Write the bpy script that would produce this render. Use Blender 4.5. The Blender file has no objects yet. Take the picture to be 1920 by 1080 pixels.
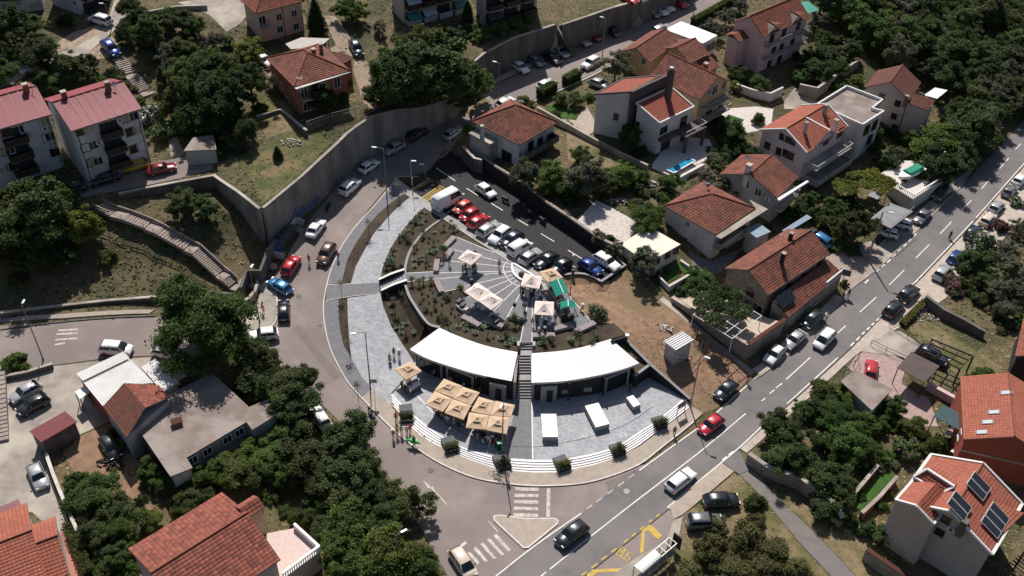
import bpy,math,random
import numpy as np
from mathutils import Vector,Matrix
from mathutils.geometry import delaunay_2d_cdt
random.seed(7)
R=math.radians
SC=bpy.context.scene
COL=SC.collection
FPX,TILT,CAM_H=1888.,R(40.5),100.
ROLL=math.atan2(65.,2210.)
_fw=Vector((0,math.cos(TILT),-math.sin(TILT)));_rt=Vector((1,0,0));_up=_rt.cross(_fw)
_c,_s=math.cos(ROLL),math.sin(ROLL)
cam_data=bpy.data.cameras.new('camera');cam=bpy.data.objects.new('camera',cam_data);COL.objects.link(cam)
cam_data.sensor_width=36.;cam_data.lens=FPX/1920.*36.
cam_data.clip_start=1.;cam_data.clip_end=3000.
_X=_rt*_c+_up*_s;_Y=_up*_c-_rt*_s;_Z=-_fw
cam.matrix_world=Matrix(((_X.x,_Y.x,_Z.x,0),(_X.y,_Y.y,_Z.y,0),(_X.z,_Y.z,_Z.z,CAM_H),(0,0,0,1)))
SC.camera=cam
SUN_EL,SUN_AZ=R(51),R(-9)
w=bpy.data.worlds.new('World');SC.world=w;w.use_nodes=True
_n=w.node_tree.nodes;_sky=_n.new('ShaderNodeTexSky');_sky.sky_type='NISHITA';_sky.sun_disc=False
_sky.sun_elevation=SUN_EL;_sky.sun_rotation=SUN_AZ;_sky.dust_density=1.5
_n['Background'].inputs['Strength'].default_value=.066
w.node_tree.links.new(_sky.outputs[0],_n['Background'].inputs['Color'])
_l=bpy.data.lights.new('sun','SUN');_l.energy=5.;_l.angle=R(.53);_l.color=(1.,.95,.895)
sun=bpy.data.objects.new('sun',_l);COL.objects.link(sun)
_sd=Vector((math.sin(SUN_AZ)*math.cos(SUN_EL),math.cos(SUN_AZ)*math.cos(SUN_EL),math.sin(SUN_EL)))
sun.rotation_euler=_sd.to_track_quat('Z','Y').to_euler();sun.location=(0,100,150)
SC.view_settings.view_transform='Standard';SC.view_settings.look='None'
SC.view_settings.exposure=.2;SC.view_settings.gamma=1.
SC.cycles.max_bounces=5;SC.cycles.diffuse_bounces=2;SC.cycles.transparent_max_bounces=6
def ray(px,py):
 u=(px-960)/FPX;v=-(py-540)/FPX
 return _fw+_X*u+_Y*v
def P(px,py,z=.0):
 d=ray(px,py);t=(z-CAM_H)/d.z
 return Vector((d.x*t,d.y*t,z))
class Field:
 def __init__(s,pts):
  xy=np.array([tuple(P(a,b,c))[:2]for a,b,c in pts]);z=np.array([c for a,b,c in pts],float)
  n=len(z);d=np.linalg.norm(xy[:,None]-xy[None],axis=2)
  A=np.zeros((n+3,n+3));A[:n,:n]=-d-.6*np.eye(n);A[:n,n]=1;A[:n,n+1:]=xy/100;A[n,:n]=1;A[n+1:,:n]=xy.T/100
  b=np.zeros(n+3);b[:n]=z
  s.w=np.linalg.solve(A,b);s.xy=xy;s.n=n;s.lo=z.min()-.5;s.hi=z.max()+.5
 def __call__(s,x,y):
  d=np.hypot(s.xy[:,0]-x,s.xy[:,1]-y)
  return float(min(s.hi,max(s.lo,-(d@s.w[:s.n])+s.w[s.n]+s.w[s.n+1]*x/100+s.w[s.n+2]*y/100)))
class Flat:
 def __init__(s,z):s.z=z
 def __call__(s,x,y):return s.z
def inside(poly,x,y):
 r=False;j=len(poly)-1
 for i in range(len(poly)):
  a=poly[i];b=poly[j]
  if(a[1]>y)!=(b[1]>y)and x<(b[0]-a[0])*(y-a[1])/(b[1]-a[1])+a[0]:r=not r
  j=i
 return r
REGIONS=[]
def add_region(poly,f):
 xs=[p[0]for p in poly];ys=[p[1]for p in poly]
 REGIONS.append((poly,f,(min(xs),min(ys),max(xs),max(ys))))
def HT(x,y):
 z=BASE(x,y)
 for poly,f,b in REGIONS:
  if b[0]<=x<=b[2]and b[1]<=y<=b[3]and inside(poly,x,y):z=f(x,y)
 return z
def G(px,py,dz=.0):
 d=ray(px,py);t0=None
 za=27.
 ta=(za-CAM_H)/d.z;tb=(-3-CAM_H)/d.z;n=34;pt=ta
 for i in range(n+1):
  t=ta+(tb-ta)*i/n
  if CAM_H+d.z*t<=HT(d.x*t,d.y*t)+dz:break
  pt=t
 lo,hi=pt,t
 for i in range(11):
  m=(lo+hi)/2
  if CAM_H+d.z*m<=HT(d.x*m,d.y*m)+dz:hi=m
  else:lo=m
 m=hi;x,y=d.x*m,d.y*m
 return Vector((x,y,HT(x,y)+dz))
MATS={}
def mat(name,c1,c2=None,scale=1.5,rough=.9,bump=.0,detail=6.,metal=.0,spec=.25,coords='P',stretch=None,c3=None,s3=.15,coat=.0,bscale=None):
 if name in MATS:return MATS[name]
 m=bpy.data.materials.new(name);m.use_nodes=True;nt=m.node_tree;N=nt.nodes;L=nt.links
 b=N['Principled BSDF'];b.inputs['Roughness'].default_value=rough;b.inputs['Metallic'].default_value=metal
 b.inputs['Specular IOR Level'].default_value=spec;b.inputs['Coat Weight'].default_value=coat
 b.inputs['Coat Roughness'].default_value=.08
 if c2 is None:c2=tuple(v*.82 for v in c1)
 if coords=='P':g=N.new('ShaderNodeNewGeometry').outputs['Position']
 else:g=N.new('ShaderNodeTexCoord').outputs['Object']
 if stretch:
  mp=N.new('ShaderNodeMapping');mp.inputs['Scale'].default_value=stretch;L.new(g,mp.inputs[0]);g=mp.outputs[0]
 t=N.new('ShaderNodeTexNoise');t.inputs['Scale'].default_value=scale;t.inputs['Detail'].default_value=detail;t.inputs['Roughness'].default_value=.65
 L.new(g,t.inputs['Vector'])
 r=N.new('ShaderNodeValToRGB');r.color_ramp.elements[0].position=.33;r.color_ramp.elements[1].position=.67
 r.color_ramp.elements[0].color=(*c2,1);r.color_ramp.elements[1].color=(*c1,1);L.new(t.outputs['Fac'],r.inputs[0])
 out=r.outputs[0]
 if c3 is not None:
  t3=N.new('ShaderNodeTexNoise');t3.inputs['Scale'].default_value=s3;t3.inputs['Detail'].default_value=5;L.new(g,t3.inputs['Vector'])
  r3=N.new('ShaderNodeValToRGB');r3.color_ramp.elements[0].position=.45;r3.color_ramp.elements[1].position=.62;L.new(t3.outputs['Fac'],r3.inputs[0])
  mx=N.new('ShaderNodeMixRGB');mx.inputs[2].default_value=(*c3,1);L.new(r3.outputs[0],mx.inputs[0]);L.new(out,mx.inputs[1]);out=mx.outputs[0]
 L.new(out,b.inputs['Base Color'])
 if bump:
  t2=t
  if bscale:
   t2=N.new('ShaderNodeTexNoise');t2.inputs['Scale'].default_value=bscale;t2.inputs['Detail'].default_value=4;L.new(g,t2.inputs['Vector'])
  bp=N.new('ShaderNodeBump');bp.inputs['Strength'].default_value=bump;bp.inputs['Distance'].default_value=.1
  L.new(t2.outputs['Fac'],bp.inputs['Height']);L.new(bp.outputs[0],b.inputs['Normal'])
 MATS[name]=m
 return m
def leafmat(name,c1,c2,transl=.25,hue=.03):
 if name in MATS:return MATS[name]
 m=bpy.data.materials.new(name);m.use_nodes=True;nt=m.node_tree;N=nt.nodes;L=nt.links
 b=N['Principled BSDF'];b.inputs['Roughness'].default_value=.62;b.inputs['Specular IOR Level'].default_value=.25
 tc=N.new('ShaderNodeTexCoord');t=N.new('ShaderNodeTexNoise');t.inputs['Scale'].default_value=.9;t.inputs['Detail'].default_value=5;L.new(tc.outputs['Object'],t.inputs['Vector'])
 r=N.new('ShaderNodeValToRGB');r.color_ramp.elements[0].position=.35;r.color_ramp.elements[1].position=.66
 r.color_ramp.elements[0].color=(*c2,1);r.color_ramp.elements[1].color=(*c1,1);L.new(t.outputs['Fac'],r.inputs[0])
 oi=N.new('ShaderNodeObjectInfo');h=N.new('ShaderNodeHueSaturation')
 mr=N.new('ShaderNodeMapRange');mr.inputs['To Min'].default_value=.5-hue;mr.inputs['To Max'].default_value=.5+hue
 mv=N.new('ShaderNodeMapRange');mv.inputs['To Min'].default_value=.85;mv.inputs['To Max'].default_value=1.6
 wn=N.new('ShaderNodeTexWhiteNoise');wn.noise_dimensions='1D'
 L.new(oi.outputs['Random'],mr.inputs[0]);L.new(oi.outputs['Random'],wn.inputs['W']);L.new(wn.outputs['Value'],mv.inputs[0])
 L.new(mr.outputs[0],h.inputs['Hue']);L.new(mv.outputs[0],h.inputs['Value']);L.new(r.outputs[0],h.inputs['Color']);L.new(h.outputs[0],b.inputs['Base Color'])
 tr=N.new('ShaderNodeBsdfTranslucent');L.new(h.outputs[0],tr.inputs['Color']);mx=N.new('ShaderNodeMixShader');mx.inputs[0].default_value=transl
 L.new(b.outputs[0],mx.inputs[1]);L.new(tr.outputs[0],mx.inputs[2]);L.new(mx.outputs[0],N['Material Output'].inputs[0])
 MATS[name]=m
 return m
def tilemat(name,c1,c2,c3,pw=.42,ph=.38,dirt=.4):
 if name in MATS:return MATS[name]
 m=bpy.data.materials.new(name);m.use_nodes=True;nt=m.node_tree;N=nt.nodes;L=nt.links
 b=N['Principled BSDF'];b.inputs['Roughness'].default_value=.85;b.inputs['Specular IOR Level'].default_value=.2
 uv=N.new('ShaderNodeUVMap');br=N.new('ShaderNodeTexBrick');br.inputs['Scale'].default_value=1.
 br.offset=.0;br.inputs['Brick Width'].default_value=pw;br.inputs['Row Height'].default_value=ph;br.inputs['Mortar Size'].default_value=.022
 br.inputs['Bias'].default_value=-.1;br.inputs['Mortar Smooth'].default_value=.4
 br.inputs['Color1'].default_value=(*c1,1);br.inputs['Color2'].default_value=(*c2,1);br.inputs['Mortar'].default_value=(*[v*.45 for v in c2],1)
 L.new(uv.outputs[0],br.inputs['Vector'])
 g=N.new('ShaderNodeNewGeometry');t=N.new('ShaderNodeTexNoise');t.inputs['Scale'].default_value=.55;t.inputs['Detail'].default_value=7;t.inputs['Roughness'].default_value=.7;L.new(g.outputs['Position'],t.inputs['Vector'])
 r=N.new('ShaderNodeValToRGB');r.color_ramp.elements[0].position=.42;r.color_ramp.elements[1].position=.7;r.color_ramp.elements[1].color=(dirt,dirt,dirt,1);r.color_ramp.elements[0].color=(0,0,0,1);L.new(t.outputs['Fac'],r.inputs[0])
 mx=N.new('ShaderNodeMixRGB');mx.inputs[2].default_value=(*c3,1);L.new(r.outputs[0],mx.inputs[0]);L.new(br.outputs['Color'],mx.inputs[1])
 L.new(mx.outputs[0],b.inputs['Base Color'])
 wv=N.new('ShaderNodeTexWave');wv.wave_type='BANDS';wv.bands_direction='X';wv.inputs['Scale'].default_value=.314159/pw*1.;L.new(uv.outputs[0],wv.inputs['Vector'])
 bp=N.new('ShaderNodeBump');bp.inputs['Strength'].default_value=.5;bp.inputs['Distance'].default_value=.06;L.new(wv.outputs['Fac'],bp.inputs['Height']);L.new(bp.outputs[0],b.inputs['Normal'])
 MATS[name]=m
 return m
def plain(name,c,rough=.5,metal=.0,spec=.4,coat=.0,emit=None):
 if name in MATS:return MATS[name]
 m=bpy.data.materials.new(name);m.use_nodes=True;b=m.node_tree.nodes['Principled BSDF']
 b.inputs['Base Color'].default_value=(*c,1);b.inputs['Roughness'].default_value=rough;b.inputs['Metallic'].default_value=metal
 b.inputs['Specular IOR Level'].default_value=spec;b.inputs['Coat Weight'].default_value=coat;b.inputs['Coat Roughness'].default_value=.06
 MATS[name]=m
 return m
class MB:
 def __init__(s):s.v=[];s.f=[];s.m=[];s.uv=None;s.mats=[]
 def slot(s,m):
  if m not in s.mats:s.mats.append(m)
  return s.mats.index(m)
 def poly(s,pts,m=None):
  k=len(s.v);s.v+=[tuple(p)for p in pts];s.f.append(list(range(k,k+len(pts))));s.m.append(s.slot(m)if m else 0)
 def raw(s,vs,fs,m=None):
  k=len(s.v);s.v+=[tuple(p)for p in vs];i=s.slot(m)if m else 0
  for f in fs:s.f.append([a+k for a in f]);s.m.append(i)
 def box(s,c,d,rz=.0,m=None,taper=1.):
  x,y,z=d[0]/2,d[1]/2,d[2];ca,sa=math.cos(rz),math.sin(rz);vs=[]
  for k,zz in((1.,0),(taper,z)):
   for a,b in((-x,-y),(x,-y),(x,y),(-x,y)):
    a*=k;b*=k;vs.append((c[0]+a*ca-b*sa,c[1]+a*sa+b*ca,c[2]+zz))
  s.raw(vs,[(3,2,1,0),(4,5,6,7),(0,1,5,4),(1,2,6,5),(2,3,7,6),(3,0,4,7)],m)
 def bar(s,a,b,w_,h=None,m=None,up=Vector((0,0,1))):
  a=Vector(a);b=Vector(b);h=h or w_;d=(b-a)
  if d.length<1e-6:return
  d.normalize();sd=d.cross(up)
  if sd.length<1e-3:sd=d.cross(Vector((1,0,0)))
  sd.normalize();u=sd.cross(d);sd*=w_/2;u*=h/2
  vs=[a-sd-u,a+sd-u,a+sd+u,a-sd+u,b-sd-u,b+sd-u,b+sd+u,b-sd+u]
  s.raw(vs,[(0,1,2,3),(7,6,5,4),(4,5,1,0),(5,6,2,1),(6,7,3,2),(7,4,0,3)],m)
 def tube(s,pts,rad,n=8,m=None,cap=True):
  pts=[Vector(p)for p in pts];k=len(s.v);i=s.slot(m)if m else 0
  if not hasattr(rad,'__len__'):rad=[rad]*len(pts)
  for j,p in enumerate(pts):
   d=(pts[min(j+1,len(pts)-1)]-pts[max(j-1,0)]);d.normalize()
   u=d.cross(Vector((0,0,1)))
   if u.length<.05:u=d.cross(Vector((1,0,0)))
   u.normalize();q=d.cross(u)
   for a in range(n):
    t=2*math.pi*a/n;s.v.append(tuple(p+(u*math.cos(t)+q*math.sin(t))*rad[j]))
  for j in range(len(pts)-1):
   for a in range(n):
    b=(a+1)%n;s.f.append([k+j*n+a,k+j*n+b,k+(j+1)*n+b,k+(j+1)*n+a]);s.m.append(i)
  if cap:
   s.f.append([k+a for a in range(n)][::-1]);s.m.append(i);s.f.append([k+(len(pts)-1)*n+a for a in range(n)]);s.m.append(i)
 def prism(s,pts,z0,z1,m=None,mtop=None):
  n=len(pts);k=len(s.v);i=s.slot(m)if m else 0;it=s.slot(mtop)if mtop else i
  ar=sum(pts[a][0]*pts[(a+1)%n][1]-pts[(a+1)%n][0]*pts[a][1]for a in range(n))
  if ar<0:pts=list(pts)[::-1];z0=z0[::-1]if hasattr(z0,'__len__')else z0;z1=z1[::-1]if hasattr(z1,'__len__')else z1
  a0=z0 if hasattr(z0,'__len__')else[z0]*n;a1=z1 if hasattr(z1,'__len__')else[z1]*n
  s.v+=[(p[0],p[1],a0[j])for j,p in enumerate(pts)]+[(p[0],p[1],a1[j])for j,p in enumerate(pts)]
  s.f.append([k+n+j for j in range(n)]);s.m.append(it);s.f.append([k+j for j in range(n)][::-1]);s.m.append(i)
  for j in range(n):
   b=(j+1)%n;s.f.append([k+j,k+b,k+n+b,k+n+j]);s.m.append(i)
 def build(s,name,m=None,parent=None,org=None,smooth=False):
  me=bpy.data.meshes.new(name)
  o_=Vector(org)if org is not None else(root_loc(parent)if parent else Vector((0,0,0)))
  me.from_pydata([(x-o_.x,y-o_.y,z-o_.z)for x,y,z in s.v],[],s.f)
  if m is not None and not s.mats:me.materials.append(m)
  else:
   for q in s.mats:me.materials.append(q)
   me.polygons.foreach_set('material_index',s.m)
  if s.uv:
   ul=me.uv_layers.new(name='UVMap');k=0
   for fi,f in enumerate(s.f):
    c=s.uv.get(fi)
    for j in range(len(f)):
     if c:ul.data[k].uv=c[j]
     k+=1
  if smooth:me.polygons.foreach_set('use_smooth',[True]*len(s.f))
  me.validate();me.update()
  o=bpy.data.objects.new(name,me);COL.objects.link(o)
  if parent is not None:o.parent=parent
  elif org is not None:o.location=o_
  return o
ROOT={}
def root_loc(o):
 while o.parent:o=o.parent
 return ROOT.get(o.name,o.location.copy())
def tag(o,label,cat,group=None,kind=None):
 if label:o['label']=label
 if cat:o['category']=cat
 if group:o['group']=group
 if kind:o['kind']=kind
 return o
ORD='leftmost second third fourth fifth sixth seventh eighth ninth tenth eleventh twelfth thirteenth fourteenth fifteenth sixteenth seventeenth eighteenth nineteenth twentieth'.split()
def nth(label,i,n):
 return label+', '+('leftmost of %d'%n if i==0 else 'rightmost of %d'%n if i==n-1 else ORD[i]+' from left')
def struct(o):o['kind']='structure';return o
def stuff(o):o['kind']='stuff';return o
def thing(name,label,cat,loc=(0,0,0),rz=.0,group=None):
 o=bpy.data.objects.new(name,None);COL.objects.link(o);o.location=loc;o.rotation_euler=(0,0,rz);o.empty_display_size=.2
 ROOT[o.name]=Vector(loc)
 return tag(o,label,cat,group)
def dup(root,loc,rz=.0,scale=1.,label=None,cat=None,group=None):
 r=root.copy();COL.objects.link(r);r.location=loc;r.rotation_euler=(0,0,rz)
 r.scale=scale if hasattr(scale,'__len__')else(scale,)*3
 if label:r['label']=label
 if cat:r['category']=cat
 if group:r['group']=group
 for ch in KIDS(root):
  c=ch.copy();COL.objects.link(c);c.parent=r
  for g in KIDS(ch):
   d=g.copy();COL.objects.link(d);d.parent=c
 return r
_kids={}
def KIDS(o):
 if o.name not in _kids:_kids[o.name]=[c for c in o.children]
 return _kids[o.name]
def dense(pts,step,closed=True):
 out=[];n=len(pts)
 for i in range(n if closed else n-1):
  a=pts[i];b=pts[(i+1)%n];L=math.hypot(a[0]-b[0],a[1]-b[1]);k=max(1,int(L/step))
  for j in range(k):out.append((a[0]+(b[0]-a[0])*j/k,a[1]+(b[1]-a[1])*j/k))
 if not closed:out.append((pts[-1][0],pts[-1][1]))
 return out
def spl(pts,n=5,closed=False):
 out=[];N_=len(pts)
 for i in range(N_-1 if not closed else N_):
  g=lambda k:pts[k%N_]if closed else pts[max(0,min(N_-1,k))]
  a,b,c,d=g(i-1),g(i),g(i+1),g(i+2)
  for j in range(n):
   t=j/n;out.append(tuple(.5*(2*b[k]+(c[k]-a[k])*t+(2*a[k]-5*b[k]+4*c[k]-d[k])*t*t+(3*b[k]-a[k]-3*c[k]+d[k])*t**3)for k in range(len(b))))
 if not closed:out.append(tuple(pts[-1]))
 return out
def lerp(a,b,t):return a+(b-a)*t
def XY(pxs):return[tuple(G(a,b))[:2]for a,b in pxs]
def tess(poly,step,hole=None):
 """triangulate a polygon (metres) with interior points about every step"""
 poly=dense(poly,step);xs=[p[0]for p in poly];ys=[p[1]for p in poly];pts=[Vector(p)for p in poly]
 y=min(ys)+step/2;k=0
 while y<max(ys):
  x=min(xs)+step/2+(step/2 if k%2 else 0)
  while x<max(xs):
   if inside(poly,x,y):pts.append(Vector((x,y)))
   x+=step
  y+=step;k+=1
 n=len(poly)
 v,e,f,_,_,_=delaunay_2d_cdt(pts,[],[list(range(n))],1,1e-5)
 return v,f,n
PAVED=[];SOFT=('lawn','straw_grass','bare_dirt','watered_lawn','drive_earth','pale_dirt')
def sheet(name,poly,lift,m,step=2.,px=True,fz=None,kind='structure',parent=None,skirt=.0):
 if px:poly=XY(poly)
 if kind=='structure' and m.name not in SOFT:PAVED.append((poly,min(p[0]for p in poly),min(p[1]for p in poly),max(p[0]for p in poly),max(p[1]for p in poly)))
 v,f,n=tess(poly,step);fz=fz or HT
 mb=MB();mb.v=[(p.x,p.y,fz(p.x,p.y)+lift)for p in v]
 for t in f:
  a,b,c=(v[i]for i in t[:3])
  t=list(t)
  if(b-a).cross(c-a)<0:t.reverse()
  mb.f.append(t)
 if skirt:
  pl=dense(poly,step);ar=sum(pl[i][0]*pl[(i+1)%len(pl)][1]-pl[(i+1)%len(pl)][0]*pl[i][1]for i in range(len(pl)))
  if ar<0:pl=pl[::-1]
  zz=[fz(*p)+lift for p in pl];k=len(mb.v);q=len(pl)
  mb.v+=[(p[0],p[1],zz[i])for i,p in enumerate(pl)]+[(p[0],p[1],zz[i]-skirt)for i,p in enumerate(pl)]
  for i in range(q):j=(i+1)%q;mb.f.append([k+i,k+q+i,k+q+j,k+j])
 mb.m=[0]*len(mb.f)
 o=mb.build(name,m,parent=parent)
 if kind and parent is None:o['kind']=kind
 return o
def offs(pts,d,closed=False):
 out=[];n=len(pts)
 for i in range(n):
  a=pts[(i-1)%n]if(closed or i>0)else pts[i];b=pts[(i+1)%n]if(closed or i<n-1)else pts[i]
  tx,ty=b[0]-a[0],b[1]-a[1];L=math.hypot(tx,ty)or 1
  out.append((pts[i][0]-ty/L*d,pts[i][1]+tx/L*d))
 return out
def ribbon(name,line,wd,lift,m,px=True,step=1.5,parent=None,fz=None,height=.0,kind='structure',mt=None,drop=.0,build=True,mb=None,sm=True):
 """strip of width wd along a line; height>0 gives it body (kerb, wall)"""
 if px:line=XY(spl(line,4)if sm else line)
 line=dense(line,step,False);fz=fz or HT;l=offs(line,wd/2);r=offs(line,-wd/2);own=mb is None;mb=mb or MB()
 zs=[fz(*p)+lift for p in line];n=len(line)
 top=[]
 for i in range(n):top+=[(l[i][0],l[i][1],zs[i]+height),(r[i][0],r[i][1],zs[i]+height)]
 fs=[(2*i+1,2*i+3,2*i+2,2*i)for i in range(n-1)]
 if height+drop>0:
  bot=[]
  for i in range(n):bot+=[(l[i][0],l[i][1],zs[i]-drop),(r[i][0],r[i][1],zs[i]-drop)]
  k=2*n
  side=[]
  for i in range(n-1):
   side+=[(k+2*i+1,k+2*i+3,2*i+3,2*i+1),(2*i,2*i+2,k+2*i+2,k+2*i)]
  side+=[(0,k,k+1,1),(2*n-1,k+2*n-1,k+2*n-2,2*n-2)]
  k0=len(mb.v);mb.v+=top+bot
  for f in fs:mb.f.append([a+k0 for a in f]);mb.m.append(mb.slot(mt or m))
  for f in side:mb.f.append([a+k0 for a in f]);mb.m.append(mb.slot(m))
 else:mb.raw(top,fs,m)
 if not own or not build:return mb
 o=mb.build(name,m,parent=parent)
 if kind and parent is None:o['kind']=kind
 return o
# TERRAIN
BASE=Field([(930,1080,0),(1100,960,0),(1200,880,0),(1366,754,0),(1412,714,0),(1474,665,0),(1592,547,0),(1654,498,.1),(1746,407,.1),(1876,278,.2),(1960,190,.2),(1251,952,0),(1091,1079,0),(1472,760,0),(1592,652,0),(1655,589,0),(1740,504,0),(1825,414,.1),(1910,318,.2),(1000,1180,0),(700,1180,0),(1400,900,0),(1600,850,-.2),(1750,750,0),(1850,900,-.3),(1700,1050,-.6),(1500,1000,-.4),(1900,600,.3),(1800,560,.1),(1880,420,.4),(2000,1100,-.8),(2050,500,.8),(1050,920,0),(940,920,0),(850,1000,0),(850,900,.05),(760,850,.15),(700,775,.3),(640,720,.9),(600,650,1.7),(607,600,2.25),(560,600,2.4),(612,545,2.8),(650,460,3.5),(560,520,3.),(700,385,4.1),(620,400,3.9),(745,335,4.4),(680,320,4.6),(740,280,4.9),(800,300,4.6),(840,262,5.),(790,250,5.3),(520,640,2.3),(450,640,2.7),(300,620,3.2),(150,640,3.5),(0,650,3.7),(300,580,3.3),(0,600,3.8),(480,560,3.),(500,600,2.6),(-150,620,4),(735,735,.55),(695,740,.45),(660,640,1.5),(720,640,1.35),(750,650,1.15),(775,680,.8),(740,610,1.7),(713,541,2.75),(680,541,2.78),(640,550,2.75),(720,500,3.2),(750,450,3.7),(790,400,4.2),(765,365,4.35),(780,600,2.6),(760,570,2.8),(800,620,2.5),(755,500,3.5),(790,430,4.1),(820,405,4.35),(1180,625,4.),(1100,590,4.3),(1218,684,2.7),(1294,750,.4),(1130,545,3.6),(1190,520,3.7),(1260,600,3.),(1250,650,2.6),(1330,660,1.2),(1380,690,.5),(1330,730,.4),(1300,690,1.2),(1060,520,3.7),(1231,812,0),(1262,790,0),(1288,770,.05),(1200,836,0),(1255,772,.1),(1310,775,.05),(870,215,5.8),(930,190,6.3),(1000,150,6.9),(1130,100,7.5),(1250,50,8.2),(1350,0,9),(1450,-60,9.5),(880,250,5.6),(880,190,6.2),(960,120,7.),(1050,80,7.4),(1180,20,8.2),(866,300,5.2),(930,330,6.),(976,362,6.2),(1023,400,6.),(1071,432,5.6),(1118,466,5.2),(1165,490,4.6),(960,300,6.3),(1080,330,6.6),(1150,250,6.9),(1050,200,7.),(1150,400,5.8),(1200,480,4.3),(1260,420,5),(1280,300,6),(1200,320,6.4),(1300,240,6.4),(1180,170,7.4),(1400,240,6),(1440,150,6.8),(1360,60,8),(1530,130,6.2),(1600,80,6),(1750,50,5),(1880,30,5),(1950,-60,7),(1700,-80,9),(1850,180,2),(1780,250,1.2),(1650,260,2.5),(1520,220,4.5),(1480,340,3.2),(1560,330,2.2),(1430,420,2.6),(1330,495,3.),(1260,520,3.2),(1240,560,2.9),(1480,440,1.6),(1550,420,1.2),(1600,400,1.),(1420,600,.8),(1300,600,2.),(1370,520,2.2),(1560,500,.4),(1670,330,1.6),(1740,330,.9),(2050,100,2),(440,535,3.4),(455,520,3.6),(395,470,5.6),(345,440,7.6),(270,405,8.8),(200,380,9.8),(430,460,5.6),(500,470,4.6),(430,400,8.2),(330,400,8.6),(270,480,6.2),(340,530,4.6),(180,520,5.2),(100,450,7.5),(0,520,6),(0,440,8.5),(280,560,3.9),(0,585,4.2),(-150,500,7),(120,700,3.),(50,760,2.9),(200,690,3.),(0,850,2.6),(100,950,2.),(200,880,1.8),(60,1050,1.6),(280,900,1.2),(420,800,1.4),(500,720,1.9),(500,850,.9),(350,1000,.6),(550,1000,.2),(650,950,.1),(600,800,.7),(-100,1000,2.4)])
HILL=Field([(490,388,11.4),(405,328,11.),(322,342,10.6),(222,362,10.3),(150,400,9.8),(0,420,9.5),(260,320,10.6),(160,345,10.4),(330,300,10.9),(560,330,11.4),(628,268,11.7),(668,234,11.9),(695,217,12.),(740,205,11.3),(790,200,10.),(830,190,9.),(870,165,9.6),(890,120,11.8),(960,71,12.7),(1040,46,12.8),(1140,16,13.),(1202,-2,13.2),(500,250,12.4),(560,210,12.8),(450,280,11.6),(640,190,12.9),(400,220,12.8),(720,120,13.),(620,100,14.4),(520,80,15.2),(640,40,15.5),(300,200,12.6),(270,170,13.4),(235,115,15.8),(200,80,17),(140,95,17),(50,150,16.2),(300,100,16),(400,110,15),(330,20,18),(450,40,16.8),(60,30,18),(0,220,14),(100,200,13.8),(780,60,13.2),(930,60,13.),(1040,20,13.2),(0,0,18.5),(700,-50,15),(300,-80,19),(-150,100,17),(1300,-80,14.5)])
def PZ(lst):return[tuple(P(*t))[:2]for t in lst]
TERR_Z,DISC_Z=.7,4.4
add_region(PZ([(490,389,11.4),(448,357,11.2),(405,328,11.),(322,342,10.6),(222,362,10.3),(150,400,9.8),(0,420,9.5),(-150,440,9.5),(-500,400,12),(-500,-500,18),(1900,-500,18),(1400,-100,14),(1202,-2,13.2),(1140,16,13),(1048,48,12.9),(1040,46,12.8),(960,71,12.7),(905,100,12.2),(875,125,11.2),(872,160,9.6),(850,182,9.),(790,200,10.),(740,205,11.3),(695,217,12.),(668,234,11.9),(647,250,11.8),(628,269,11.7),(561,330.5,11.4),(529,357,11.4)]),HILL)
STAIR_TOP=[(733,737),(752,756),(772.5,775),(800,798),(829,818),(850,831),(887,845),(925.6,855.5),(952,859.5),(998,862),(1040,862),(1062.5,859.5),(1100,853),(1143,842),(1165,832),(1200,808.5),(1221,795.5),(1255,770),(1285,744)]
STAIR_BOT=[(736,767),(760,792),(788.6,818),(815,834),(842,847),(885,865),(925.6,878),(968.5,885),(1005,887.5),(1041,887),(1068,882),(1110,874),(1151,861),(1185,843),(1200,834),(1231,810.5),(1262,788),(1294,763)]
PAV_BACK_L=[(824.4,614.6),(864.7,632.2),(916.3,649.4),(970,660)];PAV_FRONT_L=[(769,654.8),(800,671),(843,686),(894.8,701),(959,713.9)]
PAV_BACK_R=[(997.3,662.3),(1057.4,657),(1100.4,648.3),(1144.4,635.4)];PAV_FRONT_R=[(996.8,717),(1057.4,713.9),(1121.9,703),(1164.8,692.4),(1198,680.6)]
_z=TERR_Z
add_region([tuple(P(a,b,_z))[:2]for a,b in spl(STAIR_TOP,2)]+PZ([(1219,703,_z)])+PZ([(1190,661,4),(1146,640,4.4),(1100,650,4.4),(1057,659,4.4),(997,664,4.4),(970,662,4.4),(916,651,4.4),(865,634,4.4),(828,618,4.4),(790,642,3.4),(776,678,.7),(755,715,.7)]),Flat(TERR_Z))
WALL_LINE=[(833,408),(806,427),(786.6,445),(772,466.6),(763.8,484.7),(759.6,506),(759,528),(766,553),(777,572),(791.5,594),(806,609.5),(824.4,614.6)]
add_region([tuple(P(a,b,DISC_Z))[:2]for a,b in WALL_LINE+PAV_BACK_L[1:]+[(974,646),(998,644)]+PAV_BACK_R+[(1175,627),(1150,605),(1122,612),(1090,575),(1062,545),(1050,528),(1010,505),(972,487),(936,459),(896,438),(877,427)]],Flat(DISC_Z))
PARK=[(772,358),(810,383),(841,404.7),(877,427.6),(896.6,438),(936,459.7),(972.4,488.6),(1001,503),(1040,520),(1056.5,517),(1075.7,515),(1096,516),(1114,522),(1128,531),(1172,499),(1155,487),(1118,468),(1071,434),(1023,402),(976,364),(931,336),(886,306),(866,298),(842,284),(822,300),(805,320)]
add_region([tuple(P(a,b,DISC_Z))[:2]for a,b in PARK],Flat(DISC_Z))
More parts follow.
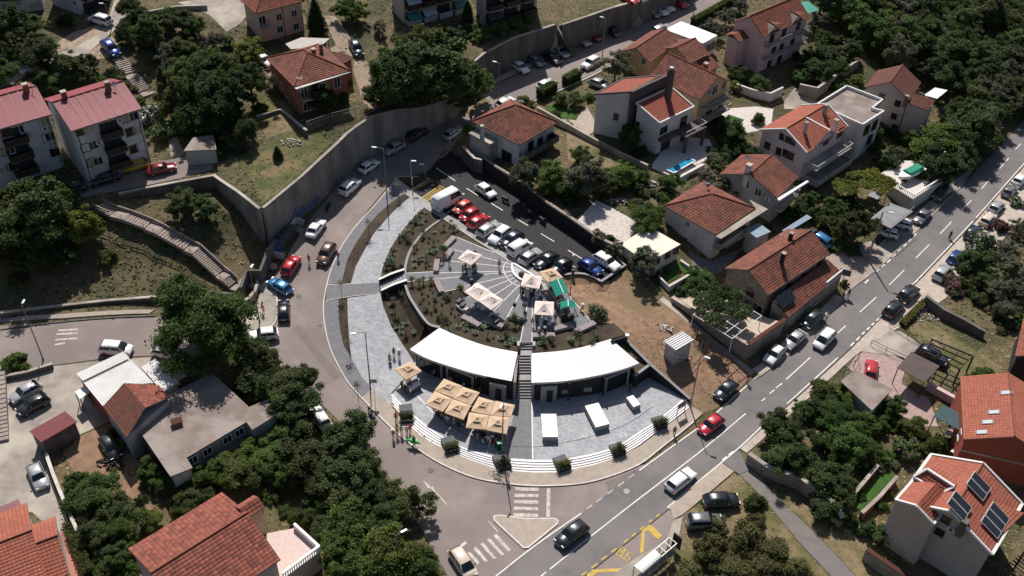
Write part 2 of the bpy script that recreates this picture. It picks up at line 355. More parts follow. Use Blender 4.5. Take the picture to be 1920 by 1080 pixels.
def build_ground():
 polys=[dense(p,1.6)for p,f,b in REGIONS]
 pts=[];faces=[]
 for p in polys:
  k=len(pts);pts+=[Vector(q)for q in p];faces.append(list(range(k,k+len(p))))
 step=1.7;y=48.;k=0
 while y<250:
  hw=62+(y-60)*.53;x=-hw+(step/2 if k%2 else 0)
  while x<hw:pts.append(Vector((x,y)));x+=step
  y+=step*.9;k+=1
 for yy in range(-200,520,24):
  for xx in range(-320,321,24):
   if not(46<yy<252 and abs(xx)<64+(yy-60)*.53):pts.append(Vector((xx,yy)))
 for q in((-1500,-1000),(1500,-1000),(1500,2000),(-1500,2000),(0,2000),(0,-1000),(-1500,300),(1500,300)):pts.append(Vector(q))
 edges=[(f[i],f[(i+1)%len(f)])for f in faces for i in range(len(f))]
 v,e,f,_,_,_=delaunay_2d_cdt(pts,edges,[],0,1e-4)
 grp={}
 for t in f:
  a,b,c=(v[i]for i in t[:3]);cx,cy=(a.x+b.x+c.x)/3,(a.y+b.y+c.y)/3;rid=-1
  for i,(p,fn,bb)in enumerate(REGIONS):
   if bb[0]<=cx<=bb[2]and bb[1]<=cy<=bb[3]and inside(polys[i],cx,cy):rid=i
  t=list(t)
  if(b-a).cross(c-a)<0:t.reverse()
  grp.setdefault(rid,[]).append(t)
 names={-1:'ground',0:'hill_terrain',1:'terrace_ground',2:'plaza_ground',3:'parking_ground'}
 mats={-1:M_EARTH,0:M_EARTH,1:M_PAVE,2:M_SOIL,3:M_ASPH_NEW}
 for rid,tl in grp.items():
  fn=BASE if rid<0 else REGIONS[rid][1];mb=MB();idx={}
  for t in tl:
   g=[]
   for i in t:
    if i not in idx:idx[i]=len(mb.v);mb.v.append((v[i].x,v[i].y,fn(v[i].x,v[i].y)))
    g.append(idx[i])
   mb.f.append(g);mb.m.append(0)
  mb.slot(mats[rid])
  if rid>=0:
   p=polys[rid];ar=sum(p[i][0]*p[(i+1)%len(p)][1]-p[(i+1)%len(p)][0]*p[i][1]for i in range(len(p)))
   if ar<0:p=p[::-1]
   for i in range(len(p)):
    a=p[i];b=p[(i+1)%len(p)]
    if abs(a[0])>150 or a[1]>260:continue
    za,zb=fn(*a),fn(*b);ba,bb_=BASE(*a),BASE(*b)
    mb.poly([(*a,min(za,ba)-1.2),(*b,min(zb,bb_)-1.2),(*b,max(zb,bb_)),(*a,max(za,ba))],M_CONC_D)
  struct(mb.build(names[rid],smooth=False))
M_EARTH=mat('dry_grass_earth',(.155,.122,.067),(.076,.062,.033),.9,.95,.7,c3=(.055,.057,.026),s3=.16,bscale=3)
M_GRASS=mat('lawn',(.10,.105,.04),(.055,.064,.022),.8,.95,.6,c3=(.17,.13,.065),s3=.2,bscale=5)
M_GREEN=mat('watered_lawn',(.05,.11,.018),(.03,.07,.012),1.5,.95,.5,bscale=6)
M_DRY=mat('straw_grass',(.25,.19,.11),(.13,.10,.055),.9,.95,.5,c3=(.08,.085,.025),s3=.16,bscale=5)
M_SOIL=mat('planting_soil',(.062,.045,.032),(.032,.023,.017),1.2,.95,.7,c3=(.07,.056,.034),s3=.3,bscale=5)
M_DIRT=mat('bare_dirt',(.30,.185,.12),(.19,.115,.075),.9,.95,.7,c3=(.18,.13,.075),s3=.2,bscale=4)
M_ASPH=mat('asphalt_main',(.165,.152,.15),(.13,.12,.119),.6,.85,.25,stretch=(1,1,1),c3=(.185,.168,.162),s3=.12,bscale=25)
M_ASPH_OLD=mat('asphalt_worn',(.275,.224,.202),(.205,.168,.153),.35,.9,.25,c3=(.20,.165,.155),s3=.1,bscale=20)
M_ASPH_NEW=mat('asphalt_new',(.028,.026,.027),(.020,.019,.020),1.,.8,.3,bscale=25)
M_CONC=mat('concrete',(.33,.29,.25),(.22,.19,.165),.6,.9,.3,c3=(.42,.37,.31),s3=.2,bscale=8)
M_CONC_D=mat('concrete_stained',(.16,.145,.13),(.08,.072,.066),.7,.9,.4,stretch=(1,1,.25),bscale=6)
M_CONC_L=mat('concrete_wall',(.30,.275,.25),(.205,.187,.17),.8,.9,.3,stretch=(1,1,.3),c3=(.15,.135,.12),s3=.25,bscale=6)
M_KERB=mat('kerb_stone',(.62,.57,.52),(.45,.41,.37),1.2,.85,.2)
M_WALK=mat('footway_paving',(.40,.335,.275),(.31,.26,.215),1.1,.9,.3,bscale=12)
M_WHITE=mat('road_paint_white',(.78,.75,.71),(.55,.52,.48),2.5,.8,.0)
M_WHITE_OLD=mat('road_paint_worn',(.62,.57,.52),(.30,.25,.22),2.2,.85,.0)
M_YELLOW=mat('road_paint_yellow',(.58,.41,.085),(.38,.265,.07),2.2,.8,.0)
M_DGREY=mat('grey_paving',(.19,.188,.197),(.145,.143,.152),1.4,.85,.3,bscale=9)
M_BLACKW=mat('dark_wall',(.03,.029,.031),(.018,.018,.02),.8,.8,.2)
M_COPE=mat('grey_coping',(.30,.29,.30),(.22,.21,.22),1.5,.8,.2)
M_STEP_W=mat('white_step_stone',(.82,.79,.77),(.70,.67,.65),1.5,.75,.15)
M_STONE=mat('rubble_stone',(.34,.29,.24),(.18,.15,.125),1.6,.9,.8,bscale=3)
def pavemat(name,c1,c2,mortar,bw=.6,bh=.3,rot=.0):
 m=bpy.data.materials.new(name);m.use_nodes=True;N=m.node_tree.nodes;L=m.node_tree.links;b=N['Principled BSDF'];b.inputs['Roughness'].default_value=.75;b.inputs['Specular IOR Level'].default_value=.3
 g=N.new('ShaderNodeNewGeometry');mp=N.new('ShaderNodeMapping');mp.inputs['Rotation'].default_value=(0,0,rot);L.new(g.outputs['Position'],mp.inputs[0])
 br=N.new('ShaderNodeTexBrick');br.inputs['Scale'].default_value=1;br.inputs['Brick Width'].default_value=bw;br.inputs['Row Height'].default_value=bh;br.inputs['Mortar Size'].default_value=.012
 br.inputs['Color1'].default_value=(*c1,1);br.inputs['Color2'].default_value=(*c2,1);br.inputs['Mortar'].default_value=(*mortar,1);L.new(mp.outputs[0],br.inputs['Vector'])
 t=N.new('ShaderNodeTexNoise');t.inputs['Scale'].default_value=.7;t.inputs['Detail'].default_value=8;t.inputs['Roughness'].default_value=.7;L.new(g.outputs['Position'],t.inputs['Vector'])
 r=N.new('ShaderNodeValToRGB');r.color_ramp.elements[0].color=(.84,.84,.86,1);r.color_ramp.elements[0].position=.35;r.color_ramp.elements[1].position=.65;r.color_ramp.elements[1].color=(1.06,1.05,1.04,1);L.new(t.outputs['Fac'],r.inputs[0])
 mx=N.new('ShaderNodeMixRGB');mx.blend_type='MULTIPLY';mx.inputs[0].default_value=1;L.new(br.outputs['Color'],mx.inputs[1]);L.new(r.outputs[0],mx.inputs[2]);L.new(mx.outputs[0],b.inputs['Base Color'])
 return m
M_PAVE=pavemat('pale_slab_paving',(.40,.405,.42),(.28,.285,.30),(.22,.22,.23),.4,.25,.3)
build_ground()
# ROADS
L_ROAD=[(845,1090),(800,1010),(745,915),(680,830),(615,770),(560,715),(500,668),(430,668),(330,664),(200,672),(100,685),(-20,702),(-120,712),(-120,604),(-20,612),(120,604),(280,596),(400,592),(470,600),(500,622),(520,600),(519,570),(512,520),(540,478),(590,400),(640,340),(685,300),(735,262),(790,238),(850,206),(905,172),(975,138),(1060,98),(1180,42),(1300,-12),(1420,-70),(1480,-60),(1400,-20),(1330,22),(1200,90),(1110,140),(1000,188),(930,214),(885,240),(858,262),(846,282),(820,300),(800,322),(742,334),(690,394),(650,452),(622,500),(611,535),(607,570),(608.4,607),(619,653),(635,688),(654,720),(678,747),(700,769.5),(735,804.4),(756,823),(788.6,847),(834,874),(888,896),(941.7,906.5),(1003.5,912),(1076,909),(1129.6,898.5),(1198,874),(1220,868),(1090,963),(930,1085)]
road_left=sheet('street',L_ROAD,.05,M_ASPH_OLD,1.7)
M_LEFT=[(931,1085),(1002.6,1024),(1090,963),(1182,893),(1198.6,880),(1260,836),(1319.5,793),(1366,752),(1412,711),(1474,662),(1591.8,545),(1653.6,496),(1746,405),(1796,356),(1876.5,275),(1920,223),(1990,140)]
M_RIGHT=[(2060,150),(1910,321),(1825.5,417),(1740,507),(1654.9,592),(1591.8,656),(1472,765),(1388,842),(1320,899),(1251,957),(1170,1022),(1085,1090),(1000,1160),(900,1180)]
road_main=sheet('road',M_LEFT+M_RIGHT,.085,M_ASPH,1.7)
def stripes(parent,name,segs,wd,m,lift,closed=False):
 for sg in segs:
  ribbon(name,sg,wd,lift,m,parent=parent,kind=None,sm=len(sg)>2)
LIFT=.095
stripes(road_main,'edge_line',[[(1198.6,882.6),(1260,838),(1319.5,795),(1366,754),(1412,714),(1480,662),(1540,600),(1591,548)],[(1251,952.5),(1320,894.7),(1388,838),(1430,798)],[(1475,758),(1535,704),(1571,671)],[(1700,545),(1731.5,513),(1825.5,413.7),(1910,318.3),(1960,262)],[(1090,963),(1002.6,1024),(925,1085)]],.16,M_WHITE,LIFT)
def px37(x0,y0,lst):return[[(x0+a/3.724,y0+b/3.724)for a,b in s]for s in lst]
stripes(road_main,'centre_line',[[(1030.8,1068),(1150,973),(1250,896),(1319.5,842),(1398,776)],[(1010,1085),(1024,1073)]]+px37(1240,480,[[(700,1015),(725,995)],[(755,965),(788,937)],[(800,925),(842,892)],[(870,865),(1040,710)],[(1215,555),(1285,490)],[(1385,395),(1500,290)],[(1590,205),(1695,100)]])+px37(1420,270,[[(1105,800),(1200,705)],[(1275,630),(1355,545)],[(1425,465),(1495,395)],[(1565,315),(1630,240)],[(1690,175),(1755,100)],[(1800,40),(1840,0)]]),.15,M_WHITE,LIFT)
stripes(road_main,'edge_dash',px37(1240,480,[[(1320,630),(1345,607)],[(1360,592),(1385,567)],[(1400,550),(1420,533)],[(1435,518),(1455,500)],[(1468,487),(1485,470)],[(1500,455),(1520,438)],[(1535,420),(1550,405)],[(1770,187),(1790,168)],[(1800,155),(1820,137)]])+px37(1420,270,[[(905,830),(930,808)],[(940,790),(965,770)],[(980,752),(1000,732)],[(1020,718),(1040,700)],[(1055,682),(1072,665)],[(1090,648),(1110,628)],[(750,975),(775,950)],[(825,895),(850,875)],[(865,862),(890,842)]])+px37(1200,790,[[(575,275),(605,250)],[(620,238),(652,213)]]),.22,M_WHITE,LIFT)
stripes(road_main,'edge_dash',px37(820,790,[[(1332,402),(1375,373)],[(1260,456),(1303,427)],[(1185,512),(1227,480)],[(1110,566),(1152,535)],[(1045,612),(1080,588)]]),.16,M_WHITE_OLD,LIFT)
def para(parent,name,quad,m,lift):
 mb=MB();mb.poly([G(a,b,lift)for a,b in quad],m);return mb.build(name,m,parent=parent)
def z37(x0,y0,q,s=3.724):return[(x0+a/s,y0+b/s)for a,b in q]
for q in([(545,460),(707,463),(707,487),(542,482)],[(540,505),(706,508),(706,530),(538,527)],[(537,550),(706,553),(705,577),(535,573)],[(536,595),(705,600),(705,622),(534,618)],[(534,640),(705,646),(704,669),(532,664)],[(765,467),(789,468),(787,668),(760,668)]):
 para(road_left,'crosswalk_stripe',z37(820,790,q)[::-1],M_WHITE_OLD,.075)
for q in([(390,797),(412,785),(518,900),(497,913)],[(345,828),(365,815),(468,930),(450,937)],[(298,857),(320,845),(412,955),(392,962)],[(250,887),(272,875),(355,975),(335,985)],[(207,920),(228,910),(298,985),(280,1000)],[(100,905),(195,836),(207,855),(115,912)]):
 para(road_left,'crosswalk_stripe',z37(820,790,q)[::-1],M_WHITE_OLD,.075)
for q in([(345,597),(392,632),(400,655),(380,650)],[(398,648),(420,640),(424,662),(405,668)],[(405,660),(418,655),(518,766),(512,771)]):
 para(road_left,'arrow_marking',z37(700,740,q)[::-1],M_WHITE_OLD,.075)
ribbon('lane_line',[(916,978),(934,998)],.12,.075,M_WHITE_OLD,parent=road_left,kind=None)
for q in([(405,290),(548,282),(546,295),(405,303)],[(395,315),(545,310),(543,322),(393,328)],[(388,355),(540,345),(538,357),(386,368)],[(383,390),(455,378),(452,392),(382,402)]):
 para(road_left,'crosswalk_stripe',z37(0,540,q)[::-1],M_WHITE_OLD,.075)
for x,y,r_,pr in((1175,921,.42,road_main),(808,882,.4,road_left),(560,555,.4,road_left),(600,610,.25,road_left),(1190,884,.25,road_left),(868,870,.25,road_left)):
 c=G(x,y,.1 if pr is road_main else .07);mb=MB();mb.tube([c-Vector((0,0,.01)),c+Vector((0,0,.004))],r_,14);mb.build('manhole_cover',mat('cast_iron_lid',(.36,.33,.31),(.26,.24,.22),3,.7)if pr is road_main else mat('dark_lid',(.13,.11,.1),(.09,.08,.07),3,.7),pr)
for q,dk in(([(560,610),(585,640),(640,705),(626,715),(575,650),(548,618)],1),([(1135,905),(1198,878),(1165,925),(1145,935)],1),([(690,330),(720,300),(735,306),(703,338)],0),([(640,420),(660,396),(668,402),(650,425)],0)):
 sheet('asphalt_patch',q,.056,mat('asphalt_patch_%d'%dk,(.2,.165,.15)if dk else(.26,.21,.19),(.16,.135,.122)if dk else(.22,.175,.16),1,.9),1.7,parent=road_left)
isl=[(926,969),(938,968),(985,974),(1040,974),(1046,978),(1045,983),(990,1028),(981,1028),(975,1022),(927,977)]
sheet('traffic_island',isl,.17,M_WALK,1.2,skirt=.2)
ribbon('kerb',isl+[isl[0]],.22,.05,M_KERB,height=.14,sm=False)
bay=[(1258,948),(1252,958),(1170,1024),(1085,1092),(1130,1092),(1200,1040),(1250,1010),(1262,975),(1258,955)]
bus_bay=sheet('bus_bay',bay,.06,M_ASPH_OLD,1.7)
stripes(bus_bay,'bay_dash',px37(820,790,[[(1527,670),(1548,652)],[(1478,708),(1500,690)],[(1415,758),(1447,735)],[(1355,808),(1385,785)],[(1300,850),(1333,825)],[(1215,918),(1250,890)],[(1145,970),(1185,942)],[(1075,1028),(1118,995)],[(1005,1078),(1040,1055)]]),.2,M_YELLOW,.105)
for q in([(1478,722),(1502,740),(1448,770),(1440,915),(1415,920),(1428,745)],[(1478,722),(1495,725),(1570,798),(1540,826),(1460,750)],[(1045,1066),(1085,1035),(1290,1025),(1265,1048),(1120,1055),(1080,1085),(1045,1085)]):
 para(bus_bay,'zigzag_marking',z37(820,790,q)[::-1],M_YELLOW,.078)
def glyph(parent,name,strokes,wd,m,lift):
 mb=MB()
 for st in strokes:ribbon('',st,wd,lift,m,mb=mb,sm=False,step=5)
 return mb.build(name,m,parent=parent)
glyph(bus_bay,'letter_b',px37(820,790,[[(1245,930),(1290,880)],[(1290,880),(1308,888),(1303,905),(1285,912),(1267,905)],[(1285,912),(1290,928),(1275,945),(1245,930)]]),.12,M_YELLOW,.078)
glyph(bus_bay,'letter_u',px37(820,790,[[(1318,895),(1285,940),(1282,955),(1295,962),(1310,955),(1337,910)]]),.12,M_YELLOW,.078)
glyph(bus_bay,'letter_s',px37(820,790,[[(1358,930),(1350,920),(1336,925),(1330,940),(1340,950),(1342,965),(1325,975),(1308,970),(1300,960)]]),.12,M_YELLOW,.078)
# FOOTWAYS ROUND THE PLAZA
CURB=[(742,335),(735,347),(703,386),(680,411),(660,435),(641,463),(628,490),(620,510),(613,535),(607,570),(608.4,607),(619,653),(635,688),(654,720),(678,747)]
CURB2=[(678,747),(700,769.5),(735,804.4),(756,823),(788.6,847),(834,874),(888,896),(941.7,906.5),(1003.5,912),(1076,909),(1129.6,898.5),(1196,873),(1239,841),(1276.5,811.5),(1300,792)]
FL=.17
def near(lst,a,b):return lst[lst.index(a):lst.index(b)+1]
grey1=near(CURB,(735,347),(613,535))+[(640.6,532),(650,492),(658,474.7),(669,455),(687,428),(709.5,402),(733.7,381),(754.7,366.7),(761,365)]
sheet('footway',grey1,FL,M_DGREY,1.5,skirt=.3)
grey2=[(611,566),(607,570)]+near(CURB,(608.4,607),(678,747))+[(681,744),(698,730),(678,707),(658,672),(644.7,650),(638,621),(635,594),(635,563)]
sheet('footway',grey2,FL,M_DGREY,1.5,skirt=.3)
sheet('footway',[(613.8,535.5),(611,565),(660,557),(712,551),(712.5,531),(660,533.5)],FL+.004,M_DGREY,1.5,skirt=.3)
bed1=[(754.7,366.7),(733.7,381),(709.5,402),(687,428),(669,455),(658,474.7),(650,492),(640.6,532),(658,533.4),(667.5,500),(671.7,493),(683.8,470),(700,441),(724,413),(745,391),(769,370.7),(761,365.5)]
bed2=[(635,563),(635,594),(638,621),(644.7,650),(658,672),(659,673),(655,640),(652.7,602),(651.4,560.5)]
sheet('planting_strip',bed1,FL-.02,M_SOIL,1.5);sheet('planting_strip',bed2,FL-.02,M_SOIL,1.5)
path1=[(769,370.7),(745,391),(724,413),(700,441),(683.8,470),(671.7,493),(667.5,500),(658,533.4),(712.5,531),(716.8,506),(724,484.7),(733.7,465.5),(745.7,446),(760,427),(781.8,403),(796.3,390)]
sheet('promenade',path1,FL,M_PAVE,1.5,skirt=.3)
path2=[(651.4,560.5),(652.7,602),(655,640),(659,673),(678,707),(698,730),(735,765),(734,738),(755,716),(776,679),(753.4,645),(734.6,615.5),(718.5,575),(713,551)]
sheet('promenade',path2,FL,M_PAVE,1.5,skirt=.3)
sheet('pavement',[(681,744),(678,747)]+CURB2[1:]+[(1318,776),(1296,763)]+STAIR_BOT[::-1][1:]+[(735,765),(698,730)],FL,M_WALK,1.7,skirt=.3)
ribbon('kerb',CURB,.16,FL-.12,M_KERB,height=.135);ribbon('kerb',CURB2,.2,FL-.12,M_KERB,height=.137)
for ln in([(613.8,535.5),(660,533.5),(712.5,531)],[(611,565.5),(660,557),(712,551)]):ribbon('edging',ln,.1,FL+.012,M_KERB)
walk=[(742,335.5),(735.5,347),(769,370.7),(796.3,390),(810.7,399),(828.8,409.5),(844.4,421),(880.5,444),(908.6,462),(926.7,473),(952,488.6),(962.8,496),(989,511.5),(1012,524),(1040,536),(1056,530),(1056,518),(1040,521),(1001,504),(972.4,489),(936,460),(896.6,438.4),(877,428),(841,405),(810,383.6),(772,358.5)]
M_WALKG=mat('grey_walk_concrete',(.36,.34,.325),(.26,.245,.235),.8,.85,.3,bscale=10)
sheet('footway',walk,.12,M_WALKG,1.5,skirt=.25)
ribbon('edging',[(735.5,347),(769,370.7),(796.3,390),(828.8,409.5),(880.5,444),(926.7,473),(962.8,496)],.1,.135,M_KERB)
tri=[(742.5,335.5),(752,332),(776,331.5),(806,336),(771.5,357)]
sheet('planting_strip',tri,.1,M_SOIL,1.2);ribbon('kerb',tri+[tri[0]],.14,.05,M_KERB,height=.1,sm=False)
# PLAZA DISC
Z8=lambda x0,y0,l,s=8.309:[(x0+a/s,y0+b/s)for a,b in l]
disc=[(855,444),(832,460.5),(842,467),(834,484),(821,487),(815,509.5),(762,512.5),(762,529),(815,524),(829,548),(867,540),(872,556),(865,563),(857,568),(880,585),(868,592),(900,611),(908,599),(943,612.5),(953,592),(983,597),(975.5,643),(997.7,643),(998,629),(1040,627.5),(1041,618),(1072,610),(1080,621),(1114,605),(1108,602),(1068.5,556),(1054,540),(1041,536.5),(1012,524.5),(989,512),(962.8,496.5),(926.7,473.5)]
Fd=Flat(DISC_Z)
plaza_disc=sheet('plaza_paving',[tuple(P(a,b,DISC_Z))[:2]for a,b in disc],.06,M_DGREY,1.6,px=False,fz=Fd,skirt=.2)
def dline(name,l,wd=.11,m=None,lift=.07,sm=True):ribbon(name,[tuple(P(a,b,DISC_Z))[:2]for a,b in(spl(l,4)if sm and len(l)>2 else l)],wd,lift,m or M_WHITE,px=False,parent=plaza_disc,kind=None,fz=Fd)
for l in([(850.8,468.7),(958.5,496.4)],[(844.8,490),(960,502)],[(818,512.5),(959,508.8)],[(822,523.5),(960,510)],[(876,536.5),(961.6,516)],[(878,558),(916,541.6),(965.8,520.5)],[(885,580),(932.7,550),(970.6,526)],[(903,607),(958.5,550),(976,533)],[(950,596),(978,546.5),(985,533)],[(988.5,572),(996,530)],[(998,574),(1001,530)],[(1030,556),(1014,528)],[(830,548),(867,540)],[(988.5,572),(975.5,642)],[(998,574),(997.5,642)],[(1078,619),(1040,560),(1020,532)],[(1108,603),(1068.5,556)],[(855,444.5),(926,474)],[(762,512.8),(815,509.8)],[(762,529),(815,524.2)]):dline('inlay_line',l,sm=False)
dline('inlay_ring',[(952,489.8),(944.7,498),(944,506.7),(947,515),(955.5,527),(965,533.7),(978,538),(995,539.5),(1012,536)],.13)
ft=[(962.8,497),(960,503),(961.5,511.5),(965,517.5),(970,522),(977,526.5),(985,528),(993,526),(998,519),(989,512.7)]
fc=P(977,513,DISC_Z)
fountain=thing('fountain','half round white basin with pale water beside the parked cars','fountain',fc)
fxy=[tuple(P(a,b,DISC_Z))[:2]for a,b in spl(ft,3,True)]
mb=MB();ribbon('',fxy+[fxy[0]],.3,.06,M_STEP_W,px=False,fz=Fd,height=.3,mb=mb);mb.build('rim',M_STEP_W,fountain)
mb=MB();v,f,n=tess(fxy,1.)
mb.raw([(q.x,q.y,DISC_Z+.22)for q in v],[t if(v[t[1]]-v[t[0]]).cross(v[t[2]]-v[t[0]])>0 else t[::-1]for t in[list(t)for t in f]])
mb.build('water',mat('fountain_water',(.42,.47,.45),(.30,.36,.35),1.5,.08,.15,spec=.6),fountain)
def ball(mb,c,r,m=None,n=10,k=6,sq=(1,1,1)):
 vs=[];fs=[]
 for i in range(k+1):
  ph=math.pi*i/k
  for j in range(n):
   t=2*math.pi*j/n;vs.append((c[0]+r*sq[0]*math.sin(ph)*math.cos(t),c[1]+r*sq[1]*math.sin(ph)*math.sin(t),c[2]+r*sq[2]*math.cos(ph)))
 for i in range(k):
  for j in range(n):fs.append((i*n+j,(i+1)*n+j,(i+1)*n+(j+1)%n,i*n+(j+1)%n))
 mb.raw(vs,fs,m)
mb=MB();ball(mb,P(978,514,DISC_Z+.45),.5,None,12,8,(1,1,.9));mb.build('stone_ball',mat('dark_stone',(.09,.085,.08),(.04,.038,.035),3,.7,.4),fountain,smooth=True)
M_BENCH=mat('bench_stone',(.30,.25,.245),(.22,.18,.175),1.4,.8,.3,bscale=12)
M_BENCHS=mat('bench_side',(.46,.44,.43),(.34,.32,.31),1.2,.85,.2)
def bench(a,b,label,wd=.75,h=.5):
 A=P(*a,DISC_Z+h);B=P(*b,DISC_Z+h);c=(A+B)/2;c.z=DISC_Z
 t=thing('stone_bench',label,'bench',c,0,'stone benches round the plaza')
 d=(B-A);d.z=0;d.normalize();mb=MB();mb.bar((A.x,A.y,DISC_Z+h/2-.02),(B.x,B.y,DISC_Z+h/2-.02),wd,h-.02);mb.build('base',M_BENCHS,t)
 mb=MB();mb.bar(Vector((A.x,A.y,DISC_Z+h))-d*.04,Vector((B.x,B.y,DISC_Z+h))+d*.04,wd+.08,.07);mb.build('seat',M_BENCH,t)
for a,b,lb in(((834,461),(852,443),'long stone bench at the disc corner nearest the parked red cars'),((835,483),(847,466),'stone bench in front of the round clipped shrub'),((817,507),(820,486),'stone bench beside the head of the little side stairs, upper one'),((816,521),(828,546),'stone bench just below the walkway from the side stairs'),((869,536),(876,548),'stone bench half hidden behind the pair of pale parasols'),((867,592),(899,609),'stone bench end-on to the flower bed left of the keyboard player'),((909,598),(943,611),'stone bench behind the keyboard player'),((954,591),(984,597),'stone bench by the loudspeaker left of the central walkway'),((858,570),(878,585),'stone bench loaded with dark cases under the pale parasol pair'),((999,628),(1040,627),'stone bench with seated people in hats right of the walkway'),((1039,616),(1072,607),'stone bench with white things lying on it'),((1081,620),(1115,604),'stone bench at the far right corner of the disc')):
 bench(a,b,lb)
park=bpy.data.objects['parking_ground']
def pline(name,l,wd,m,lift=.012):ribbon(name,[tuple(P(a,b,DISC_Z))[:2]for a,b in l],wd,lift,m,px=False,parent=park,kind=None,fz=Fd)
for l in([(818,315),(853.7,339)],[(874.8,353),(896.5,366.8)],[(919,380),(942.8,394.5)],[(966.5,409),(990,423)],[(1014,438),(1039.5,453)],[(1065,469),(1091,485)]):pline('lane_dash',l,.16,M_WHITE)
for x,y in((837,400),(858,414),(878,427),(897,437),(915,448),(935,459),(957,474),(976,488),(997,500),(1020,511),(1042,520)):
 pline('bay_line',[(x+1,y-.5),(x+33,y-21)],.12,M_WHITE);pline('bay_end',[(x+29,y-23.5),(x+37,y-18.5)],.12,M_WHITE)
hq=Z8(740,300,[(420,590),(700,395),(820,465),(510,640)])
for i in range(4):pline('hatch_border',[hq[i],hq[(i+1)%4]],.14,M_YELLOW,.014)
for i in range(1,13):
 t=i/13;lp=lambda a,b,t:(a[0]+(b[0]-a[0])*t,a[1]+(b[1]-a[1])*t)
 a=lp(hq[0],hq[1],t);b=lp(hq[3],hq[2],max(0,t-.09));pline('hatch_line',[a,b],.13,M_YELLOW)
pline('bay_border',Z8(740,300,[(270,487),(580,317)]),.14,M_YELLOW);pline('bay_border',Z8(740,300,[(580,317),(610,335)]),.14,M_YELLOW)
for st in([(572,408),(590,385),(615,378),(635,390),(625,402),(600,405),(572,408)],[(590,385),(582,372)]):pline('wheelchair_symbol',Z8(740,300,st),.09,M_YELLOW)
# WALLS OF THE PLAZA
def wall(name,label,line,h0,h1,wd,m,mcap=None,px=True,cap=.12,capw=.08,fz=None,sm=True,cat='wall',group=None,drop=.6):
 """wall along a line; its top at fz + h1 (absolute height function), foot dropped below ground"""
 xy=XY(spl(line,4)if sm else line)if px else line
 c=Vector((*xy[len(xy)//2],0));c.z=HT(c.x,c.y);t=thing(name,label,cat,c,0,group)
 mb=MB();ribbon('',xy,wd,h0,m,px=False,fz=fz,height=h1-h0-(cap if mcap else 0),drop=drop,mb=mb);mb.build('wall_body',m,t)
 if mcap:mb=MB();ribbon('',xy,wd+capw,h1-cap,mcap,px=False,fz=fz,height=cap,mb=mb);mb.build('coping',mcap,t)
 return t
dz=lambda l,z=DISC_Z:[tuple(P(a,b,z))[:2]for a,b in l]
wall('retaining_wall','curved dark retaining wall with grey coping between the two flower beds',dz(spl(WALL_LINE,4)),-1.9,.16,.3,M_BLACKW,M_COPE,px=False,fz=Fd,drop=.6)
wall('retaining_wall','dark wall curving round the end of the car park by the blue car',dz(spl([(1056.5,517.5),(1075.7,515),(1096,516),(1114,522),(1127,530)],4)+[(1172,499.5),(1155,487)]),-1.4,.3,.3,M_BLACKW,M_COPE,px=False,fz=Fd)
nl=dz([(1155,487),(1118,468.5),(1071,434.5),(1023,402.5),(976,364.5),(931,336.5),(900,315)])
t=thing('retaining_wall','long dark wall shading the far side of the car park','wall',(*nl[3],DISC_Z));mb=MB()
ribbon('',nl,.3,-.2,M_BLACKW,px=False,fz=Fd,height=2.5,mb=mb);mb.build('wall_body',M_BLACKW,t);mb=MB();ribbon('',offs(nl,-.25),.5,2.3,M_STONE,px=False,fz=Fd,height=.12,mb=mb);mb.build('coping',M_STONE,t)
rw=[P(1176,640,4.2),P(1218.5,683,3.),P(1257,716,1.9),P(1294,748.5,1.)]
t=thing('retaining_wall','dark sloping wall between the lower terrace and the dirt lot','wall',(rw[1].x,rw[1].y,TERR_Z))
mb=MB();mc=MB()
for a,b in zip(rw[:-1],rw[1:]):
 d=Vector((b.x-a.x,b.y-a.y,0)).normalized();s_=Vector((-d.y,d.x,0))*.16
 for q,z_,m_ in((mb,.0,0),(mc,.1,1)):
  k=1.25 if m_ else 1.;lo=(lambda p:p.z-.001)if m_ else(lambda p:-.5)
  vs=[a-s_*k,a+s_*k,b+s_*k,b-s_*k];q.raw([(p.x,p.y,lo(w_))for p,w_ in zip(vs,(a,a,b,b))]+[(p.x,p.y,w_.z+z_)for p,w_ in zip(vs,(a,a,b,b))],[(3,2,1,0),(4,5,6,7),(0,1,5,4),(1,2,6,5),(2,3,7,6),(3,0,4,7)])
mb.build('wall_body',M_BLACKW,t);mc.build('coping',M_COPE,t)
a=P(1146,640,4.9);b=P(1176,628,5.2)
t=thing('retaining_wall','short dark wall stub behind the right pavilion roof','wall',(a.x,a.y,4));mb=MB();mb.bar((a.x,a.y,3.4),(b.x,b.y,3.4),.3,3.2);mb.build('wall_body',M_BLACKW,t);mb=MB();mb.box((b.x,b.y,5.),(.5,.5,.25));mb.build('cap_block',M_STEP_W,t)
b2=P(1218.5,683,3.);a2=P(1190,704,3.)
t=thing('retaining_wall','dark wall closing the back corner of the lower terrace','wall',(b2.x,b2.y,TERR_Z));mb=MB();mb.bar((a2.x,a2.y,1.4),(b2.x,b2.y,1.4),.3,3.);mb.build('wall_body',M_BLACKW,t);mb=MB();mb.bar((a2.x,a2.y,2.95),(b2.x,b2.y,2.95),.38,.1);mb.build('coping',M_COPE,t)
bb=[tuple(P(*q))[:2]for q in((1148,640,4.),(1174,641,3.6),(1217,684,2.8),(1190,704,2.8))]
mb=MB();mb.prism(bb,.2,2.75);o=mb.build('planting_strip',M_SOIL);struct(o)
t=thing('side_stairway','short flight of grey steps between dark parapets left of the disc','stairs',P(737,532,3))
s0=P(714,541.5,2.95);s1=P(761,521,DISC_Z);n=9;dd=(s1-s0);dd.z=0;ln=dd.length;d=dd.normalized();sd=Vector((-d.y,d.x,0))
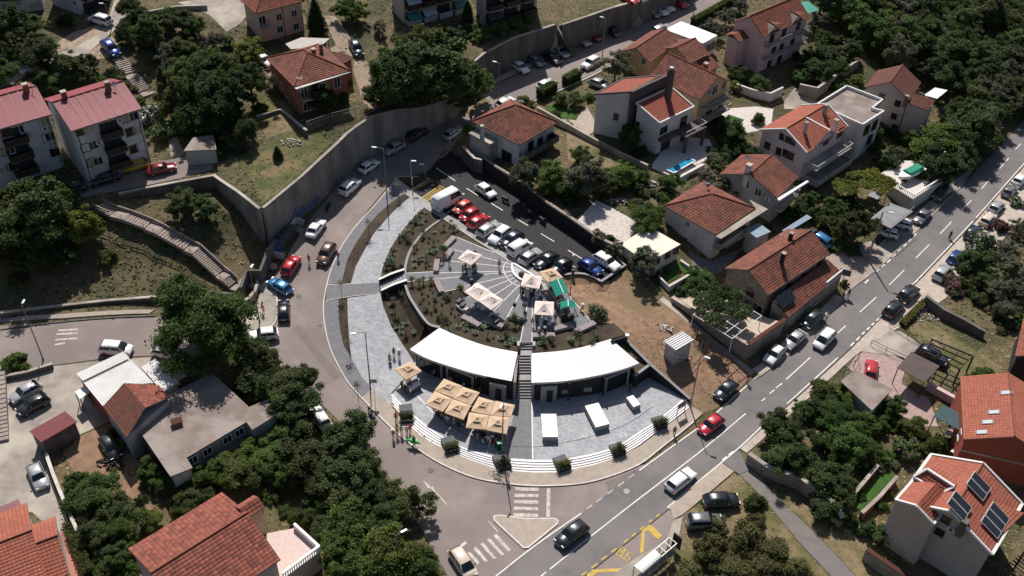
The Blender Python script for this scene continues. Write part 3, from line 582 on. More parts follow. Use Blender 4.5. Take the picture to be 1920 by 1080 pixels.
for i in range(n):
 zt=2.95+(DISC_Z+.05-2.95)*(i+1)/n;p=s0+d*ln*(i+.5)/n;mb=MB();mb.box((p.x,p.y,zt-.6),(ln/n+.02,2.2,.6),math.atan2(d.y,d.x));mb.build('step',M_COPE,t)
for s_,nm in((1.25,0),(-1.25,1)):
 mb=MB();mc=MB();prev=None
 for u,h in((-.02,.75),(.45,.85),(.62,.8),(1.,.6)):
  p=s0+d*ln*u+sd*s_;p.z=2.95+(DISC_Z-2.95)*min(1,max(0,u))+h
  if prev is not None:
   e=sd*.14
   mb.raw([(q.x,q.y,q.z if k else 1.5)for k in(0,1)for q in(prev-e,prev+e,p+e,p-e)],[(3,2,1,0),(4,5,6,7),(0,1,5,4),(1,2,6,5),(2,3,7,6),(3,0,4,7)])
   mc.bar(prev+Vector((0,0,.04)),p+Vector((0,0,.04)),.38,.09)
  prev=p
 mb.build('parapet',M_BLACKW,t);mc.build('coping',M_STEP_W,t)
# CENTRAL STAIRWAY
st=thing('plaza_stairway','steep grey stairway running down between the two white roofs','stairs',P(984,700,2))
tl,tr=P(975.5,644,DISC_Z),P(998,644,DISC_Z);bl,br_=P(968.5,751,TERR_Z),P(996.5,751,TERR_Z)
prof=[(.0,.12,3),(.12,.24,0),(.24,.56,7),(.56,.68,0),(.68,1.,7)];nst=17;z=DISC_Z+.05;dzs=(DISC_Z+.05-TERR_Z-.03)/nst
for a,b,k in prof:
 m_=max(k,1)
 for i in range(m_):
  if k:z-=dzs
  u0=a+(b-a)*i/m_;u1=a+(b-a)*(i+1)/m_
  q=[lerp(tl,bl,u0),lerp(tr,br_,u0),lerp(tr,br_,u1),lerp(tl,bl,u1)]
  mb=MB();mb.prism([(p.x,p.y)for p in q],z-.5,z);mb.build('step' if k else 'landing',M_WALKG,st)
for a,b,s_ in((tl,bl,-1),(tr,br_,1)):
 mb=MB();q=[(a.x+s_*.05,a.y),(a.x+s_*.4,a.y),(lerp(a,b,.12).x+s_*.4,lerp(a,b,.12).y),(lerp(a,b,.12).x+s_*.05,lerp(a,b,.12).y)]
 mb.prism(q,3.4,DISC_Z+.45);mb.build('parapet',M_BENCHS,st)
sheet('footway',[tuple(P(a,b,TERR_Z))[:2]for a,b in((968,751.5),(996.8,751.5),(998.5,861),(950,858),(958,800))],.006,M_DGREY,1.6,px=False,fz=Flat(TERR_Z))
ter=bpy.data.objects['terrace_ground']
Ft=Flat(TERR_Z)
def tline(l,wd,m):ribbon('inlay_line',[tuple(P(a,b,TERR_Z))[:2]for a,b in spl(l,4)],wd,.012,m,px=False,parent=ter,kind=None,fz=Ft)
tline([(997,752),(998.8,861)],.12,M_STEP_W);tline([(1222,763),(1185,790),(1143,808),(1100,821),(1052,831),(1000,838),(950,836)],.07,mat('drain_slot',(.05,.05,.05)))
tline([(778,737),(814,776)],.12,M_STEP_W);tline([(814,776),(875,815),(950,836)],.07,mat('drain_slot',(.05,.05,.05)))
for x,y in((1096,816),(1168,815)):
 q=[P(a,b,TERR_Z+.01)for a,b in((x-4,y-3.5),(x+5,y-3.5),(x+5,y+3.5),(x-4,y+3.5))]
 for i in range(4):mb=MB();mb.bar(q[i],q[(i+1)%4],.05,.012);mb.build('cover_frame',M_STEP_W,ter)
# CURVED WHITE STEPS AND PLANTERS
def resamp(l,n):
 L=[0]
 for a,b in zip(l[:-1],l[1:]):L.append(L[-1]+math.hypot(a[0]-b[0],a[1]-b[1]))
 out=[];j=0
 for i in range(n):
  s_=L[-1]*i/(n-1)
  while j<len(l)-2 and L[j+1]<s_:j+=1
  t=(s_-L[j])/max(1e-9,L[j+1]-L[j]);out.append((l[j][0]+(l[j+1][0]-l[j][0])*t,l[j][1]+(l[j+1][1]-l[j][1])*t))
 return out
NA=113
A_T=resamp([tuple(P(a,b,TERR_Z))[:2]for a,b in spl(STAIR_TOP,4)],NA);A_B=resamp([tuple(P(a,b,.2))[:2]for a,b in spl(STAIR_BOT,4)],NA)
planters=[(757,768),(833.5,830),(935,858),(1052,868),(1156.5,845),(1237.5,792)]
pk=[]
for x,y in planters:
 c=P(x,y,.7);pk.append(min(range(NA),key=lambda i:(A_T[i][0]-c.x)**2+(A_T[i][1]-c.y)**2))
steps=thing('curved_steps','five white steps sweeping in an arc round the lower terrace','steps',(*A_B[NA//2],.15))
cuts=[];s0_=0
for k in pk:cuts.append((s0_,k-2));s0_=k+2
cuts.append((s0_,NA-1))
for i in range(5):
 zt=TERR_Z-.1*i+.015
 for a,b in cuts:
  if b-a<2:continue
  inn=[lerp(Vector(A_T[j]),Vector(A_B[j]),i/5)for j in range(a,b+1)];out=[lerp(Vector(A_T[j]),Vector(A_B[j]),(i+.97)/5)for j in range(a,b+1)]
  mb=MB();n=len(inn);vs=[]
  for p,q in zip(inn,out):vs+=[(p.x,p.y,zt),(q.x,q.y,zt),(q.x,q.y,zt-.14)]
  fs=[]
  for j in range(n-1):k=3*j;fs+=[(k,k+1,k+4,k+3),(k+1,k+2,k+5,k+4)]
  mb.raw(vs,fs);mb.build('step',M_STEP_W,steps)
M_PLB=mat('planter_black',(.035,.035,.037),(.025,.025,.027),1.5,.6);M_PLL=mat('planter_lid',(.10,.10,.105),(.075,.075,.08),1.5,.7)
PLANTER_SPOTS=[]
for(x,y),k,lb in zip(planters,pk,('first planter of the curved steps, nearest the tall lamp on the promenade','second planter of the curved steps, below the big parasol group','third planter of the curved steps, with a lamp pole and bicycles in front','fourth planter of the curved steps, straight above the zebra crossing','fifth planter of the curved steps, with a small round topiary','last planter of the curved steps, nearest the main road and notice board')):
 a=Vector(A_T[k]);b=Vector(A_B[k]);d=(b-a);L=d.length;d.normalize();rz=math.atan2(d.y,d.x);c=(a+b)/2+d*.1
 t=thing('step_planter','dark box '+lb,'planter',(c.x,c.y,.15),0,'planters on the curved steps')
 W=1.7;D=L+.45;mb=MB();o2=a+d*(D/2-.35);mb.box((o2.x,o2.y,.1),(D,W,.85),rz);mb.build('box',M_PLB,t)
 q=a+d*(-.35+D*.21);mb=MB();mb.box((q.x,q.y,.95),(D*.42,W+.04,.05),rz);mb.build('lid',M_PLL,t)
 q=a+d*(-.35+D*.7);mb=MB();mb.box((q.x,q.y,.95),(D*.5,W-.2,.03),rz);mb.build('soil',M_SOIL,t)
 PLANTER_SPOTS.append((t,Vector((q.x,q.y,.97)),rz))
# PAVILIONS
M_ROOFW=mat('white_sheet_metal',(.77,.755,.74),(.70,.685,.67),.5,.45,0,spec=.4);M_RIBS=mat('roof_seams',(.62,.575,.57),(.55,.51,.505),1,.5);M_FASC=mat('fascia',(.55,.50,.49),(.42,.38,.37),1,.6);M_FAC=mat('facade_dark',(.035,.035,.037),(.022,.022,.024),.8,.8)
M_PANEL=mat('pale_panel',(.30,.29,.285),(.25,.245,.24),1,.7);M_GLASS=plain('dark_glass',(.012,.016,.02),.06,spec=.6);M_STCLAD=mat('stone_cladding',(.36,.34,.33),(.14,.13,.13),3.5,.85,.6)
def pavilion(label,back,front,base,panels,glass):
 nb=61;B=resamp([tuple(P(a,b,4.75))for a,b in spl(back,5)],nb);Fr=resamp([tuple(P(a,b,4.25))for a,b in spl(front,5)],nb)
 c=P(*base[len(base)//2],TERR_Z);t=thing('pavilion',label,'pavilion',c)
 rt=MB()
 vs=[]
 for i in range(nb):vs+=[(*B[i],4.72),(*Fr[i],4.22)]
 rt.raw(vs,[(2*i,2*i+1,2*i+3,2*i+2)for i in range(nb-1)],M_ROOFW)
 vs=[]
 for i in range(nb):vs+=[(*B[i],4.42),(*Fr[i],3.9)]
 rt.raw(vs,[(2*i+2,2*i+3,2*i+1,2*i)for i in range(nb-1)],M_FASC)
 rt.raw([(*p,z)for p,z in((B[0],4.72),(Fr[0],4.22),(Fr[0],3.9),(B[0],4.42))],[(0,3,2,1)],M_FASC);rt.raw([(*p,z)for p,z in((B[-1],4.72),(Fr[-1],4.22),(Fr[-1],3.9),(B[-1],4.42))],[(0,1,2,3)],M_FASC)
 ro=rt.build('roof',None,t)
 mb=MB();vs=[]
 for i in range(nb):vs+=[(*Fr[i],4.25),(*Fr[i],3.88)]
 Fo=offs(Fr,-.05)
 vs=[]
 for i in range(nb):vs+=[(*Fr[i],4.235),(*Fo[i],4.235),(*Fo[i],3.88),(*Fr[i],3.88)]
 fs=[]
 for i in range(nb-1):
  for k in range(4):fs.append((4*i+k,4*i+(k+1)%4,4*i+4+(k+1)%4,4*i+4+k))
 mb.raw(vs,fs);mb.build('gutter',M_FASC,ro)
 nr=nb;B2=B;F2=Fr
 mb=MB()
 for i in range(0,nr,2):mb.bar((*B2[i],4.725),(*F2[i],4.225),.11,.05)
 stuff(mb.build('roof_ribs',M_RIBS,ro))
 W=resamp([tuple(P(a,b,TERR_Z))for a,b in spl(base,5)],48);mb=MB();vs=[]
 for p in W:vs+=[(p[0],p[1],.5),(p[0],p[1],4.2)]
 mb.raw(vs,[(2*i,2*i+2,2*i+3,2*i+1)for i in range(47)])
 mb.build('front_wall',M_FAC,t)
 for e,s_ in((0,1),(-1,-1)):
  mb=MB();a=Vector((*B[e],.5));b=Vector((W[e][0],W[e][1],.5));mb.bar(a+Vector((0,0,1.85)),b+Vector((0,0,1.85)),.35,3.7);mb.build('end_wall',M_STCLAD,t)
 def pt(u):i=min(46,int(u*47));f_=u*47-i;return lerp(Vector(W[i]),Vector(W[i+1]),f_)
 def nrm(u):a=pt(max(0,u-.01));b=pt(min(1,u+.01));d=(b-a).normalized();return Vector((d.y,-d.x,0))
 for u0,u1,z1,dr in panels:
  a=pt(u0);b=pt(u1);n_=nrm((u0+u1)/2);a3=Vector((a.x,a.y,0))+n_*.35;b3=Vector((b.x,b.y,0))+n_*.35;mid=(z1+TERR_Z)/2
  mb=MB();mb.bar(a3+Vector((0,0,mid)),b3+Vector((0,0,mid)),.3,z1-TERR_Z);pn=mb.build('wall_panel',M_PANEL,t)
  if dr:
   m0=lerp(a3,b3,.36)+n_*.16;m1=lerp(a3,b3,.74)+n_*.16;mb=MB();mb.bar(m0+Vector((0,0,TERR_Z+1.1)),m1+Vector((0,0,TERR_Z+1.1)),.05,2.15);mb.build('door',plain('door_dark',(.02,.02,.022),.5),pn)
 for u0,u1 in glass:
  a=pt(u0);b=pt(u1);n_=nrm((u0+u1)/2);a3=Vector((a.x,a.y,0))+n_*.3;b3=Vector((b.x,b.y,0))+n_*.3
  mb=MB();zt=3.6
  for z_ in(zt,):mb.bar(a3+Vector((0,0,z_)),b3+Vector((0,0,z_)),.3,.2)
  for p in(a3,b3):mb.bar(p+Vector((0,0,TERR_Z)),p+Vector((0,0,zt+.1)),.25,.3)
  fr=mb.build('window_frame',M_PANEL,t);k=4
  for i in range(k):
   p,q=lerp(a3,b3,i/k),lerp(a3,b3,(i+1)/k);mb=MB();mb.bar(p+Vector((0,0,(zt+TERR_Z)/2)),q+Vector((0,0,(zt+TERR_Z)/2)),.04,zt-TERR_Z-.1);mb.build('pane',M_GLASS,fr)
   mb=MB();mb.bar(q+Vector((0,0,TERR_Z))+n_*.03,q+Vector((0,0,zt))+n_*.03,.06,.06);mb.build('mullion',M_FAC,fr)
 for u in(.33,.66):
  p=pt(u)+nrm(u).xy*.6 if False else pt(u);mb=MB();mb.box((p.x+nrm(u).x*.5,p.y+nrm(u).y*.5,TERR_Z),(.25,.25,3.3));mb.build('column',M_FAC,t)
 return t
pavilion('curved pavilion with white ribbed roof left of the central stairs',PAV_BACK_L,PAV_FRONT_L,[(781,684),(800,697),(830,709),(870,725),(915,741),(950,748),(964,751)],[(.78,.93,3.6,True)],[(.05,.3),(.36,.62)])
pavilion('curved pavilion with white ribbed roof right of the central stairs',PAV_BACK_R,PAV_FRONT_R,[(998,750),(1040,747),(1085,743),(1137,733),(1184,712)],[(.07,.22,3.6,True)],[(.68,.93)])
for x,y in((1061,728),(1102,724)):
 p=P(x,y,2.);t=bpy.data.objects['pavilion.001'];mb=MB();mb.box((p.x,p.y-.5,1.5),(1.1,.12,.75),.05);mb.build('serving_hatch',M_PANEL,t)
# GROUND PATCHES
def patch(name,poly,m,lift=.03,step=1.8,skirt=.0):return sheet(name,poly,lift,m,step,skirt=skirt)
patch('flower_bed',[(796.3,391),(781.8,404),(760,428),(745.7,447),(733.7,466),(724,485),(717,506),(714,511),(735,507),(757,500),(761,486),(769,467),(784,445),(804,427),(829,410)],M_SOIL,.12,1.4)
patch('flower_bed',[(713.5,555),(718.5,575.5),(734.6,616),(753.4,645.5),(776,678),(783,650),(800,620),(786,595),(772,573),(763,553),(757,538)],M_SOIL,.12,1.4)
patch('vacant_lot',[(1041,537),(1054,541),(1068.5,557),(1108,604),(1116,606),(1150,607),(1176,628),(1178,642),(1220,684),(1258,717),(1296,749),(1300,765),(1318,776),(1345,765),(1380,735),(1408,708),(1392,690),(1330,641),(1270,590),(1236,563),(1205,535),(1192,520),(1176,506),(1130,534),(1114,526),(1096,519),(1075,518),(1058,520)],M_DIRT,.05,1.5)
patch('footpath',[(1236,563),(1270,590),(1330,641),(1392,690),(1408,705),(1414,699),(1399,684),(1336,634),(1276,584),(1243,556)],M_CONC,.07,1.5)
patch('lawn',[(440,300),(470,335),(490,386),(529,355),(561,329),(622,268),(600,252),(560,240),(520,262),(480,280)],M_GRASS,.05,1.5)
patch('lawn',[(480,210),(500,262),(560,240),(545,205),(530,190),(500,175)],M_DRY,.04,1.5)
patch('hill_street',[(-80,135),(30,112),(100,100),(135,92),(190,60),(205,30),(215,0),(230,-40),(262,-40),(250,0),(228,45),(205,66),(165,100),(140,106),(90,125),(20,160),(-80,170)],M_CONC,.05,2)
patch('dirt_yard',[(100,98),(112,76),(140,60),(190,45),(200,58),(160,82),(136,92)],mat('pale_dirt',(.38,.29,.22),(.26,.2,.15),.8,.95,.4),.04,2)
patch('dirt_yard',[(145,110),(165,100),(210,68),(228,92),(205,108),(180,112)],mat('pale_dirt',(.38,.29,.22)),.06,2)
patch('hill_yard',[(333,5),(395,-5),(520,-20),(480,10),(450,45),(425,60),(392,28)],M_CONC,.05,2)
patch('hill_drive',[(608,30),(618,60),(630,85),(612,95),(640,100),(665,108),(662,132),(680,190),(700,210),(722,190),(700,160),(690,120),(668,90),(650,60),(628,30)],mat('drive_earth',(.34,.26,.2),(.22,.17,.13),.7,.95,.4),.05,2)
patch('street_apron',[(215,325),(290,305),(360,290),(395,300),(400,318),(322,338),(222,358),(150,370),(130,350)],M_ASPH_OLD,.05,2)
patch('hill_path',[(316,262),(332,255),(346,290),(330,298),(320,292)],M_CONC,.05,2)
patch('concrete_yard',[(-60,700),(90,688),(200,675),(330,667),(350,705),(262,765),(150,815),(78,848),(104,920),(130,982),(108,1004),(60,960),(-60,985)],M_CONC,.035,2)
patch('tiled_terrace',[(108,1004),(130,985),(152,1030),(172,1090),(125,1090)],mat('red_tiles',(.42,.19,.14),(.33,.15,.11),3,.85,.2),.08,1.5)
patch('scrap_yard',[(118,850),(150,818),(195,800),(240,830),(262,870),(262,930),(292,950),(280,960),(240,930),(190,895),(140,888)],M_DIRT,.05,1.5)
patch('verge',[(1735,516),(1828,418),(1912,323),(1965,262),(2020,300),(1930,402),(1872,458),(1805,530),(1770,562),(1722,592),(1692,612),(1668,625),(1640,642),(1600,670),(1485,775),(1400,850),(1388,842),(1472,767),(1593,658),(1656,594),(1700,550)],mat('pale_verge',(.47,.40,.34),(.34,.285,.24),.8,.9,.3),.1,1.8,skirt=.2)
patch('driveway',[(1612,660),(1635,642),(1668,622),(1690,622),(1735,655),(1742,668),(1712,660),(1700,675),(1680,668)],M_CONC,.13,1.6)
patch('paved_court',[(1605,668),(1640,648),(1700,680),(1690,720),(1720,740),(1705,770),(1670,745),(1625,720),(1590,690)],mat('pink_paving',(.40,.29,.265),(.28,.20,.185),1.5,.9,.3),.08,1.6)
patch('paved_court',[(1690,730),(1740,745),(1760,800),(1700,800),(1680,770)],mat('pink_paving',(.40,.29,.265)),.05,1.6)
patch('footpath',[(1385,889),(1436,940),(1455,964.5),(1495,1013),(1557,1079),(1570,1095),(1620,1095),(1603,1079),(1541,1013),(1503,975),(1458,935),(1412,878.6)],mat('footpath_asphalt',(.19,.165,.155),(.15,.13,.122),.8,.9,.2),.05,1.6)
patch('pavement',[(1353,869.5),(1376,885),(1303,947),(1278,967),(1262,975),(1258,957),(1251,954),(1300,912)],M_WALK,.15,1.6,skirt=.2)
patch('street_apron',[(1354,868.5),(1386,845),(1396,868),(1412,880),(1386,890),(1377,884)],M_ASPH,.1,1.6)
patch('dry_grass',[(1278,968),(1305,948),(1376,888),(1386,892),(1436,942),(1455,966),(1495,1015),(1557,1085),(1240,1110),(1272,1010)],M_DRY,.04,1.6)
patch('dry_grass',[(1460,935),(1505,975),(1543,1013),(1605,1080),(1700,1110),(1680,1060),(1620,1000),(1560,960)],M_DRY,.04,1.6)
patch('pavement',[(1262,976),(1280,970),(1272,1010),(1185,1090),(1130,1092),(1200,1041),(1250,1011)],M_CONC,.13,1.6,skirt=.2)
patch('dry_grass',[(1700,612),(1740,600),(1800,640),(1880,690),(1850,720),(1790,700),(1735,660)],M_DRY,.05,1.6)
patch('white_terrace',[(1074,435),(1100,395),(1117,376),(1141,387),(1203,422),(1185,445),(1162.5,459.5),(1120,452),(1098,452)],mat('crazy_paving',(.66,.60,.55),(.42,.36,.32),2.5,.9,.3),.08,1.5,skirt=.2)
patch('dry_grass',[(1062,222),(1110,262),(1145,292),(1160,330),(1100,345),(1065,300),(1062,250)],M_DRY,.05,1.6)
patch('pool_terrace',[(1222,310),(1240,285),(1290,258),(1330,262),(1338,285),(1285,338),(1245,330)],mat('pool_paving',(.62,.56,.52),(.5,.45,.41),2,.85,.2),.1,1.5,skirt=.3)
patch('garden_court',[(1355,205),(1420,200),(1450,205),(1445,240),(1425,245),(1400,250),(1350,235)],mat('pool_paving',(.62,.56,.52)),.06,1.6)
patch('driveway',[(1470,190),(1490,165),(1530,190),(1552,200),(1520,205),(1470,205)],M_CONC,.06,1.6)
patch('driveway',[(1548,480),(1640,450),(1655,495),(1592,545),(1555,520)],mat('drive_paving',(.36,.29,.25),(.28,.22,.19),1,.9,.2),.07,1.6)
patch('forecourt',[(1642,465),(1690,420),(1740,380),(1800,330),(1830,310),(1800,354),(1746,404),(1656,494)],M_CONC,.06,1.6)
patch('lawn',[(1243,512),(1262,502),(1275,517),(1255,530)],M_GREEN,.12,1.2);patch('lawn',[(1265,500),(1275,492),(1296,508),(1284,514)],M_GREEN,.12,1.2)
patch('checker_court',[(1290,470),(1330,492),(1380,470),(1400,460),(1352,510),(1330,520),(1300,500)],mat('checker_tiles',(.25,.24,.25),(.07,.07,.08),3.5,.8,0),.06,1.5)
patch('lawn',[(1602,950),(1645,880),(1676,890),(1670,900),(1615,962)],M_GREEN,.1,1.5);patch('lawn',[(1020,200),(1048,195),(1085,210),(1075,225),(1045,222)],M_GREEN,.07,1.5);patch('lawn',[(1365,215),(1395,225),(1385,240),(1360,232)],M_GREEN,.1,1.5)
patch('garden_path',[(1040,222),(1100,255),(1110,250),(1120,235),(1100,200),(1090,210),(1080,226)],M_WALK,.05,1.6)
patch('gravel',[(855,190),(890,175),(920,190),(880,215),(865,212)],M_DRY,.06,1.5)
patch('pavement',[(440,540),(455,520),(480,515),(500,530),(512,520),(519,560),(520,590),(510,612),(495,622),(470,618),(455,600),(480,580),(490,545),(470,540)],M_CONC,.16,1.5,skirt=.2)
patch('pavement',[(-60,605),(0,606),(120,598),(280,589),(290,582),(120,590),(-60,598)],M_WALK,.16,1.6,skirt=.2)
ribbon('kerb',[(-60,622),(0,619),(100,606),(200,597),(290,593)],.2,.05,M_CONC_D,height=.12)
ribbon('kerb',[(495,622),(512,610),(521,590),(519,560),(513,525)],.2,.05,M_KERB,height=.13)
ribbon('kerb',[(1412,714),(1480,658),(1540,598),(1592,545),(1654,496),(1746,405),(1800,352)],.3,.06,M_CONC,height=.12)
ribbon('pavement',[(1418,700),(1478,654),(1540,592),(1575,557)],1.6,.13,M_CONC)
patch('pavement',[(900,172),(975,136),(1060,96),(1150,55),(1240,14),(1225,12),(1130,55),(1040,96),(960,132),(890,168)],M_WALK,.1,2)
patch('dirt_yard',[(1040,90),(1130,50),(1240,0),(1220,-5),(1120,40),(1050,75),(960,118),(920,150),(960,132)],mat('parking_gravel',(.2,.155,.125),(.14,.11,.09),1,.95,.3),.05,2)
ribbon('kerb',[(1395,-12),(1330,25),(1200,93),(1110,143),(1000,191),(935,216)],.25,.05,M_KERB,height=.12)
# RETAINING AND GARDEN WALLS
def pwall(name,label,pts,wd,m,mcap=None,foot=None,cat='wall',off=.0,cap=.15,group=None,capw=.1):
 """wall through (px, py, top z); foot z number or None (1 m below the lower ground)"""
 q=[P(*p)for p in pts];c=q[len(q)//2].copy();xs=[(p.x,p.y)for p in q]
 if off:xs=offs(xs,off)
 t=thing(name,label,cat,(c.x,c.y,foot if foot is not None else BASE(c.x,c.y)),0,group);mb=MB();mc=MB();l=offs(xs,wd/2);r=offs(xs,-wd/2);n=len(xs)
 for M_,(e,up0,up1)in((mb,(.0,None,.0)),(mc,(capw/2,.0,cap))):
  if M_ is mc and not mcap:continue
  l2=offs(xs,wd/2+e);r2=offs(xs,-wd/2-e);vs=[]
  for i in range(n):
   zt=q[i].z+up1;zb=(foot if foot is not None else min(BASE(*xs[i]),HT(*xs[i]))-1.)if up0 is None else q[i].z+up0
   vs+=[(*l2[i],zb),(*r2[i],zb),(*r2[i],zt),(*l2[i],zt)]
  fs=[(3,2,1,0),tuple(4*(n-1)+k for k in range(4))]
  for i in range(n-1):
   for k in range(4):fs.append((4*i+k,4*i+(k+1)%4,4*i+4+(k+1)%4,4*i+4+k))
  M_.raw(vs,fs)
 mb.build('wall_body',m,t)
 if mcap:mc.build('coping',mcap,t)
 return t
big=pwall('retaining_wall','tall concrete retaining wall with blue graffiti along the climbing street',[(490,389,11.7),(529,357,11.7),(561,330.5,11.7),(595,299,11.8),(628,269,12.),(647,250,12.1),(668,234,12.2),(695,217,12.3),(740,205,11.6),(790,200,10.3),(850,182,9.3)],.45,M_CONC_L,M_CONC,off=-.3,cap=.1,capw=.04)
pwall('retaining_wall','return of the tall concrete wall facing the grassy stair slope',[(405,328,11.3),(425,342,11.4),(448,357,11.5),(470,374,11.6),(490,390,11.7)],.45,M_CONC_L,M_CONC,off=-.3,cap=.1,capw=.04)
pwall('retaining_wall','dark stone wall below the parking strip of the white flats',[(222,362,10.6),(270,352,10.7),(322,342,10.9),(405,327,11.2)],.4,M_CONC_D,M_CONC,off=-.25)
pwall('retaining_wall','stained concrete wall behind the cars along the upper street, left of its stairs',[(875,125,11.5),(905,100,12.4),(960,71,12.9),(1000,58,13.),(1038,46,13.1)],.4,M_CONC_D,M_CONC,off=-.25)
pwall('retaining_wall','stained concrete wall behind the cars along the upper street, right of its stairs',[(1052,46,13.1),(1100,30,13.2),(1140,16,13.2),(1202,-2,13.4),(1300,-46,14)],.4,M_CONC_D,M_CONC,off=-.25)
pwall('street_wall','low concrete wall between the stair slope and the left street',[(-60,592,4.9),(0,587,4.8),(100,575,4.6),(200,564,4.5),(290,557,4.4),(380,556,4.2),(430,556,4.1)],.35,M_CONC_D,M_CONC)
pwall('parapet_wall','curved grey stone parapet at the foot of the long stairway',[(432,572,3.9),(450,568,3.9),(466,560,3.9),(478,546,4.),(483,530,4.1),(481,525,4.1)],.35,M_CONC,M_CONC)
pwall('retaining_wall','dark zigzag wall beside the foot of the long stairway',[(451,540,5.4),(462,508,5.6),(488,508,5.6),(500,475,6.2),(515,450,6.5)],.35,M_CONC_D,M_CONC_D)
pwall('retaining_wall','short dark wall left of the foot of the long stairway',[(392,546,4.8),(415,550,4.6),(436,552,4.4)],.35,M_CONC_D,M_CONC_D)
def panels(t,pts,rows,wcol,dd=.55):
 q=[P(*p)for p in pts]
 for a,b in zip(q[:-1],q[1:]):
  n=Vector((-(b.y-a.y),b.x-a.x,0)).normalized();n=-n if n.y>0 else n;L=(b-a).xy.length;k=max(1,round(L/wcol));H=a.z-4. if a.z>6 else 4;bz=min(BASE(a.x,a.y),BASE(b.x,b.y))-.3
  for i in range(k):
   for j in range(rows):
    u0,u1=(i+.012)/k,(i+.988)/k;z0=bz+(min(a.z,b.z)-.1-bz)*(j+.012)/rows;z1=bz+(min(a.z,b.z)-.1-bz)*(j+.988)/rows;c0,c1=lerp(a,b,u0)+n*dd,lerp(a,b,u1)+n*dd;mb=MB();mb.bar(Vector((c0.x,c0.y,(z0+z1)/2)),Vector((c1.x,c1.y,(z0+z1)/2)),.05,z1-z0);mb.build('wall_panel',M_CONC_L,t)
panels(big,[(490,389,11.7),(529,357,11.7),(561,330.5,11.7),(595,299,11.8),(628,269,12.),(647,250,12.1)],4,2.6)
a,b=P(529,357,11.7),P(628,269,12.);pn=Vector((-(b.y-a.y),b.x-a.x,0)).normalized()
if pn.y>0:pn=-pn
a=a+pn*.7
def on_plane(px,py,p0,n):d=ray(px,py);o=Vector((0,0,CAM_H));t=(p0-o).dot(n)/d.dot(n);return o+d*t
M_GRAF=plain('graffiti_blue',(.05,.12,.30),.7)
for st in([(552,400),(556,384),(560,398),(552,400)],[(562,396),(566,380),(572,388),(565,391),(570,396)],[(575,390),(580,374),(584,384),(577,385)],[(586,384),(590,370)],[(590,370),(596,366),(592,374),(599,374)],[(595,380),(600,362),(605,372)],[(556,404),(558,390),(562,404)],[(568,398),(572,380)],[(572,380),(578,394)],[(583,390),(588,374),(592,384)],[(548,410),(551,396)]):
 mb=MB();q=[on_plane(x-2,y+6,a,pn)for x,y in st]
 for p0,p1 in zip(q[:-1],q[1:]):mb.bar(p0,p1,.02,.2,up=pn.cross((p1-p0).normalized()))
 mb.build('graffiti',M_GRAF,big)
t=thing('bin_enclosure','white concrete bay for waste bins under the graffiti wall','enclosure',G(530,465))
for a_,b_ in(((503,478),(531,487)),((556,418),(571,424)),((503,478),(514,466)),((540,440),(556,418))):
 A,B=G(*a_),G(*b_);mb=MB();mb.bar(A+Vector((0,0,.55)),B+Vector((0,0,.55)),.22,1.2);mb.build('side_wall',M_KERB,t)
mb=MB();mb.poly([G(x,y,.09)for x,y in((531,487),(570,428),(560,420),(516,472))],M_CONC);mb.build('floor_slab',M_CONC,t)
# OUTDOOR STAIRWAYS
def stairway(label,runs,wd,m,rails=None,mcheek=None):
 """runs: list of (px, py, z, steps to reach it)"""
 q=[P(a,b,z)for a,b,z,n in runs];t=thing('outdoor_stairway',label,'stairs',q[0]);
 for i in range(1,len(q)):
  n=runs[i][3];a,b=q[i-1],q[i];d=Vector((b.x-a.x,b.y-a.y,0));L=d.length;d.normalize();rz=math.atan2(d.y,d.x)
  if n==0:mb=MB();c=(a+b)/2;mb.box((c.x,c.y,min(a.z,b.z)-.55),(L+.3,wd,.6+abs(a.z-b.z)/2),rz);mb.build('landing',m,t);continue
  for k in range(n):
   p=a+d*L*(k+.5)/n;z=a.z+(b.z-a.z)*(k+(1 if b.z>a.z else 0))/n+.06;mb=MB();mb.box((p.x,p.y,z-.6),(L/n*.9,wd,.6),rz);mb.build('step',m,t)
 return t,q
M_STAIR=mat('stair_concrete',(.33,.27,.24),(.22,.18,.16),1,.9,.3)
sw,sq=stairway('long concrete stairway with handrail climbing the grassy slope',[(447,540,3.5,0),(437,533,3.9,0),(424,521,4.6,5),(412,512,4.8,0),(367,470,7.,15),(352,462,7.2,0),(298,432,8.6,10),(278,422,8.8,0),(237,406,9.6,8),(212,398,9.8,0),(185,386,10.3,6)],1.9,M_STAIR)
M_RAIL=plain('rail_ochre',(.30,.24,.15),.6);M_STEEL=plain('galvanised',(.30,.30,.31),.45,metal=.6)
for side,h,nm in((1.05,1.1,'handrail'),(-1.05,.35,'cheek_wall')):
 mb=MB();xs=offs([(p.x,p.y)for p in sq],side)
 for i in range(1,len(xs)-1):
  p0=Vector((*xs[i],sq[i].z+h));p1=Vector((*xs[i+1],sq[i+1].z+h));mb.bar(p0,p1,.09 if side>0 else .18,.09 if side>0 else .5)
  if side>0:mb.bar(p0-Vector((0,0,.45)),p1-Vector((0,0,.45)),.06);mb.bar(p0-Vector((0,0,h)),p0,.07)
 mb.build(nm,M_RAIL if side>0 else M_STAIR,sw)
stairway('old concrete steps dropping from the blue car on the hill',[(222,107,16.2,0),(243,138,14.9,9),(251,146,14.7,0),(271,170,13.4,9),(280,178,13.2,0)],2.2,M_STAIR)
stairway('steep stairs cut into the stained wall of the upper street',[(1079,101,7.7,0),(1072,92,8.4,3),(1045,52,12.9,20)],2.,M_CONC_D)
stairway('stepped ramp at the left edge of the concrete yard',[(-8,830,2.9,0),(-11,770,3.6,8),(-14,700,4.3,8)],3.,M_STAIR)
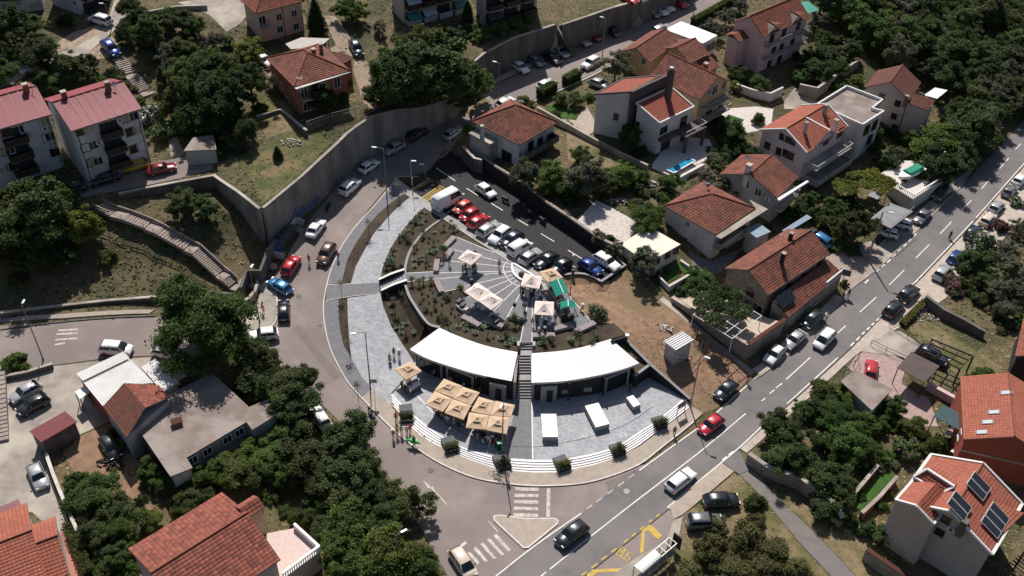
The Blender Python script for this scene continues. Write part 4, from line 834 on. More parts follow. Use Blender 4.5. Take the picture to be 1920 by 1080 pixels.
# BUILDING TOOLS
def clipb(poly,b,keep_above):
 out=[]
 for i in range(len(poly)):
  p,q=poly[i],poly[(i+1)%len(poly)];dp,dq=p[1]-b,q[1]-b
  if not keep_above:dp,dq=-dp,-dq
  if dp>=0:out.append(p)
  if(dp>=0)!=(dq>=0):t=dp/(dp-dq);out.append((p[0]+(q[0]-p[0])*t,p[1]+(q[1]-p[1])*t))
 return out
def roofplane(mb,pts,m,row=.4,rise=.05,thick=.16,mu=None):
 """tiled plane over a convex polygon; courses stepped, first two points are the eave"""
 pts=[Vector(p)for p in pts];e=(pts[1]-pts[0]);e.z=0;e.normalize();o=pts[0]
 n=(pts[1]-pts[0]).cross(pts[2]-pts[0])
 if n.z<0:n=-n
 n.normalize();g=n.cross(e)
 if g.z<0:g=-g
 if mb.uv is None:mb.uv={}
 q=[((p-o).dot(e),(p-o).dot(g))for p in pts];b0=min(c[1]for c in q);b1=max(c[1]for c in q);k=max(1,int(round((b1-b0)/row)));st=(b1-b0)/k
 for i in range(k):
  lo,hi=b0+i*st,b0+(i+1)*st;s=clipb(clipb(q,lo,True),hi,False)
  if len(s)<3:continue
  vs=[o+e*a+g*b+n*(.02+rise*(1-(b-lo)/st))for a,b in s]
  ar=sum(s[j][0]*s[(j+1)%len(s)][1]-s[(j+1)%len(s)][0]*s[j][1]for j in range(len(s)))
  if(e.cross(g)).dot(n)*ar<0:vs.reverse();s.reverse()
  mb.poly(vs,m);mb.uv[len(mb.f)-1]=s
  low=sorted([p for p in s if abs(p[1]-lo)<1e-6])
  if len(low)>=2:
   a0,a1=low[0][0],low[-1][0];p0,p1=o+e*a0+g*lo,o+e*a1+g*lo
   mb.poly([p0,p1,p1+n*(.02+rise),p0+n*(.02+rise)],m);mb.uv[len(mb.f)-1]=[(a0,lo),(a1,lo),(a1,lo+.05),(a0,lo+.05)]
 dn=Vector((0,0,-thick));mm=mu or M_EAVE
 k=len(pts)
 mb.poly([p+dn for p in pts][::-1],mm)
 for i in range(k):mb.poly([pts[i]+dn,pts[(i+1)%k]+dn,pts[(i+1)%k],pts[i]],mm)
M_EAVE=mat('eave_boards',(.28,.23,.2),(.18,.15,.13),1,.8)
M_FRAME=plain('window_frame_white',(.62,.60,.58),.5);M_FRAMED=plain('window_frame_brown',(.10,.055,.035),.5);M_PANE=plain('window_pane',(.015,.018,.022),.08,spec=.6);M_BLIND=mat('roller_blind',(.42,.33,.25),(.36,.28,.21),2,.7);M_BLINDW=mat('white_shutter',(.6,.6,.62),(.52,.52,.54),2,.7)
class House:
 def __init__(s,name,label,A,B,z0,ze,C=None,Dc=None,D=None,kind='hip',zr=None,ov=.45,wm=None,rm=None,verge=None,rowh=.4,cat='house',base=None,ridge_t=.5,flat_edge=.35,off=.0):
  s.z0,s.ze,s.ov=z0,ze,ov;a=P(*A,ze);b=P(*B,ze);d=b-a;s.W=d.length;s.u=d.normalized();s.v=Vector((-s.u.y,s.u.x,0));s.o=a
  if C:s.D=(P(*C,ze)-b).dot(s.v)
  elif Dc:s.D=(P(*Dc,ze)-a).dot(s.v)
  else:s.D=D
  s.wm=wm;s.rm=rm;zr=zr or ze+2.2;s.zr=zr;W,D_=s.W,s.D
  c=s.pt(W/2,D_/2,z0);s.t=thing(name,label,cat,c);s.mb=None
  ft=[s.pt(ov,ov),s.pt(W-ov,ov),s.pt(W-ov,D_-ov),s.pt(ov,D_-ov)];mb=MB()
  zt=ze-.05
  if kind=='gu' or kind=='gv':
   f=ft
   if kind=='gu':prof=lambda x,y:zt+(zr-ze)*(1-abs((y/D_)-ridge_t)/(ridge_t if y/D_<ridge_t else 1-ridge_t))
   else:prof=lambda x,y:zt+(zr-ze)*(1-abs(x/W-ridge_t)/(ridge_t if x/W<ridge_t else 1-ridge_t))
   if kind=='gu':loop=[(ov,ov),(W-ov,ov),(W-ov,D_*ridge_t),(W-ov,D_-ov),(ov,D_-ov),(ov,D_*ridge_t)]
   else:loop=[(ov,ov),(W*ridge_t,ov),(W-ov,ov),(W-ov,D_-ov),(W*ridge_t,D_-ov),(ov,D_-ov)]
   n=len(loop)
   lo=[s.pt(x,y,z0-1.5)for x,y in loop];hi=[s.pt(x,y,prof(x,y)-.08)for x,y in loop];mb.v=[tuple(p)for p in lo+hi]
   for i in range(n):j=(i+1)%n;mb.f.append([i,j,n+j,n+i]);mb.m.append(0)
  elif kind=='flat':mb.prism([(p.x,p.y)for p in ft],z0-1.5,ze-.15)
  else:mb.prism([(p.x,p.y)for p in ft],z0-1.5,ze-.05)
  s.wall=mb.build('wall',wm,s.t)
  r=MB();E=[s.pt(0,0,ze),s.pt(W,0,ze),s.pt(W,D_,ze),s.pt(0,D_,ze)];caps=[]
  if kind=='hip':
   if abs(W-D_)<.8:R0=R1=s.pt(W/2,D_/2,zr)
   elif W>D_:R0,R1=s.pt(D_/2,D_/2,zr),s.pt(W-D_/2,D_/2,zr)
   else:R0,R1=s.pt(W/2,W/2,zr),s.pt(W/2,D_-W/2,zr)
   if R0==R1:
    for i in range(4):roofplane(r,[E[i],E[(i+1)%4],R0],rm,rowh)
   elif W>D_:
    roofplane(r,[E[0],E[1],R1,R0],rm,rowh);roofplane(r,[E[1],E[2],R1],rm,rowh);roofplane(r,[E[2],E[3],R0,R1],rm,rowh);roofplane(r,[E[3],E[0],R0],rm,rowh)
   else:
    roofplane(r,[E[0],E[1],R0],rm,rowh);roofplane(r,[E[1],E[2],R1,R0],rm,rowh);roofplane(r,[E[2],E[3],R1],rm,rowh);roofplane(r,[E[3],E[0],R0,R1],rm,rowh)
   caps=[(E[0],R0),(E[1],R0 if W<=D_ else R1),(E[2],R1),(E[3],R1 if W<=D_ else R0),(R0,R1)]
  elif kind=='gu':
   R0,R1=s.pt(0,D_*ridge_t,zr),s.pt(W,D_*ridge_t,zr);roofplane(r,[E[0],E[1],R1,R0],rm,rowh);roofplane(r,[E[2],E[3],R0,R1],rm,rowh);caps=[(R0,R1)];vg=[(E[0],R0),(R0,E[3]),(E[1],R1),(R1,E[2])]
  elif kind=='gv':
   R0,R1=s.pt(W*ridge_t,0,zr),s.pt(W*ridge_t,D_,zr);roofplane(r,[E[1],E[2],R1,R0],rm,rowh);roofplane(r,[E[3],E[0],R0,R1],rm,rowh);caps=[(R0,R1)];vg=[(E[0],R0),(R0,E[1]),(E[2],R1),(R1,E[3])]
  elif kind=='flat':
   mm=rm;pl=[(p.x,p.y)for p in E];r.prism(pl,ze-.3,ze,mm)
   if flat_edge:
    for i in range(4):r.bar(E[i]+Vector((0,0,flat_edge/2)),E[(i+1)%4]+Vector((0,0,flat_edge/2)),.25,flat_edge,verge or wm)
  s.roof=r.build('roof',rm,s.t);s.E=E
  if caps:
   for a_,b_ in caps:
    if(a_-b_).length>.3:mb=MB();mb.tube([a_+Vector((0,0,.07)),b_+Vector((0,0,.07))],.13,6);mb.build('ridge_tiles',s.rm_cap(rm),s.roof)
  if verge and kind in('gu','gv'):
   for a_,b_ in vg:mb=MB();mb.bar(a_+Vector((0,0,.04)),b_+Vector((0,0,.04)),.26,.3);mb.build('verge',verge,s.roof)
 def rm_cap(s,rm):
  return M_CAP
 def pt(s,x,y,z=.0):p=s.o+s.u*x+s.v*y;return Vector((p.x,p.y,z))
 def side(s,w):
  o,W,D_=s.ov,s.W,s.D
  return{'f':(s.pt(o,o),-s.v,s.u,W-2*o),'r':(s.pt(W-o,o),s.u,s.v,D_-2*o),'l':(s.pt(o,o),-s.u,s.v,D_-2*o),'b':(s.pt(o,D_-o),s.v,s.u,W-2*o)}[w]
 def hit(s,w,px,py,hw=.5,hh=.5,zlim=None):
  p0,n,t,L=s.side(w);q=on_plane(px,py,p0,n);a=max(hw+.05,min(L-hw-.05,(q-p0).dot(t)));z=max(s.z0+hh,min((zlim or s.ze+1.5)-hh-.1,q.z));r=p0+t*a;r.z=z
  return r,n,t
 def win(s,w,px,py,ww=1.1,hh=1.3,blind=None,fm=None,door=False):
  c,n,t=s.hit(w,px,py,ww/2,hh/2);fm=fm or M_FRAME;mb=MB();f=.08
  for dx,dz,a,b in((0,hh/2,ww+f,f),(0,-hh/2,ww+f,f),(-ww/2,0,f,hh),(ww/2,0,f,hh),(0,0,.06,hh)):
   q=c+t*dx+Vector((0,0,dz))+n*.03;mb.bar(q-t*a/2,q+t*a/2,.1,b)
  o=mb.build('door' if door else 'window',fm,s.t);mb=MB();q=c+n*.012;mb.bar(q-t*(ww/2-.02),q+t*(ww/2-.02),.05,hh-.02);mb.build('pane',blind or M_PANE,o)
  if not door:mb=MB();q=c-Vector((0,0,hh/2+.08))+n*.06;mb.bar(q-t*(ww/2+.1),q+t*(ww/2+.1),.2,.06);mb.build('sill',M_KERB,o)
  return o
 def balcony(s,w,a,b,zf,dep=1.2,rh=1.,rm=None,slabm=None,solid=False):
  """a..b fractions along wall side w, floor height zf"""
  p0,n,t,L=s.side(w);p,q=p0+t*L*a,p0+t*L*b;sl=MB();z=Vector((0,0,zf));m0=(p+q)/2+n*dep/2
  sl.bar(p+n*dep/2+z,q+n*dep/2+z,dep,.2);o=sl.build('balcony',slabm or M_CONC,s.t);mb=MB();rm=rm or M_STEEL
  k=[p+n*.05,p+n*dep,q+n*dep,q+n*.05]
  for e0,e1 in zip(k[:-1],k[1:]):
   if solid:mb.bar(e0+z+Vector((0,0,rh/2+.1)),e1+z+Vector((0,0,rh/2+.1)),.1,rh)
   else:
    mb.bar(e0+z+Vector((0,0,rh+.1)),e1+z+Vector((0,0,rh+.1)),.07,.07);m_=max(2,int((e1-e0).length/.22))
    for i in range(m_+1):x=e0+(e1-e0)*i/m_;mb.bar(x+z+Vector((0,0,.1)),x+z+Vector((0,0,rh+.1)),.03,.03)
  mb.build('railing',rm,o)
  return o
 def chimney(s,px,py,zt,w=.6,m=None):
  p=P(px,py,zt);mb=MB();h=zt-s.ze+.6;mb.box((p.x,p.y,zt-h),(w,w,h),math.atan2(s.u.y,s.u.x));o=mb.build('chimney',m or M_BRICK,s.t);mb=MB();mb.box((p.x,p.y,zt),(w+.15,w+.15,.12),math.atan2(s.u.y,s.u.x));mb.build('chimney_cap',M_CONC,o);return o
 def slab(s,name,pts,z,th=.15,m=None):
  q=[P(a,b,z)for a,b in pts];mb=MB();mb.prism([(p.x,p.y)for p in q],z-th,z);return mb.build(name,m or M_CONC,s.t)
 def pipe(s,w,frac):
  p0,n,t,L=s.side(w);p=p0+t*L*frac+n*.08;mb=MB();mb.tube([(p.x,p.y,s.z0-.3),(p.x,p.y,s.ze-.1)],.06,6);mb.build('downpipe',M_FRAMED,s.t)
 def ac(s,w,px,py):
  c,n,t=s.hit(w,px,py,.4,.4);mb=MB();q=c+n*.18;mb.bar(q-t*.4,q+t*.4,.3,.55);o=mb.build('air_conditioner',M_FRAME,s.t);mb=MB();q=c+n*.34;mb.tube([q,q+n*.02],.2,10);mb.build('fan_grille',M_FAC,o)
def flatvol(name,label,pts,z0,z1,wm,rm,parapet=.0,pm=None,cat='building',ov=.25,org=None,inset=True):
 q=[P(a,b,z1)for a,b in pts];c=sum(q,Vector())/len(q);t=thing(name,label,cat,(c.x,c.y,z0));mb=MB();xy=[(p.x,p.y)for p in q]
 ar=sum(xy[i][0]*xy[(i+1)%len(xy)][1]-xy[(i+1)%len(xy)][0]*xy[i][1]for i in range(len(xy)))
 if ar<0:xy=xy[::-1]
 inn=offs(xy,ov,True);mb.prism(inn,z0-1.2,z1-.12);wl=mb.build('wall',wm,t);mb=MB();mb.prism(xy,z1-.14,z1);rf=mb.build('roof',rm,t)
 if parapet:
  mb=MB();n=len(xy)
  for i in range(n):a,b=xy[i],xy[(i+1)%n];mb.bar((*a,z1+parapet/2),(*b,z1+parapet/2),.28,parapet)
  mb.build('parapet',pm or wm,rf)
 t['_']=0;del t['_']
 return t,[Vector((*p,0))for p in inn]
def wwin(t,p0,p1,px,py,ww,hh,z0,z1,fm=None,pane=None,name='window'):
 """window on the vertical wall p0-p1 of any thing"""
 d=(p1-p0);d.z=0;L=d.length;d.normalize();n=Vector((d.y,-d.x,0))
 if n.y>0:n=-n
 q=on_plane(px,py,p0,n);a=max(ww/2,min(L-ww/2,(q-p0).dot(d)));z=max(z0+hh/2,min(z1-hh/2,q.z));c=p0+d*a;c.z=z;mb=MB();f=.08
 for dx,dz,w_,h_ in((0,hh/2,ww+f,f),(0,-hh/2,ww+f,f),(-ww/2,0,f,hh),(ww/2,0,f,hh),(0,0,.05,hh)):
  r=c+d*dx+Vector((0,0,dz))+n*.03;mb.bar(r-d*w_/2,r+d*w_/2,.1,h_)
 o=mb.build(name,fm or M_FRAME,t);mb=MB();r=c+n*.012;mb.bar(r-d*(ww/2-.02),r+d*(ww/2-.02),.05,hh-.02);mb.build('pane',pane or M_PANE,o);return o
T_RED=tilemat('tiles_red',(.28,.092,.06),(.17,.06,.042),(.08,.04,.03),dirt=.5);T_BROWN=tilemat('tiles_brown',(.155,.058,.041),(.105,.042,.032),(.06,.034,.027));T_ORANGE=tilemat('tiles_orange',(.37,.122,.08),(.28,.088,.058),(.21,.08,.055),dirt=.4);T_OLD=tilemat('tiles_weathered',(.28,.10,.068),(.15,.058,.042),(.055,.036,.03),dirt=.85);T_BIG=tilemat('tiles_barrel',(.31,.10,.068),(.14,.05,.038),(.085,.04,.03),pw=.5,ph=.42,dirt=.35)
M_CAP=mat('ridge_clay',(.25,.09,.055),(.13,.055,.038),2,.9)
M_BRICK=mat('chimney_brick',(.30,.12,.08),(.2,.085,.06),3,.9)
W_WHITE=mat('render_white',(.62,.585,.56),(.5,.47,.45),.6,.9,.15,stretch=(1,1,.35),c3=(.42,.39,.37),s3=.35,bscale=8);W_GREY=mat('render_grey',(.42,.40,.385),(.33,.315,.30),.6,.9,.15,stretch=(1,1,.35),c3=(.25,.235,.22),s3=.35,bscale=8);W_YEL=mat('render_yellow',(.54,.39,.225),(.46,.33,.19),.6,.9,.1,bscale=8);W_PINK=mat('render_pink',(.55,.40,.39),(.47,.34,.335),.6,.9,.1,bscale=8);W_ROSE=mat('render_rose',(.66,.53,.52),(.58,.46,.455),.6,.9,.1,bscale=8);W_PEACH=mat('render_peach',(.60,.40,.30),(.5,.33,.25),.6,.9,.1,bscale=8);W_TERRA=mat('render_terracotta',(.36,.13,.09),(.28,.10,.07),.6,.9,.1,bscale=8);W_BEIGE=mat('render_beige',(.50,.42,.37),(.42,.35,.31),.6,.9,.1,bscale=8);W_RED=mat('render_red',(.34,.085,.055),(.27,.068,.045),.6,.9,.1,bscale=8);W_FLATS=mat('render_flats',(.60,.59,.60),(.45,.445,.455),.5,.9,.15,stretch=(1,1,.3),c3=(.36,.355,.36),s3=.3,bscale=6)
M_METRED=mat('red_sheet_metal',(.27,.064,.076),(.225,.052,.062),.5,.55,0);M_METWH=mat('white_corrugated',(.72,.71,.69),(.6,.585,.57),.6,.55,0);M_CROOF=mat('concrete_roof',(.25,.20,.175),(.165,.13,.113),.5,.92,.3,c3=(.29,.245,.22),s3=.3,bscale=6);M_WOODD=mat('dark_timber',(.06,.04,.032),(.035,.024,.02),2,.8)
def ribs(parent,a,b,c,d,n,m,hh=.06,w_=.08,name='roof_ribs'):
 """raised seams running from edge a-b to edge d-c"""
 mb=MB()
 for i in range(n+1):t=i/n;p,q=lerp(a,b,t),lerp(d,c,t);mb.bar(p+Vector((0,0,hh/2+.03)),q+Vector((0,0,hh/2+.03)),w_,hh)
 return stuff(mb.build(name,m,parent))
# HOUSES
h=House('hip_roof_house','white two storey house with weathered square hip roof and concrete canopy',(1245,386),(1341.5,440),3.,8.2,C=(1420,392.6),kind='hip',zr=10.7,ov=.25,wm=W_WHITE,rm=T_OLD)
h.slab('canopy_slab',[(1342,443),(1352,447.5),(1440,392),(1405,374),(1418,393)],8.1,.18,M_CONC);h.win('f',1290,420,.7,.8);h.win('f',1286,449,.7,.8)
p=h.side('r');h.balcony('r',.02,.75,5.6,1.3,.9,slabm=M_CONC,rm=M_CONC,solid=True);h.win('r',1360,452,1.6,1.9,door=True,fm=M_FRAMED);h.win('r',1378,443,2.,1.5,blind=M_BLINDW);h.win('r',1398,430,2.2,1.5,blind=M_BLINDW);h.win('r',1352,478,1.4,1.9,door=True,fm=M_FRAMED);h.win('r',1395,455,1.4,1.9,door=True)
q=P(1421,432,6.6);mb=MB();mb.box((q.x,q.y,2.5),(2.6,2.2,4.),.6);mb.build('stair_porch',W_WHITE,h.t);mb=MB();mb.box((q.x,q.y,6.5),(3.,2.6,.12),.6);mb.build('porch_roof',mat('blue_sheet',(.25,.32,.38)),h.t)
mb=MB();ball(mb,P(1328,346,10.9),.35);mb.build('chimney_pot',plain('blue_cowl',(.05,.18,.3)),h.t)
t,w_=flatvol('flat_annex','low annex with bright cream flat roof beside the square hip roof house',[(1164,458),(1216,424),(1276,458),(1214,493)],4.,6.6,W_WHITE,mat('cream_roof',(.74,.65,.55),(.66,.58,.49),.8,.9,.1),cat='annex')
for x,y in((1233,478),(1253,466),(1268,460)):wwin(t,Vector((*P(1214,493,6.6).xy,0)),Vector((*P(1276,458,6.6).xy,0)),x,y+8,1.,1.,4.2,6.2,M_FRAMED)
h=House('hip_roof_house','unfinished grey and white house with pyramid tile roof above the car park',(884,227),(973.5,272),6.,11.,C=(1057,233.5),kind='hip',zr=14.2,ov=.5,wm=W_WHITE,rm=T_OLD)
h.balcony('r',.02,.98,8.,1.4,.95,solid=True,rm=M_CONC_D,slabm=M_CONC_D)
for x,y in((995,275),(1012,268),(1030,260),(1046,252)):h.win('r',x,y,1.3,2.1,door=True,fm=M_FRAMED)
h.win('r',998,305,1.6,1.2);h.win('f',950,297,2.2,2.2,door=True,fm=M_CONC_D)
mb=MB();q=P(913,262,8.6);mb.box((q.x,q.y,4.6),(4.6,3.4,4.9),h.u.angle_signed if False else math.atan2(h.u.y,h.u.x));mb.build('side_block',W_GREY,h.t);mb=MB();mb.box((q.x,q.y,9.5),(5.,3.8,.2),math.atan2(h.u.y,h.u.x));mb.build('side_block_roof',M_CONC,h.t)
q=P(911,233,11.6);mb=MB();mb.box((q.x-.6,q.y-1.2,9.5),(.6,.6,2.6),.4);mb.build('chimney',W_GREY,h.t)
h=House('hip_roof_house','terracotta walled house with dark tiled hip roof above the graffiti wall',(497.5,109),(551,162.5),12.8,18.4,C=(656,131.6),kind='hip',zr=20.8,ov=.5,wm=W_TERRA,rm=T_OLD)
h.chimney(587.5,92,20.9,.6);h.chimney(601,83,21.2,.5);h.balcony('f',.0,.35,15.6,1.4,.9,rm=plain('rail_red',(.3,.05,.04),.5));h.balcony('r',.05,.6,15.6,1.2,.9,rm=plain('rail_red',(.3,.05,.04),.5));h.win('f',527,160,1.2,1.4);h.win('f',540,188,1.1,1.3)
for x,y in((570,175),(605,165),(632,155)):h.win('r',x,y,1.2,1.9,door=True)
for x,y in((575,200),(610,190)):h.win('r',x,y,1.2,1.3)
h.slab('gutter_canopy',[(552,165),(556,167),(658,135),(656,131)],18.3,.12,M_KERB)
t2,_=flatvol('tiled_annex','small red tiled annex behind the terracotta house',[(618,106),(641,95),(661,111),(637,122)],12.8,17.2,W_TERRA,T_RED,cat='annex')
h=House('hip_roof_house','peach house with bright red hip roof at the top left',(449,-2),(479,25),15.2,21.3,C=(572,2),kind='hip',zr=23.6,ov=.5,wm=W_PEACH,rm=T_RED)
for x,y in((523,32),(551,25),(525,55),(555,50)):h.win('r',x,y,1.1,1.3)
h.balcony('r',.02,.2,18.2,1.2,1.);h.win('r',490,40,1.3,1.9,door=True);h.win('f',465,40,1.,1.2);h.pipe('r',.55)
for nm,lb,A_,B_,wins in(('apartment_block','white four storey flats with red metal roof, the nearer block with the yellow car',(133.7,246.3),(265.7,204),((150,246),(166,241),(160,277),(175,272),(237,222),(250,218),(244,247),(258,243),(251,279),(265,275),(172,304),(184,302))),('apartment_block','white four storey flats with faded red metal roof cut off by the left edge',(-62,260),(97,214.8),((12,249),(90,227),(89,258),(102,253),(5,285),(18,281),(112,282),(8,318),(22,312),(45,240),(-5,252)))):
 h=House(nm,lb,A_,B_,10.4,20.4,D=11.5,kind='gu',zr=22.4,ov=.4,wm=W_FLATS,rm=M_METRED,rowh=6,ridge_t=.52,cat='flats')
 E=h.E;ribs(h.roof,E[0],E[1],h.pt(h.W,h.D*.52,22.4),h.pt(0,h.D*.52,22.4),46,M_METRED,.05,.05)
 mb=MB()
 for i in range(1,9):a_,b_=lerp(E[0],E[1],i/9-.01),lerp(h.pt(0,h.D*.52,22.4),h.pt(h.W,h.D*.52,22.4),i/9-.01);mb.bar(a_+Vector((0,0,.08)),b_+Vector((0,0,.08)),.22,.04)
 mb.build('roof_lights',mat('pale_sheet',(.42,.19,.19),(.36,.16,.16)),h.roof)
 for i,(x,y)in enumerate(wins):h.win('f',x,y,1.35,1.35,blind=M_BLIND if i%3==1 else(M_BLINDW if i%7==2 else None),fm=M_FRAME if i%2 else M_FRAMED)
 for zf in(17.6,14.9,12.2):h.balcony('f',.36,.66,zf,1.3,1.,rm=M_WOODD,slabm=M_CONC_D,solid=True)
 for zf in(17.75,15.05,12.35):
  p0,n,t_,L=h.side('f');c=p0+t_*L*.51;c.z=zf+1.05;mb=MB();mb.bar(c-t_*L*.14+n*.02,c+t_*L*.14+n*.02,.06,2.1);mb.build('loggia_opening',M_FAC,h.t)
 h.pipe('f',.04);h.pipe('f',.97);h.chimney(118 if A_[0]>0 else 46,172 if A_[0]>0 else 158,23.4,.7,M_BRICK);h.ac('f',223 if A_[0]>0 else 83,224 if A_[0]>0 else 240);h.ac('f',184 if A_[0]>0 else 115,266 if A_[0]>0 else 270)
 if A_[0]>0:h.chimney(200,154,23.4,.7,M_BRICK)
def block(label,base,Hh,z0,wm,cat='flats'):
 q=[P(a,b,z0)for a,b in base];d=(q[1]-q[0]);u=(q[2]-q[1]).normalized();v=Vector((-u.y,u.x,0));L=(q[2]-q[1]).length;dep=abs(d.dot(v));o=q[1];c=o+u*L/2+v*dep/2
 t=thing('apartment_block',label,cat,(c.x,c.y,z0));pl=[o,o+u*L,o+u*L+v*dep,o+v*dep];mb=MB();mb.prism([(p.x,p.y)for p in pl],z0-1.5,z0+Hh);mb.build('wall',wm,t);mb=MB();mb.prism([(p.x,p.y)for p in pl],z0+Hh+.003,z0+Hh+.3);mb.build('roof',M_CROOF,t);return t,o,u,v,L,dep
def fbalc(t,o,u,n,a,b,z,dep=1.3,rm=None,awn=None):
 p,q=o+u*a,o+u*b;mb=MB();mb.bar(Vector((p.x,p.y,z))+n*dep/2,Vector((q.x,q.y,z))+n*dep/2,dep,.2);ob=mb.build('balcony',M_CONC,t);mb=MB();k=[p+n*.05,p+n*dep,q+n*dep,q+n*.05]
 for e0,e1 in zip(k[:-1],k[1:]):mb.bar(Vector((e0.x,e0.y,z+.6)),Vector((e1.x,e1.y,z+.6)),.08,1.)
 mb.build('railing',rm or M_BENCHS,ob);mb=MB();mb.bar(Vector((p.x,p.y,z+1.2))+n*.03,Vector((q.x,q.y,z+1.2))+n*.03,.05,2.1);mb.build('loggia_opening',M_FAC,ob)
 if awn:mb=MB();mb.poly([Vector((*(p+n*.05).xy,z+2.4)),Vector((*(q+n*.05).xy,z+2.4)),Vector((*(q+n*1.7).xy,z+1.4)),Vector((*(p+n*1.7).xy,z+1.4))][::-1],awn);mb.build('awning',awn,ob)
t,o,u,v,L,dep=block('beige block of flats with green awnings above the big tree',[(697.5,41),(759,50),(876,20)],13,13.2,W_BEIGE)
AW1=mat('awning_teal',(.06,.2,.19),(.04,.14,.14),2);AW2=mat('awning_pale',(.42,.46,.46),(.36,.4,.4),2)
for k,z in enumerate((13.6,16.6,19.6,22.6)):
 for i in range(4):a=L*(.02+.245*i);fbalc(t,o,u,-v,a,a+L*.2,z,1.3,M_WOODD if k%2 else M_BENCHS,AW1 if(i+k)%3==0 else(AW2 if(i+k)%3==1 else None))
for x,y in((732,9),(721,27),(735,33)):wwin(t,o,o+v*dep,x,y,.9,.9,13.5,25)
t,o,u,v,L,dep=block('pale block of flats with dark wooden balcony at top centre',[(880,44),(907,50),(1006,22)],13,13.,W_GREY)
for k,z in enumerate((13.3,16.2,19.1,22)):
 for i in range(3):a=L*(.04+.32*i);fbalc(t,o,u,-v,a,a+L*.26,z,1.3,M_WOODD if k<2 else M_BENCHS,mat('awning_dark',(.08,.06,.055))if k==0 and i==0 else None)
t,o,u,v,L,dep=block('grey block of flats at the top left corner with shuttered windows',[(-100,0),(-70,38),(85,24)],11,17.6,W_FLATS)
for k,z in enumerate((18.2,20.8,23.6)):
 for i in range(5):
  q=o+u*L*(.1+.2*i);wwin(t,o,o+u*L,0,0,1.3,1.3,z,z+1.3)if False else None
for x,y in((5,14),(12,11),(62,12),(72,9),(30,4)):wwin(t,o,o+u*L,x,y,1.3,1.3,18,28,None,M_BLIND)
fbalc(t,o,u,-v,L*.52,L*.78,20.9,1.3,M_WOODD)
t,o,u,v,L,dep=block('white flats with laundry on the balcony near the parked white van',[(83,28),(152,37),(214,8)],11,17.2,W_FLATS)
for z in(17.6,20.4,23.2):fbalc(t,o,u,-v,L*.15,L*.75,z,1.3,M_WOODD)
for x,y in((150,30),(142,6)):wwin(t,o+v*dep,o,x,y,.9,.9,17.5,27)
def proof(t,pts,rm,wm,z0,ov=.35,wallname='wall',verge=None,row=.4):
 """mono-pitch volume: roof corners (px,py,z) with the low eave first; walls below"""
 q=[P(*p)for p in pts]
 if len(q)==3:q.append(q[0]+q[2]-q[1])
 xy=[(p.x,p.y)for p in q];c=sum(q,Vector())/4;mb=MB();inn=[c+(p-c)*.95 for p in q];mb.prism([(p.x,p.y)for p in inn],z0-1.5,[p.z-.12 for p in inn]);w_=mb.build(wallname,wm,t);mb=MB();roofplane(mb,q,rm,row);r=mb.build('roof',rm,t)
 if verge:
  for i in range(4):mb=MB();mb.bar(q[i]+Vector((0,0,.05)),q[(i+1)%4]+Vector((0,0,.05)),.3,.28);mb.build('verge',verge,r)
 return q,inn,w_,r
c=P(1200,240,6.5);t=thing('modern_house','modern white house with two red mono-pitch roofs and a dark slab wall by the pool','house',c)
W_MOD=mat('render_modern',(.60,.56,.54),(.54,.50,.485),.5,.9,.1);M_SLAB=mat('dark_fin',(.11,.085,.085),(.085,.065,.065),.8,.8)
T_MOD=tilemat('tiles_flat_red',(.31,.095,.062),(.25,.075,.05),(.2,.062,.042),pw=.5,ph=.4,dirt=.3)
q1,i1,w1,r1=proof(t,[(1169.5,147.7,14.6),(1115.7,177,14.6),(1184,172.5,16.4)],T_MOD,W_MOD,6.5,verge=M_SLAB)
q2,i2,w2,r2=proof(t,[(1236.6,231.5,12.6),(1301,200.5,12.6),(1258,164,14.6)],T_MOD,W_MOD,6.3,verge=W_MOD)
a,b=P(1184,172.5,16.6),P(1256,138.5,16.6);mb=MB();mb.bar(Vector((a.x,a.y,11.3)),Vector((b.x,b.y,11.3)),.5,10.8);mb.build('slab_wall',M_SLAB,t)
q=P(1259,130,19.4);mb=MB();mb.box((q.x,q.y,14),(.9,.9,5.4),.5);o_=mb.build('chimney',M_SLAB,t);mb=MB();mb.tube([(q.x,q.y,19.4),(q.x,q.y,19.8)],.35,8);mb.build('chimney_cap',M_STEEL,o_)
for p0,p1,ws in((i1[1],i1[2],((1155,219,.8,1.3),)),(i2[0],i2[1],((1244,244,1.8,1.3),(1281,228,1.6,2.),(1247,275,2.2,2.2),(1284,265,2.,2.2))),(i2[3],i2[0],((1196,232,.7,.7),))):
 for x,y,a_,b_ in ws:wwin(t,Vector((p0.x,p0.y,0)),Vector((p1.x,p1.y,0)),x,y,a_,b_,6.5,16,M_FRAMED)
d=(i2[1]-i2[0]);d.z=0;d.normalize();n=Vector((d.y,-d.x,0));a=Vector((i2[0].x,i2[0].y,9.4));mb=MB();L=(i2[1]-i2[0]).xy.length;mb.bar(a+n*.6,a+n*.6+d*L*.55,1.2,.5);mb.build('balcony',M_SLAB,t);mb=MB();mb.bar(a+n*1.4+d*L*.5,a+n*1.4+d*L*1.15,2.8,.35);tb=mb.build('terrace_slab',M_SLAB,t)
for f in(.55,1.1):q=a+n*2.5+d*L*f;mb=MB();mb.box((q.x,q.y,5.5),(.5,.5,3.8));mb.build('column',M_SLAB,t)
mb=MB();k=[a+n*2.75+d*L*.5,a+n*2.75+d*L*1.13,a+d*L*1.13]
for e0,e1 in zip(k[:-1],k[1:]):mb.bar(e0+Vector((0,0,1.15)),e1+Vector((0,0,1.15)),.06,.06);[mb.bar(lerp(e0,e1,j/5),lerp(e0,e1,j/5)+Vector((0,0,1.15)),.05)for j in range(6)]
mb.build('railing',M_FRAME,tb)
